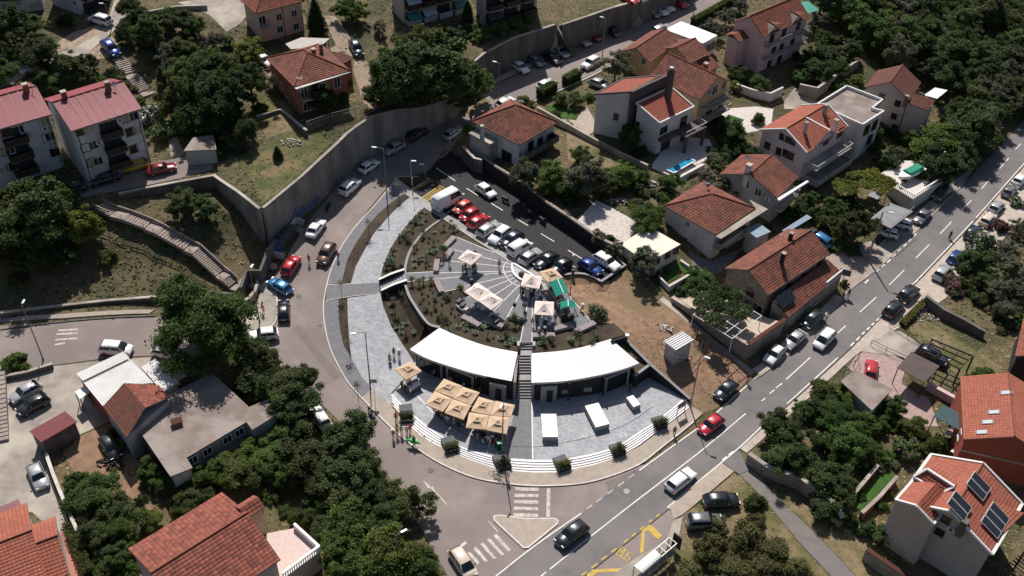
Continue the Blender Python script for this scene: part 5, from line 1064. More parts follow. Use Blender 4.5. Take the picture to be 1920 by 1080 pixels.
pq=[P(a_,b_,6.45)for a_,b_ in((1249,318),(1290,296),(1304,301),(1264,324))];cc=sum(pq,Vector())/4;t=thing('swimming_pool','small turquoise swimming pool in front of the modern house','pool',cc)
mb=MB();mb.poly(pq,None);mb.build('water',mat('pool_water',(.03,.27,.42),(.02,.22,.36),.8,.06,.1,spec=.6),t);mb=MB()
for i in range(4):mb.bar(pq[i],pq[(i+1)%4],.2,.08)
mb.build('coping',M_STEP_W,t)
h=House('gable_house','big ochre house with weathered gable roof behind the modern house',(1218,142),(1312,186.6),6.4,13.2,C=(1371,153),kind='gu',zr=16.,ov=.5,wm=W_YEL,rm=T_OLD)
h.balcony('r',.1,.95,10.8,1.5,1.);h.balcony('r',.0,1.,8.4,1.5,1.);h.win('r',1340,168,1.6,1.8,door=True);h.win('r',1357,160,1.2,1.4);h.win('r',1330,205,1.6,1.9,door=True,fm=M_FRAMED);h.win('r',1352,192,1.6,1.9,door=True);h.win('r',1330,172,1.,1.)
h=House('gable_house','small yellow gabled house beside the upper street, next to the white flat roof',(1217.8,116.8),(1274,78),7.4,11.2,D=6.5,kind='gu',zr=13.,ov=.4,wm=W_YEL,rm=T_OLD);h.win('l',1207,115,.9,1.2)
h=House('gable_house','low yellow wing with its own gable roof in the middle of the roof cluster',(1294,119),(1331,100.7),7.2,10.8,D=7.5,kind='gu',zr=12.6,ov=.4,wm=W_YEL,rm=T_OLD);h.win('f',1300,120,.9,1.);h.win('f',1316,112,.9,1.)
h=House('gable_house','little tiled lean-to house with brick chimney at the right of the roof cluster',(1325,136),(1349,124),6.8,9.,D=5,kind='gu',zr=10.2,ov=.3,wm=W_YEL,rm=T_OLD);h.chimney(1324,119,11.6,.7)
t,w_=flatvol('flat_roof_building','white flat roofed building with dark glass front by the upper street',[(1247,55),(1277,40),(1345,66),(1318.5,81)],8.,11.4,W_WHITE,mat('bright_membrane',(.82,.81,.80),(.76,.75,.74),.7,.7))
wwin(t,w_[0]if False else Vector((*P(1318.5,81,11.4).xy,0)),Vector((*P(1345,66,11.4).xy,0)),1332,88,3.4,1.8,8.3,11,M_FRAME)
h=House('gable_house','pink three storey house with two dormers and stacked balconies',(1432,70),(1519,32),6.8,14.8,Dc=(1363,46),kind='gu',zr=17.6,ov=.4,wm=W_PINK,rm=T_RED)
for zf in(7.3+2.6,7.3+5.2):h.balcony('f',.05,.98,zf,1.3,1.)
for x,y in((1447,72),(1470,60),(1497,47),(1450,95),(1465,88),(1485,80),(1440,130),(1460,115)):h.win('f',x,y,1.2,1.9,door=True,fm=M_FRAMED)
for fr in(.22,.72):
 p=h.pt(h.W*fr,-.1,0);a=h.pt(h.W*(fr-.13),0,14.9);b=h.pt(h.W*(fr+.13),0,14.9);r0=h.pt(h.W*fr,0,16.3);r1=h.pt(h.W*fr,h.D*.33,16.5);a1=h.pt(h.W*(fr-.13),h.D*.1,14.95);mb=MB();roofplane(mb,[a,r0,r1],T_RED);roofplane(mb,[r0,b,r1],T_RED);dm=mb.build('dormer',None,h.t);mb=MB();mb.poly([h.pt(h.W*(fr-.12),.3,14.7),h.pt(h.W*(fr+.12),.3,14.7),h.pt(h.W*fr,.3,16.2)],W_PINK);mb.build('dormer_face',W_PINK,dm)
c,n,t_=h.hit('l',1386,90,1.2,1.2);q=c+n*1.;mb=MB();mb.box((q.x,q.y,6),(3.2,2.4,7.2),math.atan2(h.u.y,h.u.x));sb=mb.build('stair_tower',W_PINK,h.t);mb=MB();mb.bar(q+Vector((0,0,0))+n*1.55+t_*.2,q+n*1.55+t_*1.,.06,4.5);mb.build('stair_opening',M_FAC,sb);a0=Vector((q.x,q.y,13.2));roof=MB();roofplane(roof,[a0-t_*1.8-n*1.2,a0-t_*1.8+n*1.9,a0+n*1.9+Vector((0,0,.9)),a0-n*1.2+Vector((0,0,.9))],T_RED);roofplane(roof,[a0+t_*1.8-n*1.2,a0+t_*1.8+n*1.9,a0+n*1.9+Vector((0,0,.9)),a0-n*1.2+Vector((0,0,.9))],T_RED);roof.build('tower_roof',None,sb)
mb=MB();mb.poly([P(1500,4,12),P(1516,2,12),P(1536,18,11.5),P(1512,26,11.5)][::-1],None);tag(mb.build('green_canopy',mat('green_corrugated',(.05,.28,.22),(.04,.22,.17),1,.6)),'green corrugated canopy behind the pink house','canopy')
h=House('cross_gable_house','pale rose house with bright orange crossed gable roofs and terraces',(1424,244),(1512.6,287),2.8,9.,C=(1592,239),kind='gv',zr=11.4,ov=.4,wm=W_ROSE,rm=T_ORANGE,verge=M_FRAME)
for x,y,a_,b_ in((1439,273,1.1,1.3),(1466,256,.9,1.2),(1482,264,2.,1.1),(1460,284,1.,1.4),(1478,290,2.2,1.4)):h.win('f',x,y,a_,b_,fm=M_FRAMED)
a,b=h.pt(h.W,h.D*.22,9.),h.pt(h.W,h.D*.72,9.);r0,r1=h.pt(h.W+.1,h.D*.47,11.),h.pt(h.W*.5,h.D*.47,11.3);mb=MB();roofplane(mb,[h.pt(h.W*.55,h.D*.22,9.3),a,r0,r1],T_ORANGE);roofplane(mb,[b,h.pt(h.W*.55,h.D*.72,9.3),r1,r0],T_ORANGE);cg=mb.build('cross_roof',None,h.t)
a2,b2=h.pt(h.W-.1,h.D*.24,8.8),h.pt(h.W-.1,h.D*.70,8.8);mb=MB();mb.poly([a2,b2,h.pt(h.W-.1,h.D*.47,10.85)],W_ROSE);mb.build('gable_face',W_ROSE,cg)
for p0,p1 in((a,r0),(b,r0),(r0,r1)):mb=MB();mb.bar(p0+Vector((0,0,.1)),p1+Vector((0,0,.1)),.24,.2);mb.build('verge',M_FRAME,cg)
h.chimney(1513,230,12.4,.5,W_WHITE);h.chimney(1569,225,12.2,.6,W_ROSE);h.chimney(1549,197,12.6,.6,W_GREY)
for zf,dp in((6.1,2.6),(3.3,3.4)):h.balcony('r',.02,.95,zf,dp,.9,rm=M_FRAME)
for x,y in((1550,262),(1575,248),(1545,300),(1565,290)):h.win('r',x,y,1.6,2.,door=True,fm=M_FRAMED)
t,w_=flatvol('flat_roof_annex','pale annex with grey flat roof and white parapet behind the orange roofs',[(1531.5,199),(1586.5,165),(1653.6,190.6),(1633.5,206.8),(1656,212),(1616,237.6)],2.8,9.6,W_WHITE,M_CROOF,.55,M_FRAME,ov=.1)
for x,y in((1625,244),(1640,235),(1630,262)):wwin(t,Vector((*P(1616,237.6,9.6).xy,0)),Vector((*P(1656,212,9.6).xy,0)),x,y,1.5,1.9,3,9.3,M_FRAMED)
h=House('gable_house','beige house with dark brown gable roof and red shutters near the wood',(1621.4,163.8),(1704.6,188),2.4,9.2,C=(1752,162),kind='gv',zr=11.6,ov=.35,wm=W_BEIGE,rm=T_BROWN)
for x,y in((1653,181),(1683,194),(1676,218),(1676,243)):h.win('f',x,y,1.,1.2,fm=plain('shutter_red',(.2,.04,.03),.6))
a,b,c_,d_=P(1694,168,9.6),P(1704,194,8.6),P(1740,207,8.6),P(1754,188,9.6);mb=MB();roofplane(mb,[b,c_,d_,a],T_BROWN);wr=mb.build('wing_roof',None,h.t);mb=MB();mm=(a+b+c_+d_)/4;mb.prism([((p-mm)*.94+mm).xy for p in(b,c_,d_,a)],1,8.5);mb.build('wing_wall',W_BEIGE,h.t)
h.slab('terrace_canopy',[(1733,178),(1753,164),(1777,169),(1757,185)],9.4,.12,M_METWH);h.balcony('r',.1,.95,6.4,1.3,1.);h.chimney(1701,180,10.8,.55);h.win('r',1760,200,1.4,1.8);h.win('r',1748,225,1.4,1.8)
h=House('gable_house','house with patchy brown gable roof and white fascia above the dark courtyard',(1349,326.5),(1456.4,371),2.6,7.8,C=(1512.8,338.6),kind='gv',zr=10.,ov=.4,wm=W_GREY,rm=tilemat('tiles_patchy',(.155,.058,.04),(.105,.042,.032),(.32,.12,.075),dirt=.6))
h.chimney(1405,309,11.2,.8,W_WHITE);h.slab('fascia_canopy',[(1457,372),(1461,376),(1517,340),(1513,338)],7.75,.3,M_FRAME);h.balcony('r',.05,.98,5.,1.4,1.);h.win('f',1422,360,1.2,1.4);h.win('f',1400,345,1.1,1.3);h.ac('f',1441,371)
for x,y in((1475,378),(1500,362)):h.win('r',x,y,1.5,2.,door=True,fm=M_FRAMED)
h=House('stone_house','long stone house with red gable roof standing right on the main road',(1438.7,554),(1556,475.6),.7,6.,Dc=(1355.5,505.5),kind='gu',zr=8.2,ov=.3,wm=M_STONE,rm=T_OLD)
h.win('l',1407,549,1.3,1.3,fm=M_FRAMED);h.win('l',1446,598,1.8,2.1,door=True);h.win('l',1413,575,.7,.7)
for x,y in((1478,536),(1506,517),(1535,495)):h.win('f',x,y,1.,1.1,fm=M_FRAMED)
h.chimney(1484.5,437,9.2,.5,M_FAC);h.chimney(1470,475,9.2,.5,M_FAC)
a,b,c_,d_=P(1478,595,3.2),P(1579,512,3.2),P(1551,486,4.9),P(1449,563,4.9);mb=MB();roofplane(mb,[a,b,c_,d_],T_OLD);mb.build('lean_to_roof',None,h.t);mb=MB();mb.prism([(p.x,p.y)for p in(a,b,c_,d_)],-.5,[3.,3.,4.7,4.7]);lw=mb.build('lean_to_wall',M_STONE,h.t)
for x,y in((1500,590),(1516,577),(1530,565),(1484,600)):wwin(h.t,Vector((a.x,a.y,0)),Vector((b.x,b.y,0)),x,y,.9,1.,.8,2.7)
e0,e1=lerp(a,b,.68),lerp(a,b,1.);mb=MB();mb.bar(e0+Vector((0,0,.35)),e1+Vector((0,0,.35)),.2,1.1);sg=mb.build('sign_parapet',M_FRAME,h.t)
dn=(e1-e0).normalized();nn=Vector((dn.y,-dn.x,0));
for k in range(9):p=lerp(e0,e1,.1+.09*k)+nn*.12+Vector((0,0,.3));mb=MB();mb.bar(p,p+dn*.22,.03,.42);mb.build('sign_letter',plain('sign_maroon',(.14,.04,.05),.6),sg)
for k in range(3):
 q=[P(*z)for z in((1453+9.6*k,556-5.8*k,5.3),(1462+9.6*k,550.5-5.8*k,5.3),(1475+8.6*k,572-5.8*k,4.4),(1466+8.6*k,578-5.8*k,4.4))];mb=MB();mb.poly(q[::-1],M_GLASS);mb.poly([p-Vector((0,0,.08))for p in q],M_STEEL);mb.build('solar_panel',None,h.t)
tz=2.7;corners=[(1259,566),(1401,655),(1470,607),(1425,590),(1370,545),(1300,548)]
q=[P(a_,b_,tz)for a_,b_ in corners];cc=sum(q,Vector())/len(q);t=thing('walled_terrace','stone walled terrace with cream paving in front of the stone house','terrace',(cc.x,cc.y,.6));mb=MB();mb.prism([(p.x,p.y)for p in q],-.5,tz);mb.build('platform',M_STONE,t)
mb=MB();mb.prism([(P(a_,b_,tz).x,P(a_,b_,tz).y)for a_,b_ in((1272,566),(1400,648),(1464,604),(1425,592),(1372,549),(1304,552))],tz+.003,tz+.05);mb.build('paving',mat('cream_paving',(.52,.43,.34),(.42,.35,.27),1.2,.9,.1),t)
for i in range(2):
 a,b=q[i],q[i+1];mb=MB();mb.bar(a+Vector((0,0,.45)),b+Vector((0,0,.45)),.45,.9);pw=mb.build('parapet',M_STONE,t);mb=MB();mb.bar(a+Vector((0,0,.96)),b+Vector((0,0,.96)),.6,.12);mb.build('coping',M_CONC if i==0 else T_RED,pw)
mb=MB();G4=[P(x,y,tz+2.6)for x,y in((1300,590),(1373,635),(1428,592),(1360,552))]
for i in range(6):mb.bar(lerp(G4[0],G4[1],i/5),lerp(G4[3],G4[2],i/5),.08)
for i in range(4):mb.bar(lerp(G4[0],G4[3],i/3),lerp(G4[1],G4[2],i/3),.08)
pg=thing('vine_pergola','white metal pergola half covered by a dense vine on the stone terrace','pergola',(cc.x,cc.y,tz));mb.build('lattice',M_FRAME,pg);mb=MB()
for p in G4:mb.bar(Vector((p.x,p.y,tz)),p,.1)
mb.build('posts',M_FRAME,pg);VINE_PG=pg
h=House('red_brick_house','large brick red house with orange roof and four skylights at the right edge',(1806.7,824),(1975,862),-.3,5.6,Dc=(1874,722),kind='gv',zr=8.,ov=.3,wm=W_RED,rm=T_ORANGE,rowh=.34)
E0,E3,R0,R1=h.pt(0,0,5.6),h.pt(0,h.D,5.6),h.pt(h.W/2,0,8.),h.pt(h.W/2,h.D,8.)
nrm_=(R0-E0).cross(E3-E0).normalized();nrm_=nrm_ if nrm_.z>0 else-nrm_
for x,y in((1887,737),(1864,773.5),(1852,792),(1841,811)):
 c=on_plane(x,y,E0,nrm_)+nrm_*.08;dd=(E3-E0).normalized();ds=(R0-E0).normalized();mb=MB();mb.bar(c-ds*.7,c+ds*.7,.75,.1,up=nrm_);o_=mb.build('skylight',M_FRAMED,h.roof);mb=MB();mb.bar(c-ds*.55+nrm_*.06,c+ds*.55+nrm_*.06,.55,.02,up=nrm_);mb.build('pane',plain('sky_pane',(.45,.5,.55),.05,spec=.8),o_)
mb=MB();p0,n,t_,L=h.side('f');mb.bar(p0+n*.04+Vector((0,0,3.4)),p0+t_*L+n*.04+Vector((0,0,3.4)),.06,.25);mb.build('string_course',M_CONC,h.t);h.win('l',1800,815,1.,1.2)
h=House('gable_house','dark walled house with red roof at the right edge beside dry grass',(1903,668),(2000,700),.3,5.,D=9,kind='gv',zr=7.,ov=.3,wm=M_FAC,rm=T_RED)
h=House('trimmed_gable_house','beige house with white trimmed orange roof and three solar arrays',(1684,939),(1860,1040),-.6,6.6,C=(1925,950),kind='gv',zr=9.4,ov=.35,wm=W_BEIGE,rm=T_ORANGE,verge=M_FRAME)
for x,y in((1714,958),(1775,972),(1762,998)):h.win('f',x,y,1.,1.1,fm=M_FRAMED)
h.ac('f',1785,990)
E=h.E;mb=MB();mb.bar(E[1]+Vector((0,0,.05)),E[2]+Vector((0,0,.05)),.35,.3);mb.build('verge',M_FRAME,h.roof);mb=MB();mb.bar(E[0]+Vector((0,0,.05)),E[3]+Vector((0,0,.05)),.35,.3);mb.build('verge',M_FRAME,h.roof)
E1,R0=h.pt(h.W,0,6.6),h.pt(h.W/2,0,9.4);E2=h.pt(h.W,h.D,6.6);nr=(E1-R0).cross(E2-E1).normalized();nr=nr if nr.z>0 else-nr
for(x,y),k in(((1835,911),2),((1799,948),2),((1866,975),3)):
 c=on_plane(x,y,E1+nr*.35,nr);sl=(E1-R0).normalized();al=(E2-E1).normalized()
 for i in range(k):a_=c+al*(i-(k-1)/2)*1.25;mb=MB();mb.bar(a_-sl*1.3,a_+sl*1.3,1.15,.08,up=nr);o_=mb.build('solar_panel',M_FRAME,h.roof);mb=MB();mb.bar(a_-sl*1.22+nr*.05,a_+sl*1.22+nr*.05,1.05,.02,up=nr);mb.build('pane',plain('solar_dark',(.02,.022,.03),.15,spec=.6),o_)
a,b,c_,d_=P(1713,894,8.),P(1763,927,8.),P(1789,913,9.2),P(1738,880,9.2);mb=MB();roofplane(mb,[a,b,c_,d_],T_ORANGE);roofplane(mb,[P(1760,872,8.3),P(1805,898,8.3),c_,d_],T_ORANGE);dm=mb.build('dormer',None,h.t);mb=MB();mb.prism([(p.x,p.y)for p in(a,b,c_,d_)],5,[7.9,7.9,9.1,9.1]);mb.build('dormer_wall',W_BEIGE,dm)
for p0,p1 in((a,b),(b,c_),(a,d_),(d_,c_)):mb=MB();mb.bar(p0+Vector((0,0,.06)),p1+Vector((0,0,.06)),.28,.25);mb.build('verge',M_FRAME,dm)
q=P(1812,975,9.2);mb=MB();mb.box((q.x,q.y,6.5),(.9,.7,2.6),.8);mb.build('chimney',M_CONC_D,h.t)
k0,k1=P(1717.8,949,9.2),P(1756,908,9.2);l0,l1=P(1679,938,7.4),P(1712,900,7.4);r0,r1=P(1750,983,7.4),P(1790,938,7.4);mb=MB();roofplane(mb,[l1,l0,k0,k1],T_ORANGE);roofplane(mb,[r0,r1,k1,k0],T_ORANGE);fg=mb.build('front_gable',None,h.t);mb=MB();mb.poly([lerp(l0,l1,.03)-Vector((0,0,8)),lerp(r0,r1,.03)-Vector((0,0,8)),lerp(r0,r1,.03),lerp(k0,k1,.03)-Vector((0,0,.1)),lerp(l0,l1,.03)],W_BEIGE);mb.poly([lerp(r0,r1,.03)-Vector((0,0,8)),r1-Vector((0,0,8)),r1,lerp(r0,r1,.03)],W_BEIGE);mb.build('gable_wall',W_BEIGE,fg)
for p0,p1 in((l0,k0),(k0,r0),(r0,r1),(l0,l1)):mb=MB();mb.bar(p0+Vector((0,0,.06)),p1+Vector((0,0,.06)),.28,.26);mb.build('verge',M_FRAME,fg)
k0,k1=P(1862,940,7.9),P(1905,955,7.6);mb=MB();roofplane(mb,[P(1870,1010,6.9),P(1920,962,6.9),k0],T_ORANGE);roofplane(mb,[P(1905,935,7.),P(1850,925,8.),k0],T_ORANGE);mb.build('valley_roof',None,h.t)
h=House('barrel_tile_house','house at the bottom edge with large red barrel tile roof',(345,1170),(526,1049),.4,6.6,C=(414.9,924),kind='gu',zr=8.8,ov=.35,wm=W_BEIGE,rm=T_BIG,rowh=.42)
q=P(467,946,8.6);mb=MB();mb.box((q.x,q.y,3),(1.9,1.7,5.),math.atan2(h.u.y,h.u.x));mb.build('tower',W_PEACH,h.t);a_,b_=Vector((q.x,q.y,8.1)),h.u;mb=MB();roofplane(mb,[a_-h.u*1.2-h.v*1.1,a_+h.u*1.2-h.v*1.1,a_+h.u*1.2+Vector((0,0,.8)),a_-h.u*1.2+Vector((0,0,.8))],T_BIG);roofplane(mb,[a_+h.u*1.2+h.v*1.1,a_-h.u*1.2+h.v*1.1,a_-h.u*1.2+Vector((0,0,.8)),a_+h.u*1.2+Vector((0,0,.8))],T_BIG);mb.build('tower_roof',None,h.t)
tq=[P(x,y,3.4)for x,y in((500,1000),(553,990),(600,1033),(530,1085),(470,1100))];t=thing('roof_terrace','white tiled roof terrace with balustrade beside the barrel tile roof','terrace',(tq[1].x,tq[1].y,.2));mb=MB();mb.prism([(p.x,p.y)for p in tq],-.5,3.4);mb.build('platform',W_PEACH,t);mb=MB();cq=sum(tq,Vector())/5;mb.prism([(lerp(p,cq,.02).x,lerp(p,cq,.02).y)for p in tq],3.403,3.44);mb.build('paving',mat('pink_tiles',(.6,.47,.42),(.52,.40,.36),2,.85),t)
mb=MB();mb.bar(tq[1]+Vector((0,0,.45)),tq[2]+Vector((0,0,.45)),.3,.9);mb.build('parapet',M_STEP_W,t);mb=MB();mb.bar(tq[2]+Vector((0,0,.95)),tq[3]+Vector((0,0,.95)),.3,.14);mb.bar(tq[2]+Vector((0,0,.1)),tq[3]+Vector((0,0,.1)),.3,.14);rl=mb.build('balustrade_rails',M_STEP_W,t)
for i in range(17):p=lerp(tq[2],tq[3],(i+.5)/17);mb=MB();mb.tube([p+Vector((0,0,.12)),p+Vector((0,0,.4)),p+Vector((0,0,.6)),p+Vector((0,0,.9))],[.06,.1,.06,.07],6);mb.build('baluster',M_STEP_W,rl)
h=House('gable_house','orange tiled house filling the bottom left corner',(-150,1190),(90,1092),1.8,5.6,C=(38,948),kind='gu',zr=7.6,ov=.3,wm=W_WHITE,rm=T_ORANGE,verge=None)
h=House('gable_house','narrow orange tiled extension beside the bottom left house',(78,1096),(130,1076),1.8,4.9,C=(88,975),kind='gu',zr=6.6,ov=.25,wm=W_WHITE,rm=T_ORANGE)
h=None
mb=MB();mb.poly([P(x,y,4.5)for x,y in((-10,954),(34,936),(40,946),(-10,968))][::-1],None);tag(mb.build('porch_canopy',mat('plum_sheet',(.22,.09,.1),(.17,.07,.08),1,.6)),'plum coloured sheet canopy above the bottom left roof','canopy')
t,w_=flatvol('flat_roof_house','house with wide bare concrete flat roof and brick vent',[(241.7,779),(397.4,698.4),(467,763),(500,749),(521,776),(473,806),(462,791),(350,858),(361,877),(319.5,893.4)],1.,5.,W_GREY,M_CROOF,.0,cat='house',ov=.35)
q=P(331,790,5.5);mb=MB();mb.box((q.x,q.y,4.9),(1.2,.8,.65),.5);v_=mb.build('vent_stack',M_BRICK,t);mb=MB();mb.box((q.x,q.y,5.55),(1.4,1.,.1),.5);mb.build('vent_cap',T_RED,v_)
for x,y in((357,860),(387,840),(425,820),(448,808)):wwin(t,Vector((*P(350,858,5).xy,0)),Vector((*P(462,791,5).xy,0)),x,y,1.2,1.2,1.6,4.6)
r0,r1=P(232,718.6,7.3),P(272,765,7.3);el0,el1=P(193.3,762,6.1),P(238,821,6.1);er0,er1=P(296,722,6.5),P(318,745,6.5);cc=(r0+r1)/2
t=thing('tiled_shed','shed with dark brown and orange tile roof wedged beside the concrete roof','shed',(cc.x,cc.y,2));mb=MB();roofplane(mb,[el0,el1,r1,r0],T_BROWN);roofplane(mb,[er1,er0,r0,r1],T_BIG);mb.build('roof',None,t);mb=MB();xs=[lerp(p,(el0+er1)/2,.06)for p in(el0,el1,er1,er0)];mb.prism([(p.x,p.y)for p in xs],1,5.95);mb.build('wall',W_GREY,t)
t,w_=flatvol('corrugated_shed','shed with white corrugated roof next to the parked white van',[(145,702.5),(231,662),(243,674),(288,718),(232,721),(193,761)],3.,5.9,W_RED,M_METWH,cat='shed');rf=[c for c in t.children if c.name.startswith('roof')][0]
A_,B_,C_,D_=(P(x,y,5.9)for x,y in((157,717),(243,674),(285,716),(193,761)));ribs(rf,A_,B_,C_,D_,26,M_METWH,.06,.09)
A_,B_,C_,D_=(P(x,y,5.95)for x,y in((145,702.5),(231,662),(243,674),(157,716)));mb=MB();mb.poly([p+Vector((0,0,.2))for p in(A_,B_,C_,D_)][::-1],M_METWH);mb.build('upper_sheet',M_METWH,rf);ribs(rf,*(p+Vector((0,0,.2))for p in(A_,B_,C_,D_)),26,M_METWH,.06,.09)
t,w_=flatvol('corrugated_leanto','narrow corrugated lean-to under the big street tree',[(266,688),(290,674),(335,716),(305,735)],2.6,4.8,W_WHITE,M_METWH,cat='shed');rf=[c for c in t.children if c.name.startswith('roof')][0];ribs(rf,*(P(x,y,4.8)for x,y in((266,688),(290,674),(335,716),(305,735))),9,M_METWH)
t,w_=flatvol('red_metal_shed','long shed with dark red ribbed metal roof in the concrete yard',[(55,808.5),(121,771.5),(143.7,791),(78,829)],2.3,5.2,mat('shed_boards',(.16,.13,.12),(.1,.08,.075),1.2,.8),M_METRED,cat='shed');rf=[c for c in t.children if c.name.startswith('roof')][0];ribs(rf,*(P(x,y,5.2)for x,y in((55,808.5),(121,771.5),(143.7,791),(78,829))),24,M_METRED,.06,.06)
t,w_=flatvol('garden_hut','small grey hut with cluttered flat roof under the hillside trees',[(344,283),(362,258),(400,252),(406,280)],11.2,13.8,W_GREY,M_CROOF,cat='hut')
t,w_=flatvol('utility_kiosk','white metal kiosk with ribbed roof and fence posts on the dirt lot',[(1245,640.5),(1280,622),(1300.5,637),(1267,656.5)],2.4,5.2,mat('kiosk_sheet',(.46,.45,.44),(.38,.37,.36),1,.6),M_METWH,cat='kiosk');rf=[c for c in t.children if c.name.startswith('roof')][0];ribs(rf,*(P(x,y,5.2)for x,y in((1267,656.5),(1245,640.5),(1280,622),(1300.5,637))),6,M_METWH,.08,.1)
t,w_=flatvol('flat_garage','garage with mossy concrete roof beside the red car court',[(1602.6,693),(1674,729),(1635,770),(1576,714.5)],0,3.2,W_GREY,M_CROOF,cat='garage')
M_DISH=plain('dish_white',(.6,.6,.6),.5)
for i,(x,y,z,hn)in enumerate(((1789,966,8.9,'trimmed_gable_house'),(562,152,19.2,'hip_roof_house.002'),(1376,66,12.5,'gable_house.004'),(60,166,22.6,'apartment_block.001'),(215,163,22.4,'apartment_block'),(1468,447,8.4,'stone_house'),(1550,205,11.4,'cross_gable_house'),(976,195,14.3,'hip_roof_house.001'),(1400,300,10.2,'gable_house.006'))):
 o_=bpy.data.objects.get(hn)
 if not o_:continue
 p=P(x,y,z);mb=MB();mb.tube([p-Vector((0,0,.8)),p+Vector((0,0,.7))],.03,5)
 if i%2:[mb.bar(p+Vector((-.5,0,.7-.15*k)),p+Vector((.5,0,.7-.15*k)),.03)for k in range(3)];mb.build('aerial',M_STEEL,o_)
 else:mb.build('dish_mast',M_STEEL,o_);mb=MB();d=Vector((.2,-.8,.4)).normalized();mb.tube([p+Vector((0,0,.5)),p+Vector((0,0,.5))+d*.12],[.12,.42],10,cap=False);mb.build('satellite_dish',M_DISH,o_)
# VEGETATION
L_DARK=leafmat('leaf_dark',(.085,.115,.036),(.046,.066,.02),.47);L_MID=leafmat('leaf_mid',(.105,.152,.036),(.058,.09,.02),.5);L_OLIVE=leafmat('leaf_olive',(.125,.13,.08),(.075,.082,.048),.32);L_LIME=leafmat('leaf_lime',(.15,.19,.038),(.085,.118,.022),.5);L_OLEA=leafmat('leaf_oleander',(.11,.13,.06),(.06,.075,.032),.35);L_RED=leafmat('leaf_red',(.13,.05,.04),(.05,.045,.02));L_DRYB=leafmat('leaf_dry_scrub',(.17,.16,.062),(.095,.095,.036),.45);M_BARK=mat('bark',(.11,.085,.065),(.06,.045,.035),3,.95,.5,coords='O');L_AGAVE=leafmat('agave_leaf',(.20,.24,.16),(.12,.15,.09),.1);L_TUFT=leafmat('tuft_leaf',(.10,.12,.06),(.05,.06,.03),.15)
L_PINKF=plain('pink_flowers',(.45,.08,.22),.7);L_WHITEF=plain('white_flowers',(.75,.72,.68),.7);L_PURP=plain('purple_flowers',(.24,.03,.22),.7)
def leafcloud(seed,lobes,n,size,flat=.35,fill=.55):
 rnd=np.random.default_rng(seed);w_=np.array([l[3]*l[4]for l in lobes]);w_=w_/w_.sum();idx=rnd.choice(len(lobes),n,p=w_);lb=np.array(lobes)[idx]
 d=rnd.normal(size=(n,3));d/=np.linalg.norm(d,axis=1)[:,None];d[:,2]=np.where(d[:,2]<-.3,-d[:,2]*.6,d[:,2]);r=1-(1-fill)*rnd.random(n)**1.6
 c=lb[:,:3]+(d*r[:,None]*.7+rnd.normal(size=(n,3))*.42)*lb[:,3:6];mid=np.array([[0,0,np.mean([l[2]for l in lobes])*.8]]);o_=c-mid;o_/=np.linalg.norm(o_,axis=1)[:,None]+1e-6
 nrm=o_*.55+d*.3+rnd.normal(size=(n,3))*.6;nrm[:,2]+=flat;nrm/=np.linalg.norm(nrm,axis=1)[:,None]
 t=np.cross(nrm,rnd.normal(size=(n,3)));t/=np.linalg.norm(t,axis=1)[:,None];b=np.cross(nrm,t);s=size*(.6+.8*rnd.random(n));L=s[:,None]*t;Wd=(s*.62)[:,None]*b
 v=np.stack([c-L,c-L*.1+Wd,c+L,c-L*.1-Wd],axis=1).reshape(-1,3);f=np.arange(4*n).reshape(n,4)
 return v,f
def npmesh(name,v,f,m,extra=None):
 me=bpy.data.meshes.new(name);nv,nf=len(v),len(f);me.vertices.add(nv);me.vertices.foreach_set('co',v.astype(np.float32).ravel());me.loops.add(nf*4);me.loops.foreach_set('vertex_index',f.astype(np.int32).ravel());me.polygons.add(nf);me.polygons.foreach_set('loop_start',np.arange(0,nf*4,4,dtype=np.int32));me.polygons.foreach_set('loop_total',np.full(nf,4,dtype=np.int32))
 for q in(m if isinstance(m,(list,tuple))else[m]):me.materials.append(q)
 if extra is not None:me.polygons.foreach_set('material_index',extra.astype(np.int32))
 me.update();me.validate();return me
def lobes_for(seed,kind):
 r=random.Random(seed);L=[]
 if kind in('round','loose'):
  big=kind=='round';lean=r.uniform(-.12,.12)
  for i in range(85 if big else 70):
   a=r.uniform(0,6.28);e=math.asin(r.uniform(-.62,1));q=(1-r.random()**2*.62)*r.uniform(.74,.92);w_=1+.17*math.sin(2*a+seed)+.12*math.sin(3*a+seed*2)+.12*math.sin(5*e+a);q*=w_*.92;s=r.uniform(.10,.2)if big else r.uniform(.08,.17)
   L.append((q*math.cos(a)*math.cos(e)+lean*q,q*math.sin(a)*math.cos(e),.95+.86*q*math.sin(e),s,s,s*.75))
 elif kind=='tall':
  for i in range(26):z=.2+i*.105;s=.2*(1-(i/27)**2)+.07;q=.45*(1-(i/27)**1.7);a=r.uniform(0,6.28);L+=[(q*math.cos(a+k*2.1),q*math.sin(a+k*2.1),z,s,s,.16)for k in range(3)]
 elif kind=='bush':
  for i in range(42):a=r.uniform(0,6.28);e=r.uniform(0,1.5);q=r.uniform(.25,.82);s=r.uniform(.1,.2);L.append((q*math.cos(a)*math.cos(e),q*math.sin(a)*math.cos(e),.14+.68*q*math.sin(e),s,s,s*.8))
 elif kind=='flat':
  for i in range(34):a=r.uniform(0,6.28);q=.9*math.sqrt(r.random());s=r.uniform(.1,.2);L.append((q*math.cos(a),q*math.sin(a),.08+r.uniform(-.03,.06),s,s,.06))
 return L
PROTO={}
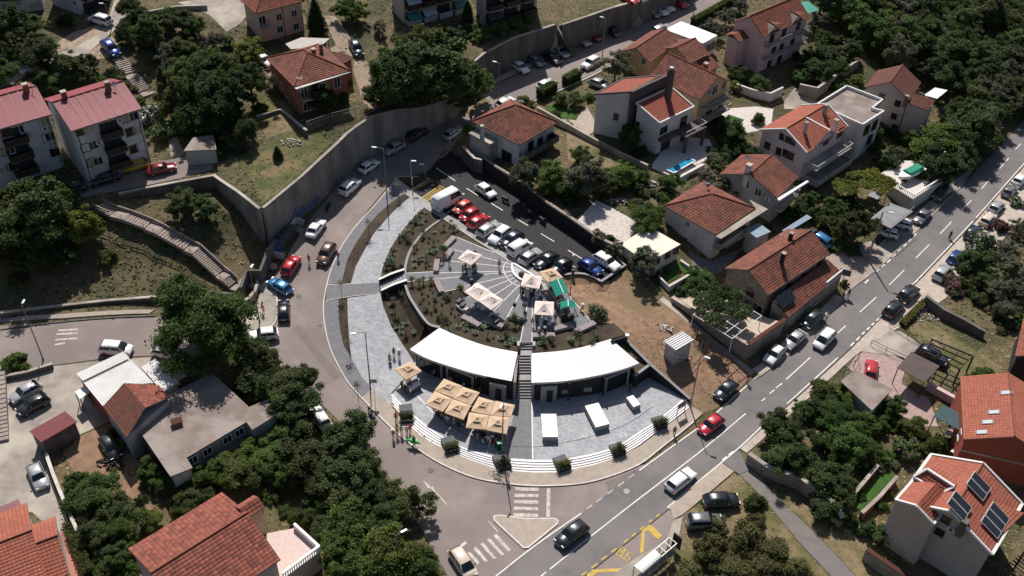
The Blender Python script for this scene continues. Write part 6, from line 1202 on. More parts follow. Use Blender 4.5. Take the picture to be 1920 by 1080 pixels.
def proto(kind,var,m,n,size,flowers=None):
 key=(kind,var,m.name,flowers.name if flowers else '')
 if key in PROTO:return PROTO[key]
 v,f=leafcloud(hash((kind,var))%9999 if False else(len(kind)*100+var*7+3),lobes_for(len(kind)*31+var,kind),n,size,.5 if kind=='flat' else .35);ex=None;ms=[m]
 if flowers:ms=[m,flowers];ex=(np.random.default_rng(var).random(len(f))<(.1 if flowers is L_PURP else .16)).astype(int)
 me=npmesh('crown',v,f,ms,ex);tm=None
 if kind!='flat':
  mb=MB();r=random.Random(var*3+len(kind));top=.9 if kind in('round','loose')else .35;mb.tube([(0,0,-.12),(.02,.01,.25),(r.uniform(-.06,.06),r.uniform(-.06,.06),top)],[.075,.055,.035],7)
  for i in range(6 if kind in('round','loose')else 3):a=i*1.05+r.uniform(-.3,.3);q=r.uniform(.35,.6);z=top*r.uniform(.5,.9);mb.tube([(0,0,z),(q*.5*math.cos(a),q*.5*math.sin(a),z+.22),(q*math.cos(a),q*math.sin(a),z+.5)],[.035,.022,.01],5)
  tm=bpy.data.meshes.new('trunk');tm.from_pydata(mb.v,[],mb.f);tm.materials.append(M_BARK);tm.update()
 PROTO[key]=(me,tm);return PROTO[key]
KINDP={'oak':('round',L_DARK,22000,.04),'tree':('round',L_MID,20000,.04),'big':('round',L_MID,42000,.027),'dark':('loose',L_DARK,20000,.036),'olive':('loose',L_OLIVE,15000,.036),'lime':('round',L_LIME,16000,.042),'cyp':('tall',L_DARK,9000,.07),'bush':('bush',L_MID,8000,.06),'dbush':('bush',L_DARK,8000,.06),'olea':('bush',L_OLEA,9000,.055),'oleaw':('bush',L_OLEA,9000,.055),'oleap':('bush',L_OLEA,9000,.055),'red':('bush',L_RED,8000,.055),'scrub':('bush',L_DRYB,16000,.038),'vine':('flat',L_LIME,9000,.055),'vined':('flat',L_OLEA,12000,.05),'boug':('bush',L_MID,4500,.08)}
HC={'round':.98,'loose':1.,'tall':1.4,'bush':.42,'flat':.1}
_vc=[0];SZ={'round':1.14,'loose':1.12,'bush':1.15}
def plant(px,py,rpx,kind,label,group=None,gz=None,hs=1.,name=None):
 shp,m,n,sz=KINDP[kind];_vc[0]+=1;fl={'oleaw':L_WHITEF,'oleap':L_PINKF,'boug':L_PURP}.get(kind);me,tm=proto(shp,_vc[0]%4,m,n,sz,fl);p=G(px,py)
 for i in range(6):
  dep=(p-Vector((0,0,CAM_H))).dot(_fw);r=rpx*dep/FPX*SZ.get(shp,1);g=gz if gz is not None else HT(p.x,p.y);p=P(px,py,g+HC[shp]*r*hs)
 g=gz if gz is not None else HT(p.x,p.y)
 nm=name or{'round':'broadleaf_tree','loose':'olive_tree' if kind=='olive' else 'broadleaf_tree','tall':'cypress_tree','bush':'shrub','flat':'vine'}[shp];cat={'broadleaf_tree':'tree','olive_tree':'tree','cypress_tree':'tree','shrub':'shrub','vine':'vine'}.get(nm,'shrub')
 r_=random.Random(_vc[0]);t=thing(nm,label,cat,(p.x,p.y,g),r_.uniform(0,6.28),group);t.scale=(r*r_.uniform(.95,1.05),r*r_.uniform(.95,1.05),r*hs*r_.uniform(.93,1.07))
 o=bpy.data.objects.new('crown',me);COL.objects.link(o);o.parent=t
 if tm:o=bpy.data.objects.new('trunk',tm);COL.objects.link(o);o.parent=t
 return t
def plants(label,group,lst,gz=None):
 for i,e in enumerate(sorted(lst)):plant(*e[:4],nth(label,i,len(lst)),group,gz,hs=e[4]if len(e)>4 else 1.)
plant(373,600,92,'big','huge bright green street tree overhanging the left street and white lean-to')
plant(1603,424,36,'oak','round glossy tree beside the two small white cars');plant(1415,942,24,'dbush','round dark bush beside the asphalt footpath near the two dark SUVs');plant(1156,118,32,'olive','grey olive tree between the white SUV and the roof cluster');plant(27,679,28,'bush','round bush at the foot of the left street lamp')
plant(1801,1032,28,'oak','dark tree in front of the white trimmed house',hs=1.1);plant(601,178,30,'oak','tree in front of the terracotta house');plant(644,182,14,'bush','slim shrub by the steps of the terracotta house',hs=1.6);plant(592,35,26,'cyp','tall dark evergreen beside the peach house',hs=.9);plant(520,286,14,'cyp','small conical evergreen on the hillside lawn',hs=.7);plant(490,200,12,'lime','little bright green bush below the terracotta house',hs=.8)
plant(283,212,34,'oleaw','white flowering oleander beside the nearer flats');plant(299,243,30,'olea','grey green oleander by the yellow car');plant(1205,494,32,'olive','olive tree at the corner of the dirt lot by the cream annex',hs=1.);plant(341,376,36,'dark','glossy fig tree below the dark stone wall',hs=.9);plant(380,388,27,'dark','dark shrubby tree tucked under the tall concrete wall',hs=.9)
plant(1213,405,33,'tree','rounded citrus tree beside the white paved terrace',hs=.8);plant(1180,254,22,'oak','narrow tree against the modern house',hs=1.3);plant(1202,281,17,'dbush','shrub at the corner of the modern house');plant(1702,842,34,'boug','purple flowering bougainvillea in the lower right garden');plant(1876,422,20,'red','red leaved shrub beside the beige parked car');plant(1844,452,32,'oleaw','white flowering oleander beside the dark van on the verge',hs=1.2);plant(1788,530,26,'oleap','pink flowering oleander next to the pale jeep',hs=1.1);plant(1906,378,17,'oleaw','pale oleander beside the white car on the verge')
v_=plant(1632,338,42,'vine','bright green vine roof over the courtyard of the rose house',gz=4.6);plant(1590,350,30,'vine','lower bright green vine near the rose house terraces',gz=4.2)
vt=plant(1347,568,56,'vined','dense vine spread over the white pergola on the stone terrace',gz=5.2,hs=1.6)
plant(1349,560,34,'vined','upper mound of the vine against the stone house',gz=5.5,hs=2.)
plant(1468,803,46,'dark','loose tree at the road edge above the two pedestrians',hs=.8)
plants('dark holm oak in the big clump above the retaining wall','oak clump above the wall',[(748,140,64,'oak',.95),(818,126,70,'oak',.7),(780,160,50,'oak',.65),(842,154,46,'oak',.6),(722,172,36,'oak',.9),(788,98,50,'oak',1.3)],11.2)
plants('lighter green tree at the right flank of the oak clump','light trees beside the oak clump',[(880,148,40,'dark',.9),(905,150,26,'tree',.8),(868,186,26,'dark',.65)],8.5)
plants('dark tree in the grove on the slope behind the nearer flats','hillside grove behind the flats',[(333,175,38,'dark',1.1),(378,165,46,'dark',1.2),(405,198,46,'oak',1.1),(437,176,42,'dark',1.2),(467,152,36,'dark',1.2),(349,225,30,'oak',1.1),(462,240,24,'oak',1.2),(420,120,34,'tree',.9),(376,122,30,'tree',.9),(338,132,30,'tree',.9),(303,142,16,'cyp',.8),(467,92,28,'lime',.8),(440,225,22,'oak',1.1),(395,235,26,'oak',1.1),(430,262,18,'oak',1),(320,205,22,'oak',1)])
plants('garden tree on the hill between the two hill streets','garden trees on the hill top',[(258,27,23,'oak',1),(233,62,19,'oak',1),(278,60,30,'oak',1),(314,36,24,'tree',.9),(338,40,28,'oak',.9),(362,50,22,'tree',.9),(282,106,13,'olive',.9),(314,95,25,'olive',.9),(346,92,26,'tree',.9),(398,74,18,'olive',.9),(240,10,22,'oak',1)])
plants('dark tree crowded round the car park in the top left corner','trees in the top left corner',[(16,48,42,'oak',1),(59,44,24,'tree',.9),(72,94,36,'oak',1),(123,36,20,'dbush',1.2),(3,138,28,'oak',1),(120,126,34,'oak',.9),(166,116,18,'oak',.9),(98,152,30,'tree',.8),(45,100,26,'oak',.9),(150,145,22,'oak',.8),(185,150,18,'bush',1),(110,175,18,'lime',.7),(60,175,20,'oak',.8),(10,90,30,'oak',1)])
plants('tree between the top flats and the oak clump','trees below the top flats',[(646,18,22,'tree',.9),(668,20,24,'lime',.9),(711,52,16,'olive',.8),(853,64,22,'oak',.7),(877,20,16,'cyp',.9),(936,50,24,'dbush',1),(899,64,22,'bush',1),(877,112,16,'dbush',.9),(905,92,18,'bush',.9),(960,40,18,'dbush',1),(1115,4,22,'oak',.8),(985,55,12,'bush',.8)])
plants('shrub in the front garden beside the upper street','shrubs by the upper street',[(984,190,20,'bush',1),(1078,186,17,'tree',.8),(1105,181,13,'bush',1),(1051,184,15,'tree',.8),(1191,116,16,'tree',.8),(875,240,13,'bush',1),(1040,212,14,'dbush',1)])
plants('small olive along the clipped hedge of the upper street','olives behind the hedge',[(1339,52,23,'olive',.9),(1363,30,19,'olive',.9),(1390,10,16,'olive',.9)])
plants('shrub between the ochre house and the rose house','shrubs of the ochre house garden',[(1352,226,18,'dbush',1),(1374,243,26,'tree',.8),(1363,260,22,'bush',1),(1422,221,16,'dbush',1.2),(1384,135,17,'tree',.8),(1404,146,16,'bush',1),(1427,157,20,'oak',.8),(1379,162,14,'lime',.6),(1340,298,22,'olea',.9),(1392,272,16,'bush',.9),(1340,200,12,'dbush',.8)])
plants('dark citrus tree in the garden below the pink house','garden trees below the pink house',[(1538,36,19,'olive',.9),(1541,65,22,'bush',1),(1541,102,28,'oak',.8),(1597,95,23,'oak',.8),(1533,131,28,'oak',.8),(1566,124,24,'tree',.8),(1510,120,18,'oak',.8),(1581,152,15,'lime',.6),(1608,147,14,'lime',.6),(1595,165,12,'lime',.6),(1565,160,16,'bush',.9)])
plants('tree in the gardens between the car park and the pool','garden trees north of the car park',[(983,342,33,'olive',.9),(1034,328,31,'tree',.8),(1103,330,42,'olive',.9),(1070,345,28,'tree',.8),(1136,342,26,'oak',.8),(1168,325,28,'lime',.8),(1023,373,15,'lime',.8),(1090,291,21,'tree',.8),(1259,341,23,'tree',.8),(1243,370,18,'bush',.9),(1122,452,18,'olive',.8),(1141,448,15,'bush',1),(1154,470,17,'olive',.8),(1060,372,18,'dbush',1),(1240,392,14,'bush',1),(1205,360,14,'scrub',1),(1190,340,14,'bush',1)])
plants('olive between the patchy roof and the square hip roof','olives between two houses',[(1326,330,21,'olive',.9),(1358,346,20,'olive',.9),(1393,354,21,'olive',.9),(1415,366,13,'olive',.9)])
plants('courtyard shrub left of or behind the stone house','shrubs of the stepped garden',[(1310,519,26,'tree',.7),(1324,515,17,'bush',1),(1294,532,17,'bush',1),(1280,545,14,'dbush',1),(1232,520,13,'dbush',1),(1252,508,9,'olea',.8),(1440,425,12,'bush',1),(1560,378,15,'tree',.8),(1520,400,20,'dbush',1),(1500,390,16,'dbush',1),(1584,530,9,'bush',1.5),(1545,395,18,'dbush',1),(1575,455,24,'dbush',.8),(1600,468,18,'dbush',.8)])
rr=random.Random(11);wood=[(1548,-5),(1585,40),(1640,70),(1690,105),(1745,140),(1778,175),(1795,215),(1850,235),(1935,200),(1960,-90),(1540,-90)]
spots=[]
for k in range(900):
 x,y=rr.uniform(1540,1950),rr.uniform(-80,235)
 if inside(wood,x,y)and all((x-a)**2+((y-b)*1.35)**2>23**2 for a,b in spots):spots.append((x,y))
for k,(x,y)in enumerate(sorted(spots,key=lambda s:s[1])):plant(x,y,rr.uniform(24,40),('dark','tree','oak','olive','big')[k%5]if x<1760 else('oak','olive','scrub','tree','dark')[k%5],'broadleaf tree in the dense wood covering the upper right corner','wood in the upper right corner',hs=rr.uniform(.75,1.1)if k%5!=2 or x<1760 else .9)
plants('tree shading the main road between the beige house and the boat','roadside trees near the boat',[(1823,236,56,'oak',.8),(1756,268,42,'lime',.8),(1688,288,28,'olea',1),(1760,308,44,'oak',.85),(1668,296,27,'dark',.8),(1800,285,34,'oak',.8),(1720,262,24,'tree',.8),(1640,275,18,'bush',1),(1855,262,26,'oak',.7)])
plants('olive or shrub in the grove right of the main road','grove right of the main road',[(1828,487,34,'oak',.9),(1820,528,28,'dbush',1.1),(1893,470,26,'olive',.9),(1900,505,30,'olive',.9),(1874,540,28,'olive',.9),(1914,425,20,'olive',.9),(1912,545,26,'olive',.9),(1850,520,24,'oak',.9),(1890,580,24,'olive',.9),(1925,600,22,'bush',1),(1862,480,20,'dbush',1),(1840,560,22,'dbush',.9),(1812,505,18,'dbush',1)])
plants('garden tree right of the road around the concrete garage','garden trees round the garage',[(1546,734,30,'tree',.8),(1588,738,28,'lime',.8),(1572,778,36,'tree',.8),(1610,798,34,'lime',.7),(1535,765,24,'oak',.8),(1676,766,25,'tree',.8),(1642,790,24,'lime',.7),(1715,800,23,'tree',.8),(1685,795,20,'bush',1),(1625,760,18,'tree',.8),(1505,770,20,'tree',.8)])
plants('dense garden tree along the stone garden wall, lower right','lower right garden trees',[(1484,850,48,'dark',.8),(1520,880,38,'oak',.7),(1564,908,46,'dark',.8),(1550,952,32,'oak',.7),(1590,832,44,'tree',.7),(1622,845,32,'tree',.7),(1756,832,30,'bush',1),(1646,996,24,'dark',.8),(1620,996,19,'bush',1),(1652,948,15,'bush',1),(1730,815,22,'olea',1),(1675,870,16,'olea',.9),(1600,975,18,'bush',1),(1665,925,13,'bush',1),(1440,870,18,'oak',.8),(1850,700,22,'bush',1),(1830,715,20,'tree',.8),(1790,790,16,'bush',1)])
plants('brownish scrub bush on the dry grass beside the bus shelter','scrub by the bus shelter',[(1330,1032,44,'scrub'),(1395,1002,44,'scrub'),(1450,1030,40,'scrub'),(1370,1065,42,'scrub'),(1290,1070,34,'scrub'),(1430,1070,40,'scrub'),(1345,985,28,'scrub'),(1490,1065,32,'scrub'),(1420,975,22,'scrub')])
plants('dark tree in the belt along the street bend, lower left','tree belt at the street bend',[(652,815,52,'dark',.85),(665,884,58,'dark',.85),(760,938,48,'dark',.85),(655,991,52,'tree',.8),(722,1042,55,'tree',.8),(790,1060,36,'tree',.8),(642,1046,46,'tree',.8),(628,918,42,'oak',.8),(715,985,44,'dark',.85),(700,935,44,'dark',.85),(605,985,26,'dark',.7)])
plants('bushy tree between the concrete roof and the barrel tile roof','garden trees at the lower left',[(561,858,46,'oak',.75),(521,832,40,'tree',.75),(480,858,40,'lime',.7),(440,878,44,'tree',.7),(400,886,34,'lime',.7),(590,895,36,'oak',.75),(357,918,30,'dark',.75),(344,948,28,'tree',.75),(520,880,36,'tree',.7),(380,930,24,'oak',.7),(545,810,30,'oak',.7),(470,895,30,'oak',.7)])
plants('tree in the overgrown yard behind the scrap heap','trees of the overgrown yard',[(172,926,48,'tree',.75),(215,958,40,'dark',.75),(188,985,44,'dark',.75),(232,982,38,'tree',.75),(282,880,27,'lime',.8),(309,898,26,'tree',.8),(282,974,22,'lime',.7),(223,1038,30,'tree',.75),(188,1066,22,'tree',.75),(140,905,24,'tree',.75),(200,1030,26,'oak',.75),(245,1065,24,'bush',1),(210,812,14,'bush',1),(225,835,12,'tree',.8),(265,935,14,'dbush',1)])
plants('dark tree between the big street tree and the street bend','trees right of the huge street tree',[(480,672,48,'dark',.85),(517,728,58,'dark',.85),(557,710,36,'dark',.85),(478,716,42,'oak',.8),(545,757,50,'dark',.85),(470,650,30,'dark',.8),(560,800,34,'oak',.8)])
plants('dark conifer or shrub on the shaded bank below the left flats','trees below the left flats',[(72,402,68,'oak',1),(27,420,42,'oak',1),(146,422,40,'lime',1),(82,448,52,'oak',.9),(199,479,22,'bush',.8),(30,524,22,'bush',.9),(94,338,15,'lime',1),(20,380,34,'tree',1),(130,385,26,'tree',.9),(336,548,24,'tree',.6),(5,470,34,'oak',.9),(60,480,36,'oak',.8),(110,470,34,'oak',.8)])
rq=random.Random(21)
def scatter(label,group,poly,n,r0,r1,kinds,dmin=13):
 sp=[]
 xs=[p[0]for p in poly];ys=[p[1]for p in poly]
 for _ in range(4000):
  x,y=rq.uniform(min(xs),max(xs)),rq.uniform(min(ys),max(ys))
  if len(sp)<n and inside(poly,x,y)and all((x-a)**2+(1.4*(y-b))**2>dmin**2 for a,b,*_ in sp):sp.append((round(x),round(y),rq.uniform(r0,r1),rq.choice(kinds),rq.uniform(.7,1)))
 plants(label,group,sp)
K1=['bush','dbush','tree','olea','oak']
for a in(('low shrub in the garden behind the swimming pool','shrubs behind the pool',[(1318,262),(1345,235),(1420,262),(1425,290),(1350,300)],16,9,16,K1),('low shrub in the dark garden right of the patchy roof','shrubs right of the patchy roof',[(1455,400),(1520,360),(1600,340),(1620,385),(1570,440),(1530,425)],18,10,18,K1),('shrub between the white terrace and the pool','shrubs below the pool terrace',[(1150,350),(1215,325),(1260,350),(1255,400),(1225,420),(1195,395)],12,9,15,['bush','scrub','olea','tree']),('shrub under the garden trees above the car park wall','undergrowth above the car park wall',[(960,335),(1000,320),(1120,310),(1160,350),(1090,400),(1040,392)],16,9,15,['dbush','scrub','olea']),('orchard bush beside the pink house','bushes beside the pink house',[(1490,95),(1560,70),(1625,100),(1560,140),(1500,150)],14,10,16,['oak','dbush','tree']),('shrub between the beige house and the main road','shrubs below the beige house',[(1630,245),(1720,250),(1760,230),(1790,260),(1720,300),(1650,290)],14,10,17,K1),('shrub on the bank behind the nearer flats','shrubs behind the nearer flats',[(170,135),(222,125),(262,185),(275,205),(240,160),(190,165)],10,9,15,['scrub','olea','bush']),('shrub in the gardens of the hill top','shrubs of the hill top gardens',[(240,80),(300,30),(400,60),(470,70),(480,130),(400,150),(310,130)],18,10,17,K1),('bush among the trees of the lower right garden','bushes of the lower right garden',[(1450,850),(1520,800),(1640,800),(1760,820),(1740,850),(1660,870),(1600,960),(1560,960)],18,12,20,['bush','tree','lime','olea']),('bush under the oak grove beside the tall wall','undergrowth of the hillside grove',[(330,240),(420,240),(470,275),(445,300),(400,290),(350,250)],10,9,15,['dbush','oak']),('bush between the tree belt and the roof terrace','undergrowth of the tree belt',[(540,900),(620,900),(640,960),(600,1000),(560,975),(480,925)],12,12,20,['dbush','bush','tree']),('shrub on the strip below the top flats','shrubs below the top flats',[(770,50),(900,70),(1030,35),(1000,25),(900,48)],14,9,14,['dbush','bush']),('bush along the right edge beyond the grove','bushes at the right edge',[(1850,560),(1930,540),(1930,640),(1880,640)],8,12,18,['olive','scrub','bush'])):scatter(*a)
def hedge(label,pts,wd,h,kindm=L_DARK,n=260):
 q=[G(a,b)for a,b in pts];c=q[0];t=thing('hedge',label,'hedge',c,0);vs=[];fs=[];rnd=np.random.default_rng(int(pts[0][0]));V=[];
 for a,b in zip(q[:-1],q[1:]):
  L=(b-a).length;k=int(n*L);d=(b-a).normalized();s=Vector((-d.y,d.x,0))
  u=rnd.random(k)*L;f=rnd.random(k);side=rnd.integers(0,4,k)
  y=np.where(side==0,-wd/2,np.where(side==1,wd/2,(f-.5)*wd));z=np.where(side<2,rnd.random(k)*h,h);jit=rnd.normal(size=(k,3))*.07
  pos=np.array(a)[None]+u[:,None]*np.array(d)[None]+y[:,None]*np.array(s)[None]+np.stack([0*z,0*z,z],1)+jit
  nr=rnd.normal(size=(k,3));nr/=np.linalg.norm(nr,axis=1)[:,None];tt=np.cross(nr,rnd.normal(size=(k,3)));tt/=np.linalg.norm(tt,axis=1)[:,None];bb=np.cross(nr,tt);sz=.14
  V.append(np.stack([pos-tt*sz,pos+bb*sz*.6,pos+tt*sz,pos-bb*sz*.6],1).reshape(-1,3))
 v=np.concatenate(V)-np.array(c)[None];o=bpy.data.objects.new('foliage',npmesh('foliage',v,np.arange(len(v)).reshape(-1,4),kindm));COL.objects.link(o);o.parent=t;mb=MB()
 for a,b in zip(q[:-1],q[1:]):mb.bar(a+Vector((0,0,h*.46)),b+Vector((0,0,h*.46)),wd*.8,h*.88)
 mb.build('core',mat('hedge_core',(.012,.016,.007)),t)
hedge('tall clipped hedge nearer the wall of the upper street gardens',[(1010,188),(1040,172)],1.6,2.2);hedge('tall clipped hedge by the parked silver car',[(1058,162),(1085,148)],1.5,2.);hedge('long low hedge along the far side of the upper street',[(1298,46),(1345,20),(1400,-12)],1.2,1.3,L_MID);hedge('clipped hedge along the pink tiled terrace, bottom left',[(133,995),(150,1035),(170,1085)],1.,1.4);hedge('ivy covered garden wall behind the beige house',[(1630,106),(1660,120),(1690,132)],.8,1.6,L_MID);hedge('ivy covered wall below the beige house',[(1640,240),(1680,262),(1715,280)],.7,1.5,L_OLEA);hedge('strip of dry hedge beside the dark SUV on the verge',[(1690,612),(1735,568)],.9,.8,L_DRYB)
def rosette(seed,n,L,w_,lift,m,stem=.0):
 r=random.Random(seed);mb=MB()
 if stem:mb.tube([(0,0,-.05),(0,0,stem)],[.06,.05],6,M_BARK)
 for i in range(n):
  a=i*2.4+r.uniform(-.2,.2);e=lift*(1-.6*i/n)+r.uniform(-.1,.1)+.9*i/n;l=L*r.uniform(.75,1.1);d=Vector((math.cos(a)*math.cos(e),math.sin(a)*math.cos(e),math.sin(e)));s=Vector((-math.sin(a),math.cos(a),0))*w_;o=Vector((0,0,stem));md=o+d*l*.55;tip=o+d*l-Vector((0,0,.12*l))
  mb.poly([o-s*.6,md-s,md+Vector((0,0,-.03))],m);mb.poly([o-s*.6,md+Vector((0,0,-.03)),md+s,o+s*.6],m);mb.poly([md-s,tip,md+Vector((0,0,-.03))],m);mb.poly([md+Vector((0,0,-.03)),tip,md+s],m)
 me=bpy.data.meshes.new('leaves');me.from_pydata(mb.v,[],mb.f);[me.materials.append(q)for q in mb.mats];me.polygons.foreach_set('material_index',mb.m);me.update();return me
BEDP={'agave':[rosette(s,16,.62,.075,.35,L_AGAVE)for s in(1,2,3)],'yucca':[rosette(s,26,.55,.04,.1,L_TUFT,.55)for s in(4,5)],'tuft':[rosette(s,18,.34,.03,.55,L_TUFT)for s in(6,7)],'shrublet':[npmesh('leaves',*leafcloud(s,[(0,0,.3,.34,.34,.34)],260,.07),L_TUFT)for s in(8,9)]}
def bedplant(px,py,kind,where,z=None,sc=1.):
 p=P(px,py,z)if z is not None else G(px,py,.1);me=random.choice(BEDP[kind]);o=bpy.data.objects.new(kind+'_plant',me);COL.objects.link(o);o.location=p;o.rotation_euler=(0,0,random.uniform(0,6.28));k=sc*random.uniform(.8,1.2);o.scale=(k,k,k)
 nm={'agave':'pale spiky agave','yucca':'young yucca with narrow leaves','tuft':'small dark tuft','shrublet':'small leafy shrub'}[kind];tag(o,f'{nm} planted in the {where}','plant',f'{kind} plants in the {where}')
def Z83(x0,y0,l):return[(x0+a/8.309,y0+b/8.309)for a,b in l]
DZ=DISC_Z+.02
for x,y in Z83(700,380,[(720,210),(660,250),(760,150),(820,170),(740,330),(820,280),(590,310),(660,330),(540,440),(610,450),(430,520),(500,540),(410,590),(330,740),(300,800),(260,870),(280,900),(240,960),(200,1020),(310,1000),(430,1010),(540,620)]):bedplant(x,y,random.choice(['agave','agave','yucca','shrublet']),'upper outer bed',None,1.15)
for x,y in Z83(700,380,[(1210,340),(1270,380),(1190,400),(1300,440),(1240,440),(1100,420),(950,470),(870,560),(1010,600),(940,660),(870,780),(930,800),(960,760),(760,850),(640,900),(700,930),(740,900),(830,900),(870,970),(650,1000),(820,1020),(780,520),(760,570),(680,700),(640,750),(860,630),(1060,480)]):bedplant(x,y,random.choice(['agave','tuft','yucca','agave']),'upper inner bed',DZ,1.1)
for x,y in Z83(700,500,[(330,320),(260,400),(240,470),(310,560),(270,600),(330,400),(410,380),(450,420),(460,490),(300,730),(340,780),(400,860),(320,880),(440,900),(520,890),(370,830),(440,1030),(500,1060),(640,1030),(800,1010),(430,960),(370,960),(590,680),(540,560)]):bedplant(x,y,random.choice(['agave','agave','shrublet','yucca']),'lower outer bed',None,1.15)
for x,y in Z83(700,500,[(600,250),(710,270),(780,240),(895,230)]):bedplant(x,y+3,'yucca','row below the side walkway',DZ,1.4)
for x,y in Z83(700,500,[(880,360),(920,410),(760,430),(850,460),(1010,450),(1110,480),(1160,510),(1130,560),(960,530),(780,520),(870,570),(730,580),(830,630),(950,620),(1070,600),(970,680),(1230,660),(900,720),(910,760),(1060,740),(1210,730),(1270,780),(1000,770),(1010,820),(1080,810),(1030,880),(1130,840),(1200,870),(1080,910),(1200,410),(1330,760),(820,690)]):bedplant(x,y,random.choice(['tuft','tuft','tuft','shrublet']),'lower inner bed',DZ,1.1)
for x,y in Z83(700,500,[(1150,890),(1330,940),(1430,890),(1510,910),(1440,990),(1690,960),(1590,1040),(1790,930),(1170,1000)]):bedplant(x,y,'agave','bed behind the left white roof',DZ,1.25)
for x,y in Z83(900,520,[(20,780),(130,760),(410,780),(400,830),(410,920),(330,960),(210,950),(120,930),(490,970),(540,950),(550,1010),(430,1050),(640,700),(620,800),(950,960),(990,1010),(940,1040),(1090,980),(1130,1020),(1010,1060),(1410,980),(1430,1030),(1530,910),(1580,940),(1560,1030),(1770,900),(1760,980),(1740,1040),(1820,960)]):bedplant(x,y,random.choice(['agave','tuft','yucca','shrublet']),'bed just above the white roofs',DZ,1.2)
for(x,y),s in zip(((1111,585),(1119,590),(1127,596),(1131,592),(1116,600)),(1.8,2.,2.2,1.9,1.7)):bedplant(x,y,'shrublet','soil patch at the edge of the dirt lot',None,s)
for x,y,z,lb in((831,466,DISC_Z,'round clipped standard tree beside the upper left benches'),(863,541,DISC_Z,'round clipped standard tree beside the pale parasol pair'),(964,596,DISC_Z,'round clipped standard tree in front of the loudspeaker bench')):
 p=P(x,y,z+1.3);t=thing('topiary_tree',lb,'topiary',(p.x,p.y,z));o=bpy.data.objects.new('crown',npmesh('crown',*leafcloud(5,[(0,0,1.35,.45,.45,.42)],900,.06,fill=.8),L_MID));COL.objects.link(o);o.parent=t;mb=MB();mb.tube([p-Vector((0,0,1.3)),p],.04,6);mb.build('stem',M_BARK,t)
for i,(t,q,rz)in enumerate(PLANTER_SPOTS):
 lb_=[(math.cos(rz+a)*r_,math.sin(rz+a)*r_,.25,.4,.4,.35)for a,r_ in((0,.0),(1.6,.6),(-1.6,.6))];
 if i in(2,4):lb_.append((.0,.3,.75,.33,.33,.33))
 v,f=leafcloud(20+i,lb_,1500,.07);o=bpy.data.objects.new('plants',npmesh('plants',v+np.array(q-ROOT[t.name])[None],f,L_DRYB if i in(1,3)else L_OLEA));COL.objects.link(o);o.parent=t
for x,y,lb in((748,372,'thin sapling with sparse leaves near the walkway end of the planting strip'),(692,441,'thin bare sapling in the middle of the upper planting strip'),(641,556,'thin sapling on the grey crossing of the promenade'),(656,668,'thin sapling at the lower tip of the planting strip'),(672,748,'thin sapling by the kerb near the tall lamp')):
 g=G(x,y,.1);t=thing('sapling',lb,'sapling',g);mb=MB();mb.tube([g,g+Vector((.05,0,1.5)),g+Vector((0,.05,3.))],[.035,.03,.015],5)
 for k in range(5):a=k*1.3;mb.tube([g+Vector((0,0,1.7+.2*k)),g+Vector((.4*math.cos(a),.4*math.sin(a),2.1+.2*k))],[.015,.008],4)
 mb.build('trunk',M_BARK,t);o=bpy.data.objects.new('crown',npmesh('crown',*leafcloud(k,[(0,0,2.5,.55,.55,.7)],130,.09,fill=.1),L_OLIVE));COL.objects.link(o);o.parent=t
# VEHICLES
M_TYRE=plain('tyre',(.012,.012,.012),.8);M_RIM=plain('rim',(.35,.35,.36),.3,metal=.8);M_CGL=plain('car_glass',(.008,.012,.014),.04,spec=.7);M_LAMP=plain('headlamp',(.7,.7,.68),.1,spec=.6);M_TAIL=plain('tail_lamp',(.35,.015,.012),.25);M_TRIM=plain('car_trim',(.015,.015,.016),.6);M_PLATE=plain('number_plate',(.7,.7,.7),.5)
PAINT={}
def paint(c):
 cols={'white':(.78,.77,.75),'silver':(.42,.42,.42),'grey':(.16,.16,.165),'black':(.012,.013,.015),'navy':(.012,.017,.035),'blue':(.02,.05,.22),'lblue':(.05,.20,.42),'red':(.42,.015,.02),'dred':(.2,.012,.015),'orange':(.55,.09,.05),'bronze':(.13,.085,.06),'beige':(.62,.50,.40),'yellow':(.52,.30,.02),'green':(.03,.05,.03)}
 return plain('car_paint_'+c,cols[c],.28,metal=.35 if c in('silver','grey','bronze','lblue','blue')else 0,spec=.5,coat=.8)
CT={'hatch':(4.1,1.76,1.48,.95,.86,(.27,.43,.80,.97),.93),'city':(3.4,1.64,1.5,.95,.9,(.2,.37,.86,.985),.95),'sedan':(4.6,1.8,1.45,.93,.86,(.29,.43,.72,.88),.93),'suv':(4.5,1.86,1.68,1.08,1.,(.27,.41,.84,.975),1.08),'wagon':(4.65,1.8,1.5,.95,.86,(.28,.42,.86,.98),.95),'minivan':(4.4,1.8,1.68,1.,.92,(.16,.37,.86,.985),1.),'panel':(4.4,1.83,1.85,1.05,.98,(.17,.34,.93,.99),1.05),'bigvan':(5.9,2.,2.55,1.3,1.2,(.1,.22,.97,.995),1.3)}
CARP={}
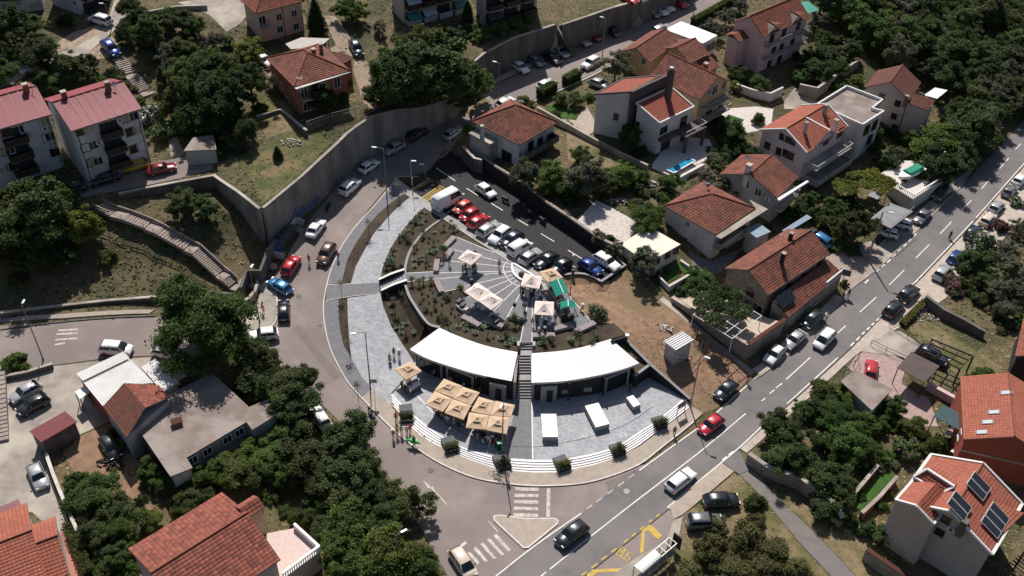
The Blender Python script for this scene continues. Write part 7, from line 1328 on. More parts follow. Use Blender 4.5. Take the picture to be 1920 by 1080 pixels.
def carproto(ty):
 if ty in CARP:return CARP[ty]
 L,W,H,belt,hz,(xa,xb,xc,xd),bz=CT[ty];X=lambda f:L/2-f*L;hw=W/2;t=None;parts={}
 def me(name,mb,ms,sm=False):
  m=bpy.data.meshes.new(name);m.from_pydata([tuple(v)for v in mb.v],[],mb.f)
  for q in(ms if isinstance(ms,list)else[ms]):m.materials.append(q)
  if mb.mats:m.polygons.foreach_set('material_index',mb.m)
  if sm:m.polygons.foreach_set('use_smooth',[True]*len(mb.f))
  m.update();return m
 st=[(.0,.42,.62,.80),(.015,.3,.72,.90),(.06,.22,hz-.06,.97),(xa*.6,.2,hz,1.),(xa,.2,belt,1.),(.5,.2,belt,1.),(xd-.04,.2,max(belt,bz)if ty!='sedan' else belt,1.),(min(.97,xd+.02)if ty=='sedan' else .975,.22,bz,.97),(.99,.3,bz-.12,.92),(1.,.42,.66,.84)]
 mb=MB();n=10
 for f,zb,zt,k in st:
  w_=hw*k;mid=(zb+zt)/2
  for y,z in((w_*.9,zb),(w_*.98,zb+.1),(w_,mid),(w_*.985,zt-.1),(w_*.9,zt)):mb.v.append((X(f),y,z))
  for y,z in((w_*.9,zt),(w_*.985,zt-.1),(w_,mid),(w_*.98,zb+.1),(w_*.9,zb)):mb.v.append((X(f),-y,z))
 for i in range(len(st)-1):
  for j in range(n):mb.f.append([i*n+j,i*n+(j+1)%n,(i+1)*n+(j+1)%n,(i+1)*n+j])
 mb.f.append(list(range(n))[::-1]);mb.f.append([(len(st)-1)*n+j for j in range(n)])
 tw=hw*(.74 if ty not in('bigvan','panel')else .86);bw=hw*.9;zr=H-.05;k0=len(mb.v)
 rows=[(xa,belt-.02,bw,0),((xa+xb)/2,(belt+zr)/2+.03,(bw+tw)/2,.02),(xb,zr,tw,.05),((xb+xc)/2,zr+.03,tw,.05),(xc,zr-.01,tw,.05),((xc+xd)/2,(belt+zr)/2+.04,(bw+tw)/2,.02),(xd,max(bz,belt)-.02,bw,0)]
 for f,z,w_,cr in rows:
  for s in(-1,-.5,0,.5,1):mb.v.append((X(f),s*w_,z+cr*(1-s*s)))
  for s in(-1,1):mb.v.append((X(f),s*bw,belt-.05))
 q=7
 for i in range(len(rows)-1):
  a=k0+i*q;b=a+q
  for j in range(4):mb.f.append([a+j,b+j,b+j+1,a+j+1])
  mb.f.append([a+5,b+5,b,a]);mb.f.append([a+4,b+4,b+6,a+6])
 mb.m=[0]*len(mb.f)
 parts['body']=me('body',mb,PAINT.setdefault('p',plain('car_paint_white',(.78,.77,.75),.28,coat=.8)),True)
 e=.012
 def quad(pts):m_=MB();m_.poly(pts);return m_
 def band(f0,z0,w0,f1,z1,w1,sgn):
  o=sgn*e
  return[Vector((X(f0)+o,-w0,z0+e)),Vector((X(f0)+o,w0,z0+e)),Vector((X(f1)+o,w1,z1+e)),Vector((X(f1)+o,-w1,z1+e))]
 mid=lambda a,b,t:a+(b-a)*t
 def slope(f0,f1,zb,sgn,t0,t1):
  m_=MB();pr=[]
  for t_ in(t0,(t0+t1)/2,t1):
   f=mid(f0,f1,t_);z=mid(zb,zr,t_)+.05*(1-abs(2*t_-1));w_=mid(bw,tw,t_)*.93;pr.append((X(f)+sgn*.02,w_,z+.03))
  for(x0,w0,z0),(x1,w1,z1)in zip(pr[:-1],pr[1:]):m_.poly([(x0,-w0,z0),(x0,w0,z0),(x1,w1,z1),(x1,-w1,z1)])
  return m_
 parts['windscreen']=me('windscreen',slope(xa,xb,belt,1,.08,.93),M_CGL)
 if ty not in('bigvan',):parts['rear_window']=me('rear_window',slope(xd,xc,max(bz,belt),-1,.25,.92),M_CGL)
 sw={}
 for s in(-1,1):
  m_=MB();zt_=zr-.1;zb_=belt+.05;xs=[(mid(xa,xb,.45),mid(xa,xb,.95)),(mid(xb,xc,.42),mid(xb,xc,.42)),(mid(xb,xc,.47),mid(xb,xc,.47)),(mid(xc,xd,.7),mid(xc,xd,.15))]
  for i in((0,1),(2,3))if ty not in('bigvan','panel')else((0,1),):
   pts=[]
   for(fb,ft),z,w_ in((xs[i[0]],zb_,bw),(xs[i[1]],zb_,bw)):pts.append((X(fb),s*(bw-(bw-tw)*.12+.012),z))
   for(fb,ft),z in((xs[i[1]],zt_),(xs[i[0]],zt_)):pts.append((X(ft),s*(tw+(bw-tw)*.1+.02),z))
   m_.poly(pts if s<0 else pts[::-1])
  parts['side_window'+('' if s<0 else '_')]=me('side_window',m_,M_CGL)
 wr=.32 if ty!='bigvan' else .36
 wm=MB();wm.tube([(0,-.11,0),(0,.11,0)],wr,14);tyre=me('wheel',wm,M_TYRE);rm_=MB();rm_.tube([(0,-.118,0),(0,.118,0)],wr*.62,10);rim=me('rim',rm_,M_RIM)
 hl=MB();hl.box((0,0,0),(.12,.38,.15));parts['headlight']=me('headlight',hl,M_LAMP);tl_=MB();tl_.box((0,0,0),(.08,.3,.2));parts['tail_light']=me('tail_light',tl_,M_TAIL);mr=MB();mr.box((0,0,0),(.12,.2,.14));parts['mirror']=me('mirror',mr,M_TRIM)
 bp=MB();bp.box((L/2-.06,0,.3),(.1,W*.7,.2));parts['front_bumper']=me('front_bumper',bp,M_TRIM);bp=MB();bp.box((-L/2+.06,0,.32),(.1,W*.7,.18));parts['rear_bumper']=me('rear_bumper',bp,M_TRIM)
 pl=MB();pl.box((L/2+.005,0,.42),(.02,.5,.11));parts['number_plate']=me('number_plate',pl,M_PLATE);pl=MB();pl.box((-L/2-.005,0,.62),(.02,.5,.11));parts['number_plate_']=me('number_plate',pl,M_PLATE)
 CARP[ty]=(parts,tyre,rim,L,W,hz,bz,belt,wr,X,xa);return CARP[ty]
def ob(name,me,parent,loc=(0,0,0)):
 o=bpy.data.objects.new(name,me);COL.objects.link(o);o.parent=parent;o.location=loc;return o
CARN={'bigvan':'delivery_van','panel':'panel_van','minivan':'minivan','suv':'suv_car'}
def car(px,py,fx,fy,ty,col,label,group=None,z=None,s=1.):
 parts,tyre,rim,L,W,hz,bz,belt,wr,X,xa=carproto(ty);g=G(px,py,.6);f=G(fx,fy,.6);d=f-g;a=math.atan2(d.y,d.x);gz=HT(g.x,g.y)+.07
 fr=HT(g.x+math.cos(a)*1.3,g.y+math.sin(a)*1.3);bk=HT(g.x-math.cos(a)*1.3,g.y-math.sin(a)*1.3);pitch=-math.atan2(fr-bk,2.6)if abs(fr-bk)<.8 else 0
 t=thing(CARN.get(ty,'car'),label,'van' if ty in('bigvan','panel')else 'car',(g.x,g.y,gz),a,group);t.rotation_euler=(0,pitch,a);t.scale=(s,s,s)
 for n,me in parts.items():
  if n in('headlight','tail_light','mirror'):continue
  o=ob(n.rstrip('_'),me,t)
  if n=='body':o.material_slots[0].link='OBJECT';o.material_slots[0].material=paint(col)
 for s_ in(-1,1):
  ob('headlight',parts['headlight'],t,(L/2-.1,s_*(W/2-.3),hz-.26));ob('tail_light',parts['tail_light'],t,(-L/2+.04,s_*(W/2-.22),bz-.32));ob('mirror',parts['mirror'],t,(X(xa)-.45,s_*(W/2+.06),belt))
  for x in(.19,.79):w_=ob('wheel',tyre,t,(X(x),s_*(W/2-.1),wr));ob('rim',rim,w_)
 return t
for e in[(656,351,672,337,'suv','white','white SUV climbing the street beside the graffiti wall'),(692,312,712,298,'hatch','white','white hatchback at the shadow edge on the climbing street'),(739,278,720,288,'hatch','silver','silver hatchback in the shade of the tall retaining wall'),(592,429,606,411,'sedan','white','white saloon parked by the waste bin bay'),(612,476,602,494,'suv','bronze','bronze SUV driving down between two pedestrians'),(546,498,557,480,'hatch','red','red hatchback parked below the waste bin bay'),(524,537,505,525,'hatch','lblue','light blue hatchback turned across the street mouth'),(532,582,532,560,'hatch','black','black hatchback behind the light blue car'),(494,628,474,630,'hatch','white','white car half hidden under the tree belt'),(600,783,590,768,'hatch','white','white car peeping out of the trees at the street bend'),(783,251,802,240,'suv','black','black car in deep shade under the oak clump'),(851,249,866,238,'hatch','silver','silver car in dappled shade at the car park entrance'),(840,378,860,367,'bigvan','white','tall white delivery van next to the yellow hatched bay'),(867,390,855,398,'city','orange','orange red city car right beside the delivery van'),(880,404,866,413,'city','red','bright red city car, middle of the three red ones'),(897,416,913,405,'hatch','red','red saloon with white reflections beside the white estate'),(917,430,935,418,'wagon','silver','pale estate car between the red saloon and a white SUV'),(938,442,924,453,'suv','white','white SUV parked nose to the plaza'),(959,451,945,461,'suv','navy','dark blue SUV between two white vehicles'),(975,466,993,455,'panel','white','small white panel van in the parking row'),(994,482,1009,471,'hatch','silver','silver hatchback in front of the fountain'),(1025,488,1009,499,'sedan','black','black saloon with sun glints in the parking row'),(1052,500,1040,508,'hatch','black','black car half hidden by the tan parasol'),(1107,501,1124,511,'hatch','blue','deep blue car at the end of the car park'),(1137,491,1155,502,'wagon','white','white estate squeezed against the end wall beside the blue car'),(911,358,928,370,'hatch','white','white hatchback driving through the car park'),(1072,1003,1052,1018,'suv','black','black SUV on the main road near the triangular island'),(1276,901,1292,888,'wagon','white','white estate driving past the two dark parked SUVs'),(1333,797,1316,810,'hatch','red','red hatchback on the main road beside the notice board'),(1361,732,1346,745,'hatch','navy','dark blue hatchback parked at the corner of the dirt lot'),(1452,665,1440,678,'hatch','white','white SUV parked at the corner of the stone terrace'),(1490,637,1474,651,'sedan','silver','silver saloon parked along the terrace wall'),(1523,601,1508,614,'minivan','black','black minivan parked under the stone house'),(1546,637,1533,651,'minivan','white','white minivan driving down the main road'),(1675,580,1689,566,'suv','black','black SUV at the driveway mouth, the lower of two'),(1703,551,1718,538,'suv','black','black SUV with roof rails, the upper of two on the verge'),(1768,512,1782,498,'suv','silver','pale jeep beside the pink oleander'),(1792,483,1804,470,'hatch','blue','blue car parked behind the pale jeep'),(1825,437,1838,424,'minivan','navy','dark van beside the white oleander'),(1852,412,1863,400,'hatch','beige','beige car beside the red leaved shrub'),(1868,389,1880,377,'hatch','silver','silver blue car in the verge parking'),(1893,359,1904,347,'hatch','grey','dark grey car near the right edge of the verge'),(1911,338,1922,326,'hatch','white','white car at the right edge of the verge'),(1690,420,1672,415,'city','white','small white car under the grey deck, the upper of two'),(1664,437,1646,432,'city','white','small white car under the grey deck, the lower of two'),(1729,406,1717,419,'sedan','grey','grey saloon parked on the forecourt beside the road'),(1766,364,1752,376,'suv','green','dark old car in tree shade by the boat terrace wall'),(1535,449,1522,440,'minivan','lblue','blue car with white roof behind the stone house'),(1108,119,1093,128,'suv','white','white SUV parked beside the grey olive tree'),(1024,159,1040,150,'hatch','white','white car driving up the upper street'),(1124,158,1138,163,'hatch','silver','silver car on the drive behind the modern house'),(948,193,964,184,'hatch','white','white car at the kerb above the pyramid roof'),(1240,55,1256,48,'wagon','silver','silver car beside the white flat roof'),(188,38,174,34,'minivan','white','white minivan parked below the top left flats'),(207,91,215,99,'suv','blue','dark blue SUV parked at the head of the hillside steps'),(62,127,46,132,'suv','silver','silver SUV under the trees at the top left'),(494,113,505,120,'hatch','white','white car tucked behind the terracotta house'),(668,91,675,104,'suv','navy','dark car in shade on the hill drive'),(255,311,236,316,'hatch','yellow','mustard yellow hatchback in front of the nearer flats'),(303,317,322,313,'sedan','dred','faded red saloon parked on the strip above the stone wall'),(196,336,178,341,'wagon','black','black car in the shade of the nearer flats'),(136,354,118,358,'hatch','navy','dark blue car with pale bonnet below the flats'),(217,655,240,657,'minivan','white','white minivan parked beside the corrugated shed'),(312,661,330,664,'hatch','white','white car under the huge street tree'),(48,736,30,746,'hatch','silver','silver hatchback in the concrete yard beside a black car'),(62,759,43,769,'hatch','black','black hatchback in the concrete yard'),(71,893,79,911,'hatch','silver','silver car in the lower concrete yard'),(207,838,218,856,'hatch','black','black car beside the scrap heap'),(868,1057,882,1078,'minivan','beige','beige car waiting at the lower zebra crossing'),(1352,940,1376,938,'suv','black','black SUV on the dry grass, the upper of two'),(1320,979,1344,978,'suv','grey','dark grey SUV on the dry grass, the lower of two'),(1633,694,1635,680,'hatch','red','red car parked in the pink paved court'),(1748,668,1768,678,'suv','navy','dark pickup under the timber pergola')]:
 car(*e)
rowc=[(976,127,'hatch','white','white hatchback at the left end of the row along the stained wall'),(1004,115,'hatch','grey','dark grey car, second from the left along the stained wall'),(1036,110,'hatch','black','black hatchback below the wall lamp of the upper street'),(1050,97,'sedan','silver','silver saloon just left of the wall stairs'),(1092,77,'hatch','silver','silver hatchback just right of the wall stairs'),(1113,67,'hatch','dred','dark red car in shade along the upper street'),(1149,60,'city','black','small black car along the upper street'),(1176,43,'hatch','red','red car beside a silver SUV on the upper street'),(1192,38,'suv','silver','silver SUV between the red car and the white box van'),(1206,31,'panel','white','white box van in the upper street row'),(1222,24,'suv','grey','dark SUV right of the white box van'),(1239,20,'hatch','white','white car, first of two near the top of the row'),(1250,13,'hatch','white','white car, second of two near the top of the row'),(1273,5,'suv','red','red SUV at the top edge on the upper street')]
for x,y,ty,c,lb in rowc:car(x,y,x+13,y+8,ty,c,lb,'cars parked along the stained wall')
def wheel(mb,c,r,d,m,t_=.06):
 pts=[Vector(c)+d*math.cos(a)*r+Vector((0,0,math.sin(a)*r))for a in[i*math.pi/6 for i in range(13)]];mb.tube(pts,t_,5,m,False)
def twowheel(px,py,fx,fy,label,kind='scooter',col=(.03,.03,.035)):
 g=G(px,py,.05);f=G(fx,fy,.05);d=f-g;d.z=0;d.normalize();s=Vector((-d.y,d.x,0));t=thing(kind,label,kind,g);R_=.3 if kind!='bicycle' else .34;wb=.62 if kind!='bicycle' else .52;up=lambda z:Vector((0,0,z))
 for k in(-1,1):mb=MB();wheel(mb,g+d*wb*k+up(R_),R_,d,None,.07 if kind!='bicycle' else .025);mb.build('wheel',M_TYRE,t)
 mb=MB();m=plain(kind+'_paint_%d'%int(col[0]*1000),col,.35,coat=.5)
 if kind=='bicycle':
  for a,b in((-wb,.0),(.0,wb*.75),(-.15,.45)):mb.bar(g+d*a+up(R_ if a==-wb else .3),g+d*b+up(.3 if b==0 else .8),.04)
  mb.bar(g-d*.12+up(.8),g+d*wb*.75+up(.82),.04);mb.bar(g+d*wb*.75+up(.82),g+d*wb+up(R_),.04)
 else:mb.bar(g-d*.75+up(.62),g+d*.1+up(.5),.34,.38);mb.bar(g+d*.1+up(.3),g+d*.45+up(.32),.3,.12);mb.bar(g+d*.5+up(.3),g+d*.38+up(.95),.3,.12)
 mb.build('frame',m,t);mb=MB();mb.bar(g-d*(.75 if kind!='bicycle' else .25)+up(.85),g+d*(.0 if kind!='bicycle' else-.02)+up(.85),.24 if kind!='bicycle' else .14,.1);mb.build('seat',M_TRIM,t);mb=MB();mb.bar(g+d*.36-s*.33+up(1.02),g+d*.36+s*.33+up(1.02),.05);mb.build('handlebar',M_TRIM,t);return t
for e in((616,392,622,380,'dark motorcycle standing at the foot of the retaining wall','motorcycle'),(694,776,690,766,'dark scooter at the kerb by the tall lamp, left one','scooter'),(700,782,697,772,'dark scooter at the kerb by the tall lamp, right one','scooter'),(948,379,956,384,'motorcycle in the shaded side of the car park, first from the road','motorcycle'),(991,404,998,410,'motorcycle in the shaded side of the car park, middle one','motorcycle'),(1017,418,1024,424,'motorcycle in the shaded side of the car park, nearest the end','motorcycle'),(928,893,938,897,'dark bicycle leaning by the third planter, left one','bicycle'),(938,898,948,902,'dark bicycle leaning by the third planter, right one','bicycle'),(1093,133,1100,128,'motorcycle parked in front of the white SUV on the upper street','motorcycle'),(1392,633,1398,640,'black scooter under cover on the stone terrace','scooter'),(1780,447,1775,455,'bicycle ridden on the main road','bicycle'),(902,176,912,171,'motorcycle in shade beside the oak clump','motorcycle')):twowheel(*e)
bt=[P(x,y,3.2)for x,y in((1650,325),(1668,345),(1712,372),(1770,335),(1730,300),(1690,300))];t=thing('boat_terrace','pale terrace with white balustrade carrying the boat','terrace',(bt[2].x,bt[2].y,0));mb=MB();mb.prism([(p.x,p.y)for p in bt],-.5,3.);mb.build('platform',W_WHITE,t);mb=MB();mb.prism([(p.x,p.y)for p in bt],3.003,3.06);mb.build('paving',mat('pool_paving',(.62,.56,.52)),t)
for a,b in((bt[1],bt[2]),(bt[2],bt[3])):
 mb=MB();mb.bar(a+Vector((0,0,.75)),b+Vector((0,0,.75)),.2,.12);rl=mb.build('handrail',M_STEP_W,t)
 for i in range(14):p=lerp(a,b,(i+.5)/14);mb=MB();mb.tube([p+Vector((0,0,-.1)),p+Vector((0,0,.7))],.06,6);mb.build('baluster',M_STEP_W,rl)
a,b=P(1684,336,4.2),P(1724,316,4.2);d=(b-a).normalized();s=Vector((-d.y,d.x,0));L=(b-a).length+.6;t=thing('speedboat','white speedboat under a green cover on the pale terrace','boat',((a.x+b.x)/2,(a.y+b.y)/2,3.1));mb=MB();rows=[]
for f,w_,zk,zd in((0,.03,4.3,4.75),(.12,.55,3.75,4.7),(.3,.95,3.5,4.6),(.6,1.1,3.45,4.5),(1,1.,3.5,4.45)):c=a+d*L*f;rows.append([c+s*w_+Vector((0,0,zd-c.z)),c+s*w_*.8+Vector((0,0,(zk+zd)/2-c.z)),c+Vector((0,0,zk-c.z)),c-s*w_*.8+Vector((0,0,(zk+zd)/2-c.z)),c-s*w_+Vector((0,0,zd-c.z))])
for r0,r1 in zip(rows[:-1],rows[1:]):
 for j in range(4):mb.poly([r0[j],r1[j],r1[j+1],r0[j+1]])
 mb.poly([r0[4],r1[4],r1[0],r0[0]])
mb.poly(rows[-1][::-1]);mb.build('hull',plain('gelcoat',(.75,.74,.72),.3,coat=.4),t,smooth=False);mb=MB();c0,c1=a+d*L*.35,a+d*L*.9;z=Vector((0,0,1));Q=[[c+s*w_+z*(zz-c.z)for w_,zz in((1.,4.58),(.6,4.95),(-.6,4.95),(-1.,4.58))]for c in(c0,lerp(c0,c1,.5),c1)]
for q0,q1 in zip(Q[:-1],Q[1:]):
 for j in range(3):mb.poly([q0[j],q1[j],q1[j+1],q0[j+1]])
mb.poly(Q[0]);mb.poly(Q[-1][::-1]);mb.build('cover',mat('green_tarp',(.03,.26,.16),(.02,.18,.11),3,.8),t);mb=MB()
for f in(.3,.75):p=a+d*L*f;mb.box((p.x,p.y,3.05),(.3,1.2,.5),math.atan2(d.y,d.x));
mb.build('cradle',M_WOODD,t)
def canopy(name,label,pts,z,m,posts=True,gz=None,th=.08,cat='canopy',slope=None):
 q=[P(x,y,z+(slope[i]if slope else 0))for i,(x,y)in enumerate(pts)];c=sum(q,Vector())/len(q);g=gz if gz is not None else HT(c.x,c.y);t=thing(name,label,cat,(c.x,c.y,g));mb=MB();mb.prism([(p.x,p.y)for p in q],[p.z-th for p in q],[p.z for p in q]);mb.build('sheet',m,t)
 if posts:
  for p in q:i=lerp(p,c,.06);mb=MB();mb.bar(Vector((i.x,i.y,g-.2)),Vector((i.x,i.y,p.z-th)),.1);mb.build('post',M_WOODD,t)
 return t
M_DECK=mat('grey_deck',(.24,.24,.25),(.18,.18,.19),1,.7);dk=canopy('parking_deck','grey steel deck with railing above the two small white cars',[(1632,410),(1668,380),(1712,396),(1671,428)],3.4,M_DECK,th=.3,cat='deck');a,b=P(1671,428,3.4),P(1712,396,3.4);mb=MB();mb.bar(a+Vector((0,0,1)),b+Vector((0,0,1)),.06)
for i in range(9):p=lerp(a,b,i/8);mb.bar(p,p+Vector((0,0,1)),.04)
mb.build('railing',M_STEEL,dk)
canopy('sheet_roof','pale grey sheet roof at the end of the green vine',[(1627,366),(1650,345),(1668,352),(1645,374)],4.6,M_DECK);canopy('brown_canopy','dark brown canopy over the pink paved court',[(1682,689),(1709,659.5),(1762,686),(1734,717)],3.2,mat('brown_sheet',(.085,.06,.055),(.065,.047,.043),1,.6));canopy('teal_canopy','dark teal canopy in the garden below the skylit roof',[(1750,780),(1769,759),(1821.5,784),(1805,810)],3.2,mat('teal_sheet',(.035,.075,.085),(.028,.06,.07),1,.6));canopy('timber_awning','plain white sheet awning beside the long left shed wall',[(140,735),(160,722),(168,735),(150,748)],5.,M_METWH,cat='awning');canopy('carport_roof','pale curved carport roof below the peach house',[(535,82),(565,70),(618,72),(600,88),(545,92)],17.6,mat('pale_card',(.42,.38,.34),(.36,.32,.29),1,.7));canopy('arch_canopy','blue grey roof strip over the courtyard arch behind the stone house',[(1466,432),(1476,436),(1522,408),(1513,402)],4.6,mat('slate_strip',(.2,.26,.32),(.16,.21,.26),1,.6));canopy('white_pallet','white garden table slab below the skylit red house',[(1782,846),(1790,838),(1802,842),(1794,852)],.8,M_FRAME,cat='table');canopy('garden_table','rounded pale garden table under the teal canopy',[(1770,812),(1778,804),(1792,808),(1786,818)],.8,M_BENCHS,cat='table')
t=thing('timber_pergola','open dark timber pergola beside the brown canopy','pergola',G(1770,690));Q=[P(x,y,3.2)for x,y in((1735,660),(1800,692),(1825,668),(1747,636))];mb=MB()
for i in range(4):mb=MB();mb.bar(lerp(Q[0],Q[3],i/3),lerp(Q[1],Q[2],i/3),.16,.2);mb.build('beam',M_WOODD,t)
for i in range(4):mb=MB();mb.bar(lerp(Q[0],Q[1],i/3)+Vector((0,0,.2)),lerp(Q[3],Q[2],i/3)+Vector((0,0,.2)),.12,.15);mb.build('rafter',M_WOODD,t)
for p in Q:mb=MB();mb.bar(Vector((p.x,p.y,-.2)),p,.18);mb.build('post',M_WOODD,t)
t=thing('slatted_pergola','slatted timber pergola at the bottom right corner','pergola',G(1890,1060));Q=[P(x,y,3)for x,y in((1850,1085),(1920,1035),(1975,1075),(1900,1130))]
for i in range(14):mb=MB();mb.bar(lerp(Q[0],Q[1],i/13),lerp(Q[3],Q[2],i/13),.1,.14);mb.build('slat',M_WOODD,t)
for p in Q:mb=MB();mb.bar(Vector((p.x,p.y,-1)),p,.15);mb.build('post',M_WOODD,t)
# LAMPS, SIGNS, BINS
M_POLE=mat('pole_steel',(.24,.225,.21),(.17,.16,.15),2,.6,coords='O');M_HEAD=plain('lamp_head',(.6,.6,.6),.4)
def lamp(px,py,h,label,arm=None,two=False,r=.085,m=None,z=None):
 g=P(px,py,z)if z is not None else G(px,py);t=thing('street_lamp',label,'street lamp',g,0,'street lamps');mb=MB();up=Vector((0,0,1));mb.tube([g-up*.2,g+up*1.2,g+up*h],[r*1.25,r*1.1,r*.65],8);mb.build('pole',m or M_POLE,t);mb=MB();mb.tube([g,g+up*.35],r*1.7,8);mb.build('base_collar',m or M_POLE,t)
 if arm:
  d=Vector((arm[0],arm[1],0));e=g+up*(h+.15)+d;mb=MB();mb.tube([g+up*(h-.05),g+up*(h+.1)+d*.4,e],.045,6);mb.build('arm',m or M_POLE,t);dn=d.normalized();mb=MB();mb.bar(e-dn*.1,e+dn*.65,.26,.13);mb.build('lamp_head',M_HEAD,t)
 else:mb=MB();mb.tube([g+up*h,g+up*(h+.12),g+up*(h+.3)],[.1,.2,.12],8);mb.build('lamp_head',M_HEAD,t)
 return t
lamp(725.7,373,9.6,'tall lamp on the upper promenade whose shadow falls across the planting strip',(-1.2,.1));lamp(694,719,9.5,'tall lamp on the lower promenade near the sign',(-1.2,-.35));lamp(941.5,851,9.6,'tall lamp at the third planter in front of the tan parasols',(-.15,-.5));lamp(1294,764,9.7,'tall lamp at the right tip of the curved steps',(.55,-.3));lamp(1627,486,9.4,'thick concrete lamp pole by the small white cars',(.8,-.3),r=.16,m=M_CONC);lamp(81.5,675,9.8,'lamp on the left street beside the round bush',(0,.3));lamp(1752,341,6.,'lamp rising from the boat terrace wall');lamp(1129,111,8.4,'lamp on the upper street behind the olive tree',(-.5,.2));lamp(935,200,8.6,'lamp on the upper street left of the pyramid roof',(-.6,.3));lamp(487,604,9.6,'lamp on the corner pavement under the long stairway',(.1,.4));lamp(209,54,4.6,'lamp at the bend of the hill street',(-.4,0));lamp(748,1068,6.5,'lamp standing among the trees of the street bend',(.6,.4));lamp(772,347,4.6,'short white lamp in the triangular soil bed',(.25,0),r=.06,m=plain('pale_pole',(.4,.4,.4),.5));lamp(797,334,2.6,'shortest lamp at the car park entrance',(-.2,0),r=.05);lamp(1069,553,7.2,'thin dark lamp mast beside the green market tents',r=.06);lamp(1298,42,8.2,'lamp at the far end of the upper street by the hedge');lamp(1021,103,4.2,'short lamp in front of the stained wall',r=.06)
def sign(px,py,h,w_,hh,label,m,face=None,name='road_sign',back=None):
 g=G(px,py,.1);t=thing(name,label,'sign',g);mb=MB();mb.tube([g,g+Vector((0,0,h))],.035,6);mb.build('post',M_STEEL,t);a=face or 0;d=Vector((math.cos(a),math.sin(a),0));c=g+Vector((0,0,h-hh/2));mb=MB();mb.bar(c-d*w_/2,c+d*w_/2,.05,hh);mb.build('panel',m,t);return t
sign(703,746,3.6,.9,.7,'small blank sign on a thin post beside the lower promenade lamp',M_BENCHS);sign(888,457,3.,.5,.9,'dark green box on a post beside the parked red saloon',plain('dark_green',(.012,.06,.03),.5));sign(775,372,4.,.2,.3,'bare thin sign post at the yellow bay',M_STEEL)
a,b=G(1268,782,.1),G(1283,772,.1);t=thing('notice_board','dark notice board on two legs over the right end of the white steps','sign',a);mb=MB();mb.bar(a+Vector((0,0,1.9)),b+Vector((0,0,1.9)),.1,.9);mb.build('board',plain('board_dark',(.02,.025,.035),.3),t)
for p in(a,b):mb=MB();mb.bar(p,p+Vector((0,0,1.5)),.1);mb.build('leg',M_STEEL,t)
a,b=G(1588,540,0),G(1594,534,0);t=thing('billboard','dark sign panel on a post beside the stone house corner','sign',a);mb=MB();p=P(1585,511,3.6);mb.bar(p-Vector((.8,-.3,0)),p+Vector((.8,-.3,0)),.12,1.1);mb.build('panel',mat('board_grey',(.12,.13,.15)),t);mb=MB();mb.tube([(p.x,p.y,0),(p.x,p.y,3.2)],.06,6);mb.build('post',M_STEEL,t)
def bin_(px,py,label,m,z=None,w_=.55,h=1.,cat='bin',lid=None):
 g=P(px,py,z)if z is not None else G(px,py,.1);t=thing('waste_bin',label,cat,g);mb=MB();mb.box(g,(w_*.85,w_*.85,h),.3,None,1.15);mb.build('body',m,t);mb=MB();mb.box(g+Vector((0,0,h)),(w_*1.05,w_*1.05,.08),.3);mb.build('lid',lid or m,t)
MG=plain('bin_green',(.01,.10,.05),.5);bin_(936,842,'green waste bin beside the lamp of the third planter',MG,TERR_Z,.6,1.3,lid=plain('bin_lid',(.05,.3,.2),.5));bin_(884,532,'small dark bin on the disc beside the parasol pair',M_TRIM,DISC_Z,.4,.8);bin_(1074,513,'small black bin on the car park wall',M_TRIM,DISC_Z+.3,.4,.7)
for i,(x,y)in enumerate(((521,473),(528,464),(534,455),(540,447),(546,439))):bin_(x,y,'wheeled waste container, number %s from the lower end of the bin bay'%('one','two','three','four','five')[i],plain('container_grey',(.07,.08,.085),.5)if i else plain('container_blue',(.03,.08,.2),.5),None,1.3,1.3)
t=twk=thing('boulder','grey boulder beside the white bin bay wall','boulder',G(511,500));mb=MB();ball(mb,G(511,500,.4),.8,None,8,6,(1,.8,.7));mb.build('rock',M_STONE,t)
for i,(x,y,r_,lb)in enumerate(((545,268,2.,'heap of white stones on the hillside lawn'),(1215,345,1.6,'pile of white sacks below the pool'),(1160,378,1.9,'heap of pale junk beside the white terrace'),(1248,616,1.2,'scatter of rubble on the dirt lot'),(205,868,2.,'heap of old boards and branches in the scrap yard'),(1740,598,1.8,'white rubble heap beside the dry hedge'))):
 c=G(x,y);t=thing('rubble_heap',lb,'rubble',c);mb=MB();r2=random.Random(i)
 for k in range(46):a=r2.uniform(0,6.28);q=r_*math.sqrt(r2.random());s_=r2.uniform(.12,.4);mb.box((c.x+q*math.cos(a),c.y+q*math.sin(a)*.6,c.z+.4*(1-q/r_)*r_*.5),(s_*(2.5 if i==4 else 1),s_*.6,s_*.5),r2.uniform(0,3),None,.7)
 mb.build('pieces',M_WOODD if i==4 else mat('pale_rubble',(.55,.52,.48),(.3,.28,.26),2,.9),t)['kind']='stuff'
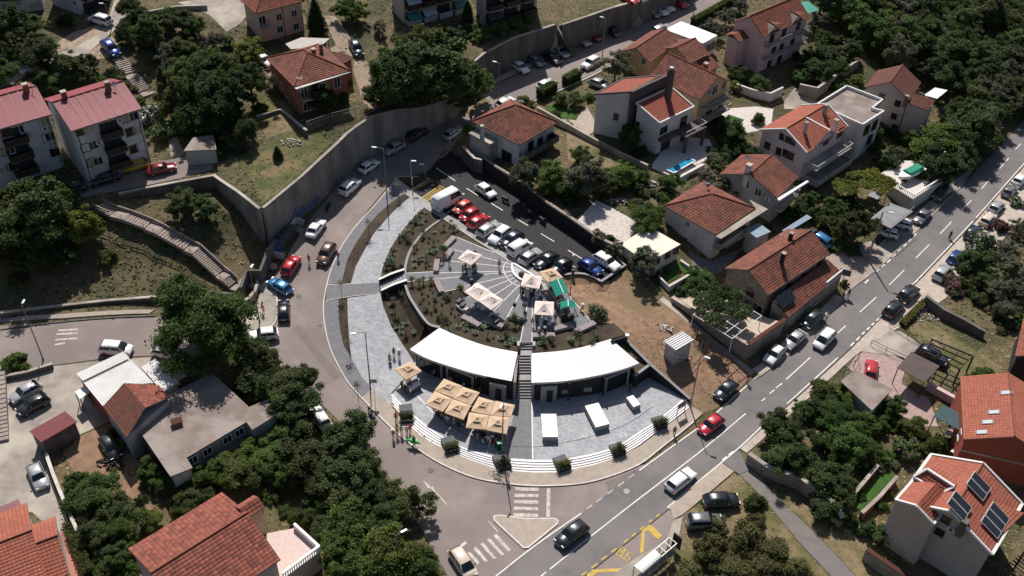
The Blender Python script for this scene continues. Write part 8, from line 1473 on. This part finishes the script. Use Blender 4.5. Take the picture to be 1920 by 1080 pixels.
# PARASOLS, TENTS, STALLS
M_TAN=mat('parasol_tan',(.56,.405,.275),(.49,.355,.24),1.5,.9);M_PALE=mat('parasol_cream',(.70,.59,.54),(.64,.54,.49),1.5,.9);M_LOGO=plain('parasol_print',(.16,.11,.10),.9)
def parasol(corners,gz,rim,m,label,logo=False,group=None,tr=.62):
 q=[P(x,y,gz+rim)for x,y in corners];c=sum(q,Vector())/4;t=thing('parasol',label,'parasol',(c.x,c.y,gz),0,group);ap=c+Vector((0,0,.75));mb=MB()
 for i in range(4):
  a,b=q[i],q[(i+1)%4];K=5
  for k in range(K):
   u0,u1=k/K,(k+1)/K;sg=lambda p,u:lerp(p,ap,u)-Vector((0,0,.10*math.sin(u*math.pi)))
   mid=lambda u:lerp(lerp(a,b,.5),ap,u)-Vector((0,0,.16*math.sin(u*math.pi)))
   mb.poly([sg(a,u0),mid(u0),mid(u1),sg(a,u1)]if k<K-1 else[sg(a,u0),mid(u0),ap]);mb.poly([mid(u0),sg(b,u0),sg(b,u1),mid(u1)]if k<K-1 else[mid(u0),sg(b,u0),ap])
  mb.poly([a-Vector((0,0,.16)),b-Vector((0,0,.16)),b,a])
 o=mb.build('canopy',m,t);
 mb=MB();k=[lerp(p,ap,.68)+Vector((0,0,.02))for p in q]
 if not logo:mb.poly([lerp(p,ap,.62)+Vector((0,0,.0))for p in q]);mb.build('vent_cap',m,o)
 if logo:
  mb=MB();r2=random.Random(int(corners[0][0]))
  for s_ in(0,2):
   for j in range(5):a,b=q[s_],q[(s_+1)%4];f0=.3+.08*j;p0=lerp(lerp(a,b,f0),ap,.45+r2.uniform(-.06,.06));p1=lerp(lerp(a,b,f0+.09),ap,.45+r2.uniform(-.1,.1));up_=Vector((0,0,-.06));mb.bar(p0+up_,p1+up_,.07,.02)
  mb.build('printed_mark',M_LOGO,o)
 mb=MB();mb.tube([(c.x,c.y,gz),(c.x,c.y,ap.z)],.05,7);mb.build('pole',M_FRAME,t);mb=MB();mb.box((c.x,c.y,gz+.06),(.8,.8,.12),.4);mb.build('base',M_CONC_D,t);mb=MB()
 for p in q:mb.bar(Vector((c.x,c.y,ap.z-.5)),lerp(p,c,.08)-Vector((0,0,.05)),.03)
 mb.build('ribs',M_FRAME,t);return t
PD=DISC_Z+.06
for cr,lb,m in(([(858,485),(876,468),(905,478.5),(883,497)],'cream parasol alone in the upper half of the disc',M_PALE),([(871,547),(895,529.5),(920,546),(896,565)],'cream parasol of a touching pair, upper left one',M_PALE),([(897,564),(920,547),(944.5,563),(921,581)],'cream parasol of a touching pair, lower right one',M_PALE),([(983,512.7),(1017,518.7),(1011,541.6),(976,535.5)],'cream parasol beside the fountain above a crowd',M_PALE),([(1003.5,564),(1039,566),(1037,591.6),(1000.5,589)],'cream parasol right of the central walkway over white tables',M_PALE),([(1009.7,509.7),(1038.6,502),(1056,520.5),(1027,529.5)],'tan parasol next to the parked black car',M_TAN)):
 parasol(cr[::-1],PD,2.3,m,lb,m is M_PALE,'parasols on the disc')
z46=lambda l:[(680+a/4.655,600+b/4.655)for a,b in l]
parasol([(739,692),(771,677),(791,695.6),(761.6,712)][::-1],TERR_Z,2.3,M_TAN,'single tan parasol over the market counter on the promenade')
for l,lb in(([(710,512),(868,575),(790,678),(628,612)],'tan parasol, top corner of the left four'),([(868,580),(1022,632),(945,740),(790,683)],'tan parasol, right corner of the left four'),([(628,618),(785,688),(700,800),(545,735)],'tan parasol, left corner of the left four'),([(785,690),(945,745),(880,870),(715,808)],'tan parasol, bottom corner of the left four'),([(1012,668),(1155,710),(1105,828),(945,795)],'tan parasol, top left of the right four'),([(1160,705),(1330,742),(1292,845),(1110,830)],'tan parasol, top right of the right four'),([(930,805),(1105,833),(1070,955),(900,938)],'tan parasol, bottom left of the right four'),([(1110,835),(1290,850),(1255,995),(1075,958)],'tan parasol, bottom right of the right four behind the lamp')):
 parasol(z46(l)[::-1],TERR_Z,2.35,M_TAN,lb,False,'tan parasols of the terrace cafe')
M_TENT=mat('tent_green',(.012,.23,.165),(.01,.18,.13),2,.85)
def tent(pts,label):
 zs=(2.1,2.8,2.1,2.1,2.8,2.1);q=[P(x,y,PD+z)for(x,y),z in zip(pts,zs)];c=sum(q,Vector())/6;t=thing('market_tent',label,'tent',(c.x,c.y,PD));mb=MB();mb.poly([q[0],q[1],q[4],q[5]]);mb.poly([q[1],q[2],q[3],q[4]]);mb.build('canopy',M_TENT,t)
 for p in(q[0],q[2],q[3],q[5]):mb=MB();mb.bar(Vector((p.x,p.y,PD)),p,.06);mb.build('leg',M_STEEL,t)
 mb=MB();mb.bar(q[1]+Vector((0,0,.02)),q[4]+Vector((0,0,.02)),.06);mb.build('ridge_bar',M_STEEL,t);e=lerp(q[3],q[5],.5);mb=MB();mb.box((e.x,e.y,PD),(1.8,.7,.85),.3);mb.build('counter',M_WOODD,t)
Z4=lambda l:[(900+a/8.309,520+b/8.309)for a,b in l]
tent(Z4([(1090,85),(1200,15),(1285,30),(1390,250),(1300,240),(1185,300)]),'larger green market tent beside the thin dark mast');tent(Z4([(1255,380),(1370,340),(1480,375),(1485,490),(1375,450),(1255,490)]),'smaller green market tent at the edge of the dirt lot')
def block_stall(pts,h,label,wm):
 q=[P(x,y,TERR_Z+h)for x,y in pts];c=sum(q,Vector())/4;t=thing('market_counter',label,'counter',(c.x,c.y,TERR_Z),0,'white market counters');mb=MB();mb.prism([(lerp(p,c,.05).x,lerp(p,c,.05).y)for p in q],TERR_Z,TERR_Z+h-.06);mb.build('body',wm,t);mb=MB();mb.prism([(p.x,p.y)for p in q],TERR_Z+h-.06,TERR_Z+h);mb.build('top',mat('counter_white',(.84,.83,.81),(.8,.79,.77),1,.5),t)
 for i in range(4):p=lerp(q[i],c,.04);mb=MB();mb.box((p.x,p.y,TERR_Z),(.1,.1,h-.07));mb.build('leg',M_STEEL,t)
block_stall([(1014.4,776),(1042.8,776),(1046,819),(1017.7,819)],1.,'long white counter nearest the central walkway',M_BENCHS);block_stall([(1096.7,761),(1122,755),(1143,794.4),(1117,801)],1.,'slanted white counter in the middle of the lower terrace',M_BENCHS);block_stall([(1174.5,745),(1187,740.7),(1201,758),(1188,763)],.9,'smallest white counter near the terrace corner',M_BENCHS);block_stall([(764,722),(785,709),(789,720),(768,734)],.95,'dark market counter under the single tan parasol',M_CONC_D)
for i,(x,y)in enumerate(((773,716),(779,713),(769,722))):p=P(x,y,TERR_Z+.95);o=MB();[ball(o,(p.x+.2*math.cos(k),p.y+.15*math.sin(k*1.7),p.z+.08),.09,None,6,4)for k in range(7)];tag(o.build('produce_pile',mat('produce',(.4,.12,.04),(.15,.14,.03),6,.6),org=p),'pile of fruit on the dark counter, pile %s'%('in the middle','at the far end','at the near end')[i],'fruit','fruit piles on the dark counter')
def table(px,py,z,label,cloth=None,r=.38,h=1.05,group='tall cafe tables'):
 p=P(px,py,z);t=thing('cafe_table',label,'table',p,0,group);mb=MB();mb.tube([p+Vector((0,0,h-.04)),p+Vector((0,0,h))],r,12);mb.build('top',cloth or M_WOODD,t);mb=MB()
 if cloth:mb.tube([p+Vector((0,0,.02)),p+Vector((0,0,.5)),p+Vector((0,0,h-.05))],[r*.95,r*.55,r],10);mb.build('tablecloth',cloth,t)
 else:mb.tube([p,p+Vector((0,0,h))],.05,6);mb.build('leg',M_STEEL,t)
CL=mat('white_cloth',(.74,.73,.76),(.66,.65,.69),3,.9)
for x,y,lb in((881,517,'white clothed table under the single cream parasol'),(898,575,'white clothed table under the parasol pair, left one'),(905,579,'white clothed table under the parasol pair, right one'),(989,556,'white clothed table left in the crowd by the fountain'),(1006,559,'white clothed table right in the crowd by the fountain'),(1014,610,'white clothed table in front of the seated people'),(1030,607,'white clothed table nearest the larger bench')):table(x,y,PD,lb,CL)
for i,(x,y)in enumerate(sorted(((834,778),(850,792),(862,780),(890,805),(905,822),(925,826),(945,815),(880,760),(915,770),(940,770),(855,745)))):table(x,y,TERR_Z,nth('small dark cafe table in the shade of the tan parasols',i,11),None,.45,.75,'cafe tables under the tan parasols')
p=P(964,591,PD);t=thing('loudspeaker','black loudspeaker on a tall stand by the bench','loudspeaker',p);mb=MB();mb.tube([p,p+Vector((0,0,1.7))],.03,6);mb.build('stand',M_TRIM,t);mb=MB();mb.box(p+Vector((0,0,1.7)),(.4,.35,.65),.3);mb.build('cabinet',M_TRIM,t)
for k in range(3):mb=MB();mb.bar(p+Vector((0,0,.5)),p+Vector((.5*math.cos(k*2.1),.5*math.sin(k*2.1),0)),.03);mb.build('leg',M_TRIM,t)
p=P(928,597,PD);t=thing('keyboard','white electric piano on a stand under the parasol pair','keyboard',p);mb=MB();mb.box(p+Vector((0,0,.8)),(1.3,.35,.1),-.15);mb.build('keys',M_FRAME,t);mb=MB();mb.bar(p+Vector((-.5,0,0)),p+Vector((.5,0,.8)),.05);mb.bar(p+Vector((.5,0,0)),p+Vector((-.5,0,.8)),.05);mb.build('stand',M_TRIM,t)
for x,y,lb in((861,566,'round dark drum case, upper one'),(868,573,'long dark equipment case, middle one'),(875,581,'pale equipment case at the bench end'),(930,604,'flat dark case behind the keyboard')):p=P(x,y,DISC_Z+.55);o=MB();o.box(p,(.9,.5,.35),.9);tag(o.build('equipment_case',M_TRIM if 'pale' not in lb else M_BENCHS,org=p),lb+' on the bench','case')
a,b=P(1196,1069,2.6),P(1262,1013,2.6);a.z=b.z=.15;d=(b-a).normalized();s=Vector((-d.y,d.x,0));L=(b-a).length;t=thing('bus_shelter','glass bus shelter with white barrel roof beside the yellow bus bay','bus shelter',(a+b)/2);up=Vector((0,0,1));s=s if s.y>0 else-s
for f in(0,.25,.5,.75,1):
 for w_ in(-.55,.55):p=a+d*L*f+s*w_;mb=MB();mb.bar(p,p+up*2.4,.09);mb.build('post',M_STEEL,t)
for i in range(4):
 q=[a+d*L*(.02+.25*i)-s*.52+up*.3,a+d*L*(.23+.25*i)-s*.52+up*.3];mb=MB();mb.bar(q[0]+up*.95,q[1]+up*.95,.03,1.8);mb.build('pane',plain('shelter_glass',(.22,.24,.25),.08,spec=.6),t)
mb=MB();n=6
for i in range(n):
 t0,t1=math.pi*i/n,math.pi*(i+1)/n;A_=lambda tt,f:a+d*L*f+s*(.68*math.cos(tt))+up*(2.4+.32*math.sin(tt));mb.poly([A_(t0,0),A_(t0,.55),A_(t1,.55),A_(t1,0)])
mb.build('barrel_roof',plain('opal_sheet',(.72,.70,.66),.35),t)
mb=MB();n_=4
for f in(.55,.7,.85,1):mb.bar(a+d*L*f-s*.6+up*2.4,a+d*L*f+s*.6+up*2.4,.08)
for w_ in(-.55,.55):mb.bar(a+s*w_+up*2.4,b+s*w_+up*2.4,.1)
mb.build('roof_frame',M_STEEL,t);mb=MB();mb.bar(a+d*.6+s*.1+up*.5,b-d*.6+s*.1+up*.5,.4,.06);mb.build('bench',M_WOODD,t);p=b+d*.9;mb=MB();mb.bar(p-s*.6+up*1.4,p+s*.6+up*1.4,.15,2.2);mb.build('advert_panel',M_FAC,t)
def fence(label,pts,h,m=None,z=None,pk=0):
 q=[P(x,y,z)if z is not None else G(x,y)for x,y in pts];t=thing('garden_fence',label,'fence',q[0]);
 for a,b in zip(q[:-1],q[1:]):
  L=(b-a).length;k=max(1,int(L/2));mb=MB()
  for hh in(h,h*.5):mb.bar(a+Vector((0,0,hh)),b+Vector((0,0,hh)),.05)
  mb.build('rail',m or M_WOODD,t)
  for i in range(k+1):p=lerp(a,b,i/k);mb=MB();mb.bar(p-Vector((0,0,.5)),p+Vector((0,0,h)),.06);mb.build('post',m or M_WOODD,t)
  for i in range(int(L/pk)if pk else 0):p=lerp(a,b,(i+.5)*pk/L);mb=MB();mb.bar(p-Vector((0,0,.6)),p+Vector((0,0,h-.05)),.12,.06);mb.build('picket',m or M_WOODD,t)
fence('dark metal fence around the concrete driveway right of the road',[(1666,612),(1700,634),(1742,656)],1.1);fence('dark railing between the driveway and the pink court',[(1632,648),(1660,662),(1700,680)],1.1);fence('rusty railing above the dark stone wall by the flats',[(217,352),(270,340)],1.1,plain('rust',(.2,.08,.05),.8));fence('white picket railing in front of the terracotta house',[(576,240),(620,225),(690,207)],1.2,M_CONC,z=12.8,pk=.32);fence('wire fence round the white kiosk',[(1232,652),(1258,680),(1294,684),(1318,655),(1300,632)],1.6,M_WOODD);fence('dark gate by the road edge beside the garage',[(1560,722),(1600,690),(1608,678)],1.6)
for lb,pts,wd,m,mc in(('stone garden wall with tiled coping beside the asphalt footpath',[(1404,850,1.8),(1440,875,1.8),(1500,895,1.9),(1560,938,1.8),(1580,970,1.6)],.5,M_STONE,M_CONC),('lower stretch of footpath wall near the white trimmed house',[(1625,1030,1.4),(1670,1060,1.4),(1715,1090,1.3)],.5,M_STONE,T_RED),('brick edged wall of the narrow lawn, left side',[(1602,925,.9),(1635,885,.9),(1646,872,.9)],.35,M_BRICK,M_CONC),('brick edged wall of the narrow lawn, right side',[(1616,962,.9),(1650,930,.9),(1682,893,.9)],.35,M_BRICK,M_CONC),('boundary wall of the scrap yard beside the silver car',[(86,850,3.6),(100,890,3.4),(120,940,3.2),(145,995,3.)],.3,W_WHITE,M_KERB),('long garden wall from the upper street down to the modern house',[(1008,201,8.2),(1060,230,8.),(1110,258,7.8),(1160,285,7.6),(1215,310,7.4)],.3,M_CONC,M_CONC),('curved white garden wall of the ochre house court',[(1382,158,8.2),(1410,168,8.),(1445,175,7.8),(1468,164,7.8)],.3,W_WHITE,M_KERB),('dark stone wall of the orchard below the pink house',[(1500,158,7.6),(1533,165,7.4),(1575,135,7.2),(1610,112,7.)],.4,M_STONE,M_CONC),('white terrace wall behind the swimming pool',[(1223,314,6.35),(1270,335,6.3),(1320,308,6.3)],.3,W_WHITE,M_KERB),('low wall with white copings round the two small lawns',[(1234,517,4.),(1254,537,3.9),(1305,508,3.8),(1276,488,3.9)],.3,W_WHITE,M_KERB),('stone yard wall above the dry plot right of the road',[(1737,555,1.8),(1770,580,1.7),(1810,600,1.6),(1848,622,1.4)],.4,M_CONC_D,M_CONC_D),('pink garden path wall below the timber pergola',[(1740,718,1.2),(1790,745,1.2),(1838,772,1.2)],.5,W_PINK,W_PINK),('hillside wall on top of the old steps garden',[(290,80,17.2),(300,108,16.4),(309,120,16)],.3,M_CONC,M_CONC),('grey wall around the hill yard at the top',[(276,22,18.6),(330,12,18.6),(388,10,18.4)],.35,M_CONC,M_CONC),('stone garden wall beside the pyramid roof house',[(868,275,7.2),(890,297,7.),(905,300,7.)],.4,M_CONC_D,M_CONC),('low planter wall under the left street lamp',[(5,706,3.9),(50,697,3.9),(98,682,3.9)],.35,M_CONC_D,M_CONC),('stone terrace wall below the terracotta house',[(480,218,13.4),(527,205,13.4),(575,245,13.2)],.35,M_CONC_D,M_CONC)):
 pwall('garden_wall',lb,pts,wd,m,mc,cap=.1)
# PEOPLE
def person_mesh(pose,seed):
 """one continuous low body: legs, trunk, arms, head grown as a skinned skeleton"""
 r=random.Random(seed);V=[];Ed=[];Ra=[]
 def add(p,ra,par=None):V.append(p);Ra.append(ra);(Ed.append((par,len(V)-1))if par is not None else None);return len(V)-1
 sit=pose=='sit';hz=.52 if sit else .95;pel=add((0,0,hz),(.15,.11));ch=add((.02,0,hz+.28),(.15,.11),pel);sh=add((.02,0,hz+.46),(.14,.09),ch);nk=add((.03,0,hz+.56),(.06,.06),sh);hd=add((.05,0,hz+.68),(.095,.11),nk);add((.05,0,hz+.78),(.085,.085),hd)
 st=r.uniform(.05,.2)if pose=='walk' else .04
 for s in(-1,1):
  f=st*s;hip=add((0,.09*s,hz-.05),(.095,.095),pel)
  if sit:k=add((.42,.1*s,hz),(.075,.075),hip);an=add((.44,.1*s,.1),(.05,.05),k)
  else:k=add((f*.6+.02,.1*s,.5),(.07,.07),hip);an=add((f,.1*s,.09),(.045,.045),k)
  add((V[an][0]+.17,V[an][1],.04),(.04,.035),an)
  e=.3 if pose in('hold','sit')else r.uniform(-.05,.12);so=add((.02,.2*s,hz+.44),(.06,.06),sh);el=add((.02+(.0 if pose=='stand' else-f*.6),.25*s,hz+.18),(.045,.045),so);ha=add((.06+e,.22*s,hz-.02+(.22 if e>.2 else 0)),(.035,.035),el);add((.1+e,.21*s,hz-.11+(.26 if e>.2 else 0)),(.032,.02),ha)
 me=bpy.data.meshes.new('body_src');me.from_pydata(V,Ed,[]);o=bpy.data.objects.new('body_src',me);COL.objects.link(o);m=o.modifiers.new('s','SKIN');m.use_smooth_shade=True;sv=me.skin_vertices[0].data
 for i,ra in enumerate(Ra):sv[i].radius=ra
 sv[0].use_root=True;o.modifiers.new('d','SUBSURF').levels=1;dg=bpy.context.evaluated_depsgraph_get();res=bpy.data.meshes.new_from_object(o.evaluated_get(dg));bpy.data.objects.remove(o);res.materials.clear()
 for q in('skin','shirt','trousers','shoes'):res.materials.append(CLO(q))
 for p in res.polygons:
  c=p.center;z=c.z;arm=abs(c.y)>.175 and z<hz+.34
  p.material_index=0 if z>hz+.52 or(arm and z<hz+.3)else(1 if z>hz+.02 else(2 if z>.1 else 3))
  if sit and z<hz+.12 and c.x>.12:p.material_index=2 if z>.1 else 3
 res.name='person_'+pose
 hb=MB();ball(hb,(.035,0,hz+.755),.115,None,9,6,(1,.95,.75));hm=bpy.data.meshes.new('hair');hm.from_pydata(hb.v,[],hb.f);hm.materials.append(CLO('hair'));hm.polygons.foreach_set('use_smooth',[True]*len(hb.f));hm.update();return res,hm
def CLO(n,c=None):
 base={'skin':(.42,.24,.17),'hair':(.03,.02,.015),'shoes':(.05,.05,.05),'shirt':(.5,.5,.5),'trousers':(.05,.06,.09)}
 return plain('cloth_'+n,base.get(n,c or(.5,.5,.5)),.85)
COLS={'white':(.72,.72,.72),'black':(.012,.012,.014),'blue':(.06,.12,.32),'lblue':(.30,.40,.58),'red':(.42,.03,.03),'orange':(.55,.14,.04),'beige':(.46,.38,.29),'grey':(.2,.2,.21),'navy':(.015,.02,.05),'pink':(.55,.24,.25),'green':(.03,.14,.05),'skin':(.42,.24,.17),'yellow':(.55,.42,.05),'brown':(.14,.08,.05)}
BODY={p:[person_mesh(p,s)for s in((1,2)if p!='sit' else(3,))]for p in('stand','walk','hold','sit')}
def person(px,py,fx,fy,pose,top,legs,label,z=None,hat=None,dress=False,group=None,hair=(.03,.02,.015),dz=.0):
 g=P(px,py,z)if z is not None else G(px,py,.1);f=P(fx,fy,g.z);a=math.atan2(f.y-g.y,f.x-g.x);t=thing('person',label,'person',(g.x,g.y,g.z+dz),a,group);k=random.uniform(.95,1.05);t.scale=(k,k,k);bm,hm=BODY[pose][int(px)%len(BODY[pose])];o=ob('body',bm,t)
 for i,c in((1,top),(2,legs)):o.material_slots[i].link='OBJECT';o.material_slots[i].material=plain('cloth_'+c,COLS[c],.85)
 if hat:
  b=MB();hz=(.52 if pose=='sit' else .95)+.8;b.tube([(.04,0,hz-.02),(.04,0,hz)],.2,10);b.tube([(.04,0,hz),(.04,0,hz+.1)],[.11,.09],10);me=bpy.data.meshes.new('hat');me.from_pydata(b.v,[],b.f);me.materials.append(plain('hat_'+hat,COLS[hat],.9));ob('hat',me,t)
 else:ob('hair',hm,t)
 if dress:b=MB();b.tube([(0,0,.45),(0,0,.75),(.01,0,1.),(.02,0,1.4)],[.27,.2,.165,.16],10);me=bpy.data.meshes.new('dress');me.from_pydata(b.v,[],b.f);me.materials.append(plain('cloth_'+top,COLS[top],.85));ob('dress',me,t)
 return t
D_,T_=PD,TERR_Z
for e in[(731,679,736,700,'walk','beige','skin','person in a long beige dress walking on the lower promenade',None,None,True),(738.7,667.5,742,690,'walk','black','black','person in black walking in the trio on the promenade'),(748.7,671,750,690,'walk','lblue','navy','person with light blue shirt and white cap on the promenade',None,'white'),(842.6,497,842,520,'stand','black','skin','person in black top and shorts on the disc by the bench',D_),(826,495,840,495,'sit','black','black','person in black bent over a blue case beside the bench',D_),(936,504,936,530,'stand','grey','red','lone person in grey top standing left of the fountain',D_),(580,493,575,510,'walk','red','grey','pedestrian in red walking down the street beside the bronze SUV'),(634.4,487,634,505,'walk','red','navy','pedestrian in red at the kerb of the promenade'),(494,587,492,600,'walk','red','white','pedestrian carrying something white on the corner pavement'),(737.6,821,736,840,'walk','orange','orange','person in orange with white cap in the pavement group',None,'white'),(745,816,744,835,'walk','yellow','black','person in yellow in the pavement group'),(753,814,752,834,'walk','lblue','grey','person in light blue in the pavement group'),(763,814,763,834,'walk','white','brown','person in white in the pavement group'),(769,811,769,830,'walk','red','brown','person in red in the pavement group'),(776.5,834,776,852,'hold','green','navy','person holding a green inflatable at the kerb'),(743,790,743,810,'walk','red','black','person walking in front of the first planter'),(952,899,952,915,'hold','white','beige','person in white with a bicycle by the third planter'),(1263.6,816,1262,832,'walk','black','black','person walking on the pavement near the last planter'),(1401,716,1399,730,'walk','black','skin','person at the corner of the stone terrace by the road'),(1547.5,603,1545,620,'walk','white','beige','person walking past the black minivan'),(1589,558,1586,575,'walk','black','red','person in dark clothes at the stone house corner, right one'),(1579,563,1577,575,'stand','navy','black','person in dark clothes at the stone house corner, left one'),(1449.5,785,1440,795,'walk','blue','navy','pedestrian in blue on the roadside footway, left one'),(1460,781,1450,790,'walk','lblue','blue','pedestrian in light blue on the roadside footway, right one'),(1780,447,1775,455,'sit','navy','black','cyclist riding down the main road',None,None,False,None,(.03,.02,.015),.35),(983.5,581,983,600,'stand','beige','navy','person beside the white line of the central walkway',D_),(984,594,984,610,'sit','green','navy','person crouching at the end of the speaker bench',D_),(919,597,935,595,'sit','white','navy','keyboard player in white under the parasol pair',D_),(1041,603,1040,620,'stand','brown','black','person standing right of the cream parasol over the white tables',D_),(998,612,1000,630,'stand','pink','grey','person in pink at the edge of the central walkway',D_),(1010,627,1010,645,'sit','beige','brown','person with straw hat sitting on the walkway bench, left one',DISC_Z,'beige',False,None,(0,0,0),.0),(1021,626,1021,645,'sit','black','brown','person with straw hat sitting on the walkway bench, right one',DISC_Z,'beige'),(1046,583,1040,600,'stand','lblue','grey','person in light blue between the cream parasol and the small tent',D_),(1092,582,1085,590,'sit','white','red','person in white and red at the edge of the dirt lot',D_,'white'),(1062,588,1062,605,'stand','beige','black','stall keeper in straw hat under the smaller green tent',D_,'beige'),(1060,596,1068,606,'stand','black','black','customer in black in front of the smaller green tent',D_),(1056,598,1060,610,'sit','white','white','person bending beside the smaller green tent',D_),(1038,561,1045,570,'stand','lblue','lblue','person in pale blue by the larger green tent',D_),(1023,563,1020,575,'stand','pink','grey','person in pink between the two groups on the disc',D_),(1180,735,1182,750,'stand','black','black','person in black by the glazed corner of the right pavilion',T_),(754,731,760,725,'stand','brown','black','seller behind the dark market counter',T_),(760,738,770,728,'stand','black','brown','customer at the dark market counter',T_),(851,800,850,815,'stand','lblue','lblue','person in light blue with white hat below the left tan parasols',T_,'white'),(916,832,916,845,'stand','white','beige','person in white at the front of the tan parasols, left one',T_),(923,830,923,845,'stand','white','black','person in white at the front of the tan parasols, right one',T_),(814,704,805,710,'sit','white','grey','person in white sitting at the left pavilion corner',T_),(1508,372,1500,380,'sit','pink','navy','person on the balcony of the patchy roof house',5.2)]:
 person(*e)
for lb,gr,z,pts in(('guest standing in the shade of the single cream parasol','guests under the single parasol',D_,[(868,514),(873,510),(887,512),(892,514),(890,508)]),('guest in the crowd below the parasol beside the fountain','crowd by the fountain',D_,[(980,554),(984,549),(994,552),(1000,556),(1003,550),(1010,555),(1013,549),(976,550),(997,547)]),('guest at the white tables under the walkway parasol','guests at the walkway tables',D_,[(1007,606),(1012,602),(1021,600),(1026,604),(1005,600)]),('visitor between the green tents and the parasols','visitors by the tents',D_,[(1050,560),(1044,565),(1036,553)]),('guest standing under the cream parasol pair','people under the parasol pair',D_,[(899,570),(905,573)]),('cafe guest in the shade of the tan parasols','cafe guests under the tan parasols',T_,[(828,788),(838,795),(860,800),(846,782),(895,828),(905,835),(930,838),(940,832),(950,825),(815,775),(874,795)]),('cafe guest under the eave of the left pavilion','cafe guests under the pavilion eave',T_,[(885,740),(900,738),(914,735),(925,742),(870,732),(845,722)])):
 for i,(x,y)in enumerate(sorted(pts)):person(x,y,x+random.uniform(-8,8),y+random.uniform(-6,14),('stand','hold','stand','sit')[i%4]if z==T_ else('stand','hold','stand')[i%3],('brown','white','navy','lblue','black','grey','pink','red','beige')[(i*4+len(pts))%9],('black','navy','beige','grey')[i%4],nth(lb,i,len(pts)),z,None,z==D_ and i%4==1,gr)
p=G(776,828,1.);t=thing('inflatable','bright green inflatable animal carried at the kerb','inflatable',p);mb=MB();d=Vector((1,-.35,0)).normalized();mb.tube([p-d*1.1,p-d*.8,p-d*.2,p+d*.4,p+d*1.],[.05,.2,.28,.2,.04],8);mb.build('body',plain('inflatable_green',(.02,.38,.06),.4),t,smooth=True)
for k in(-.5,.2):mb=MB();s=Vector((.35,1,0)).normalized();mb.tube([p+d*k-s*.5,p+d*k+s*.5],[.08,.1],6);mb.build('limb',plain('inflatable_green',(.02,.38,.06),.4),t)
# WEEDS AND DRY TUFTS
_r=random.Random(5);tv={0:[],1:[],2:[]}
def soft_ground(x,y):
 for p,f,b in REGIONS[1:]:
  if b[0]<=x<=b[2]and b[1]<=y<=b[3]and inside(p,x,y):return False
 for p,a,b,c,d in PAVED:
  if a<=x<=c and b<=y<=d and inside(p,x,y):return False
 return True
for _ in range(85000):
 y=_r.uniform(50,235);x=_r.uniform(-1,1)*(60+(y-60)*.52)
 if not soft_ground(x,y):continue
 z=HT(x,y);nz=math.sin(x*.31+1.3)*math.cos(y*.27)+math.sin(x*.11-y*.13)+_r.uniform(-.8,.8);k=0 if nz>.35 else(1 if nz>-.7 else 2);h=_r.uniform(.03,.1)*(1.6 if k==2 else 1);w_=_r.uniform(.06,.22)
 for j in range(2):a=_r.uniform(0,3.14);dx,dy=math.cos(a)*w_,math.sin(a)*w_;ox,oy=_r.uniform(-.3,.3),_r.uniform(-.35,.1);tv[k].append([(x-dx,y-dy,z-.02),(x+dx,y+dy,z-.02),(x+dx*.7+ox,y+dy*.7+oy,z+h),(x-dx*.8+ox,y-dy*.8+oy,z+h*.8)])
for k,nm,m in((0,'dry_grass_tufts',leafmat('tuft_dry',(.34,.26,.13),(.22,.165,.08),.4)),(1,'grass_tufts',leafmat('tuft_mixed',(.19,.165,.075),(.12,.105,.045),.4)),(2,'weed_tufts',leafmat('tuft_green',(.11,.125,.045),(.065,.078,.026),.4))):
 v=np.array(tv[k]).reshape(-1,3);o=bpy.data.objects.new(nm,npmesh(nm,v,np.arange(len(v)).reshape(-1,4),m));COL.objects.link(o);o['kind']='stuff';o['label']={0:'dry straw coloured grass tufts on the slopes and plots',1:'olive grass tufts on the slopes and plots',2:'green weeds on the slopes and garden plots'}[k];o['category']='grass'
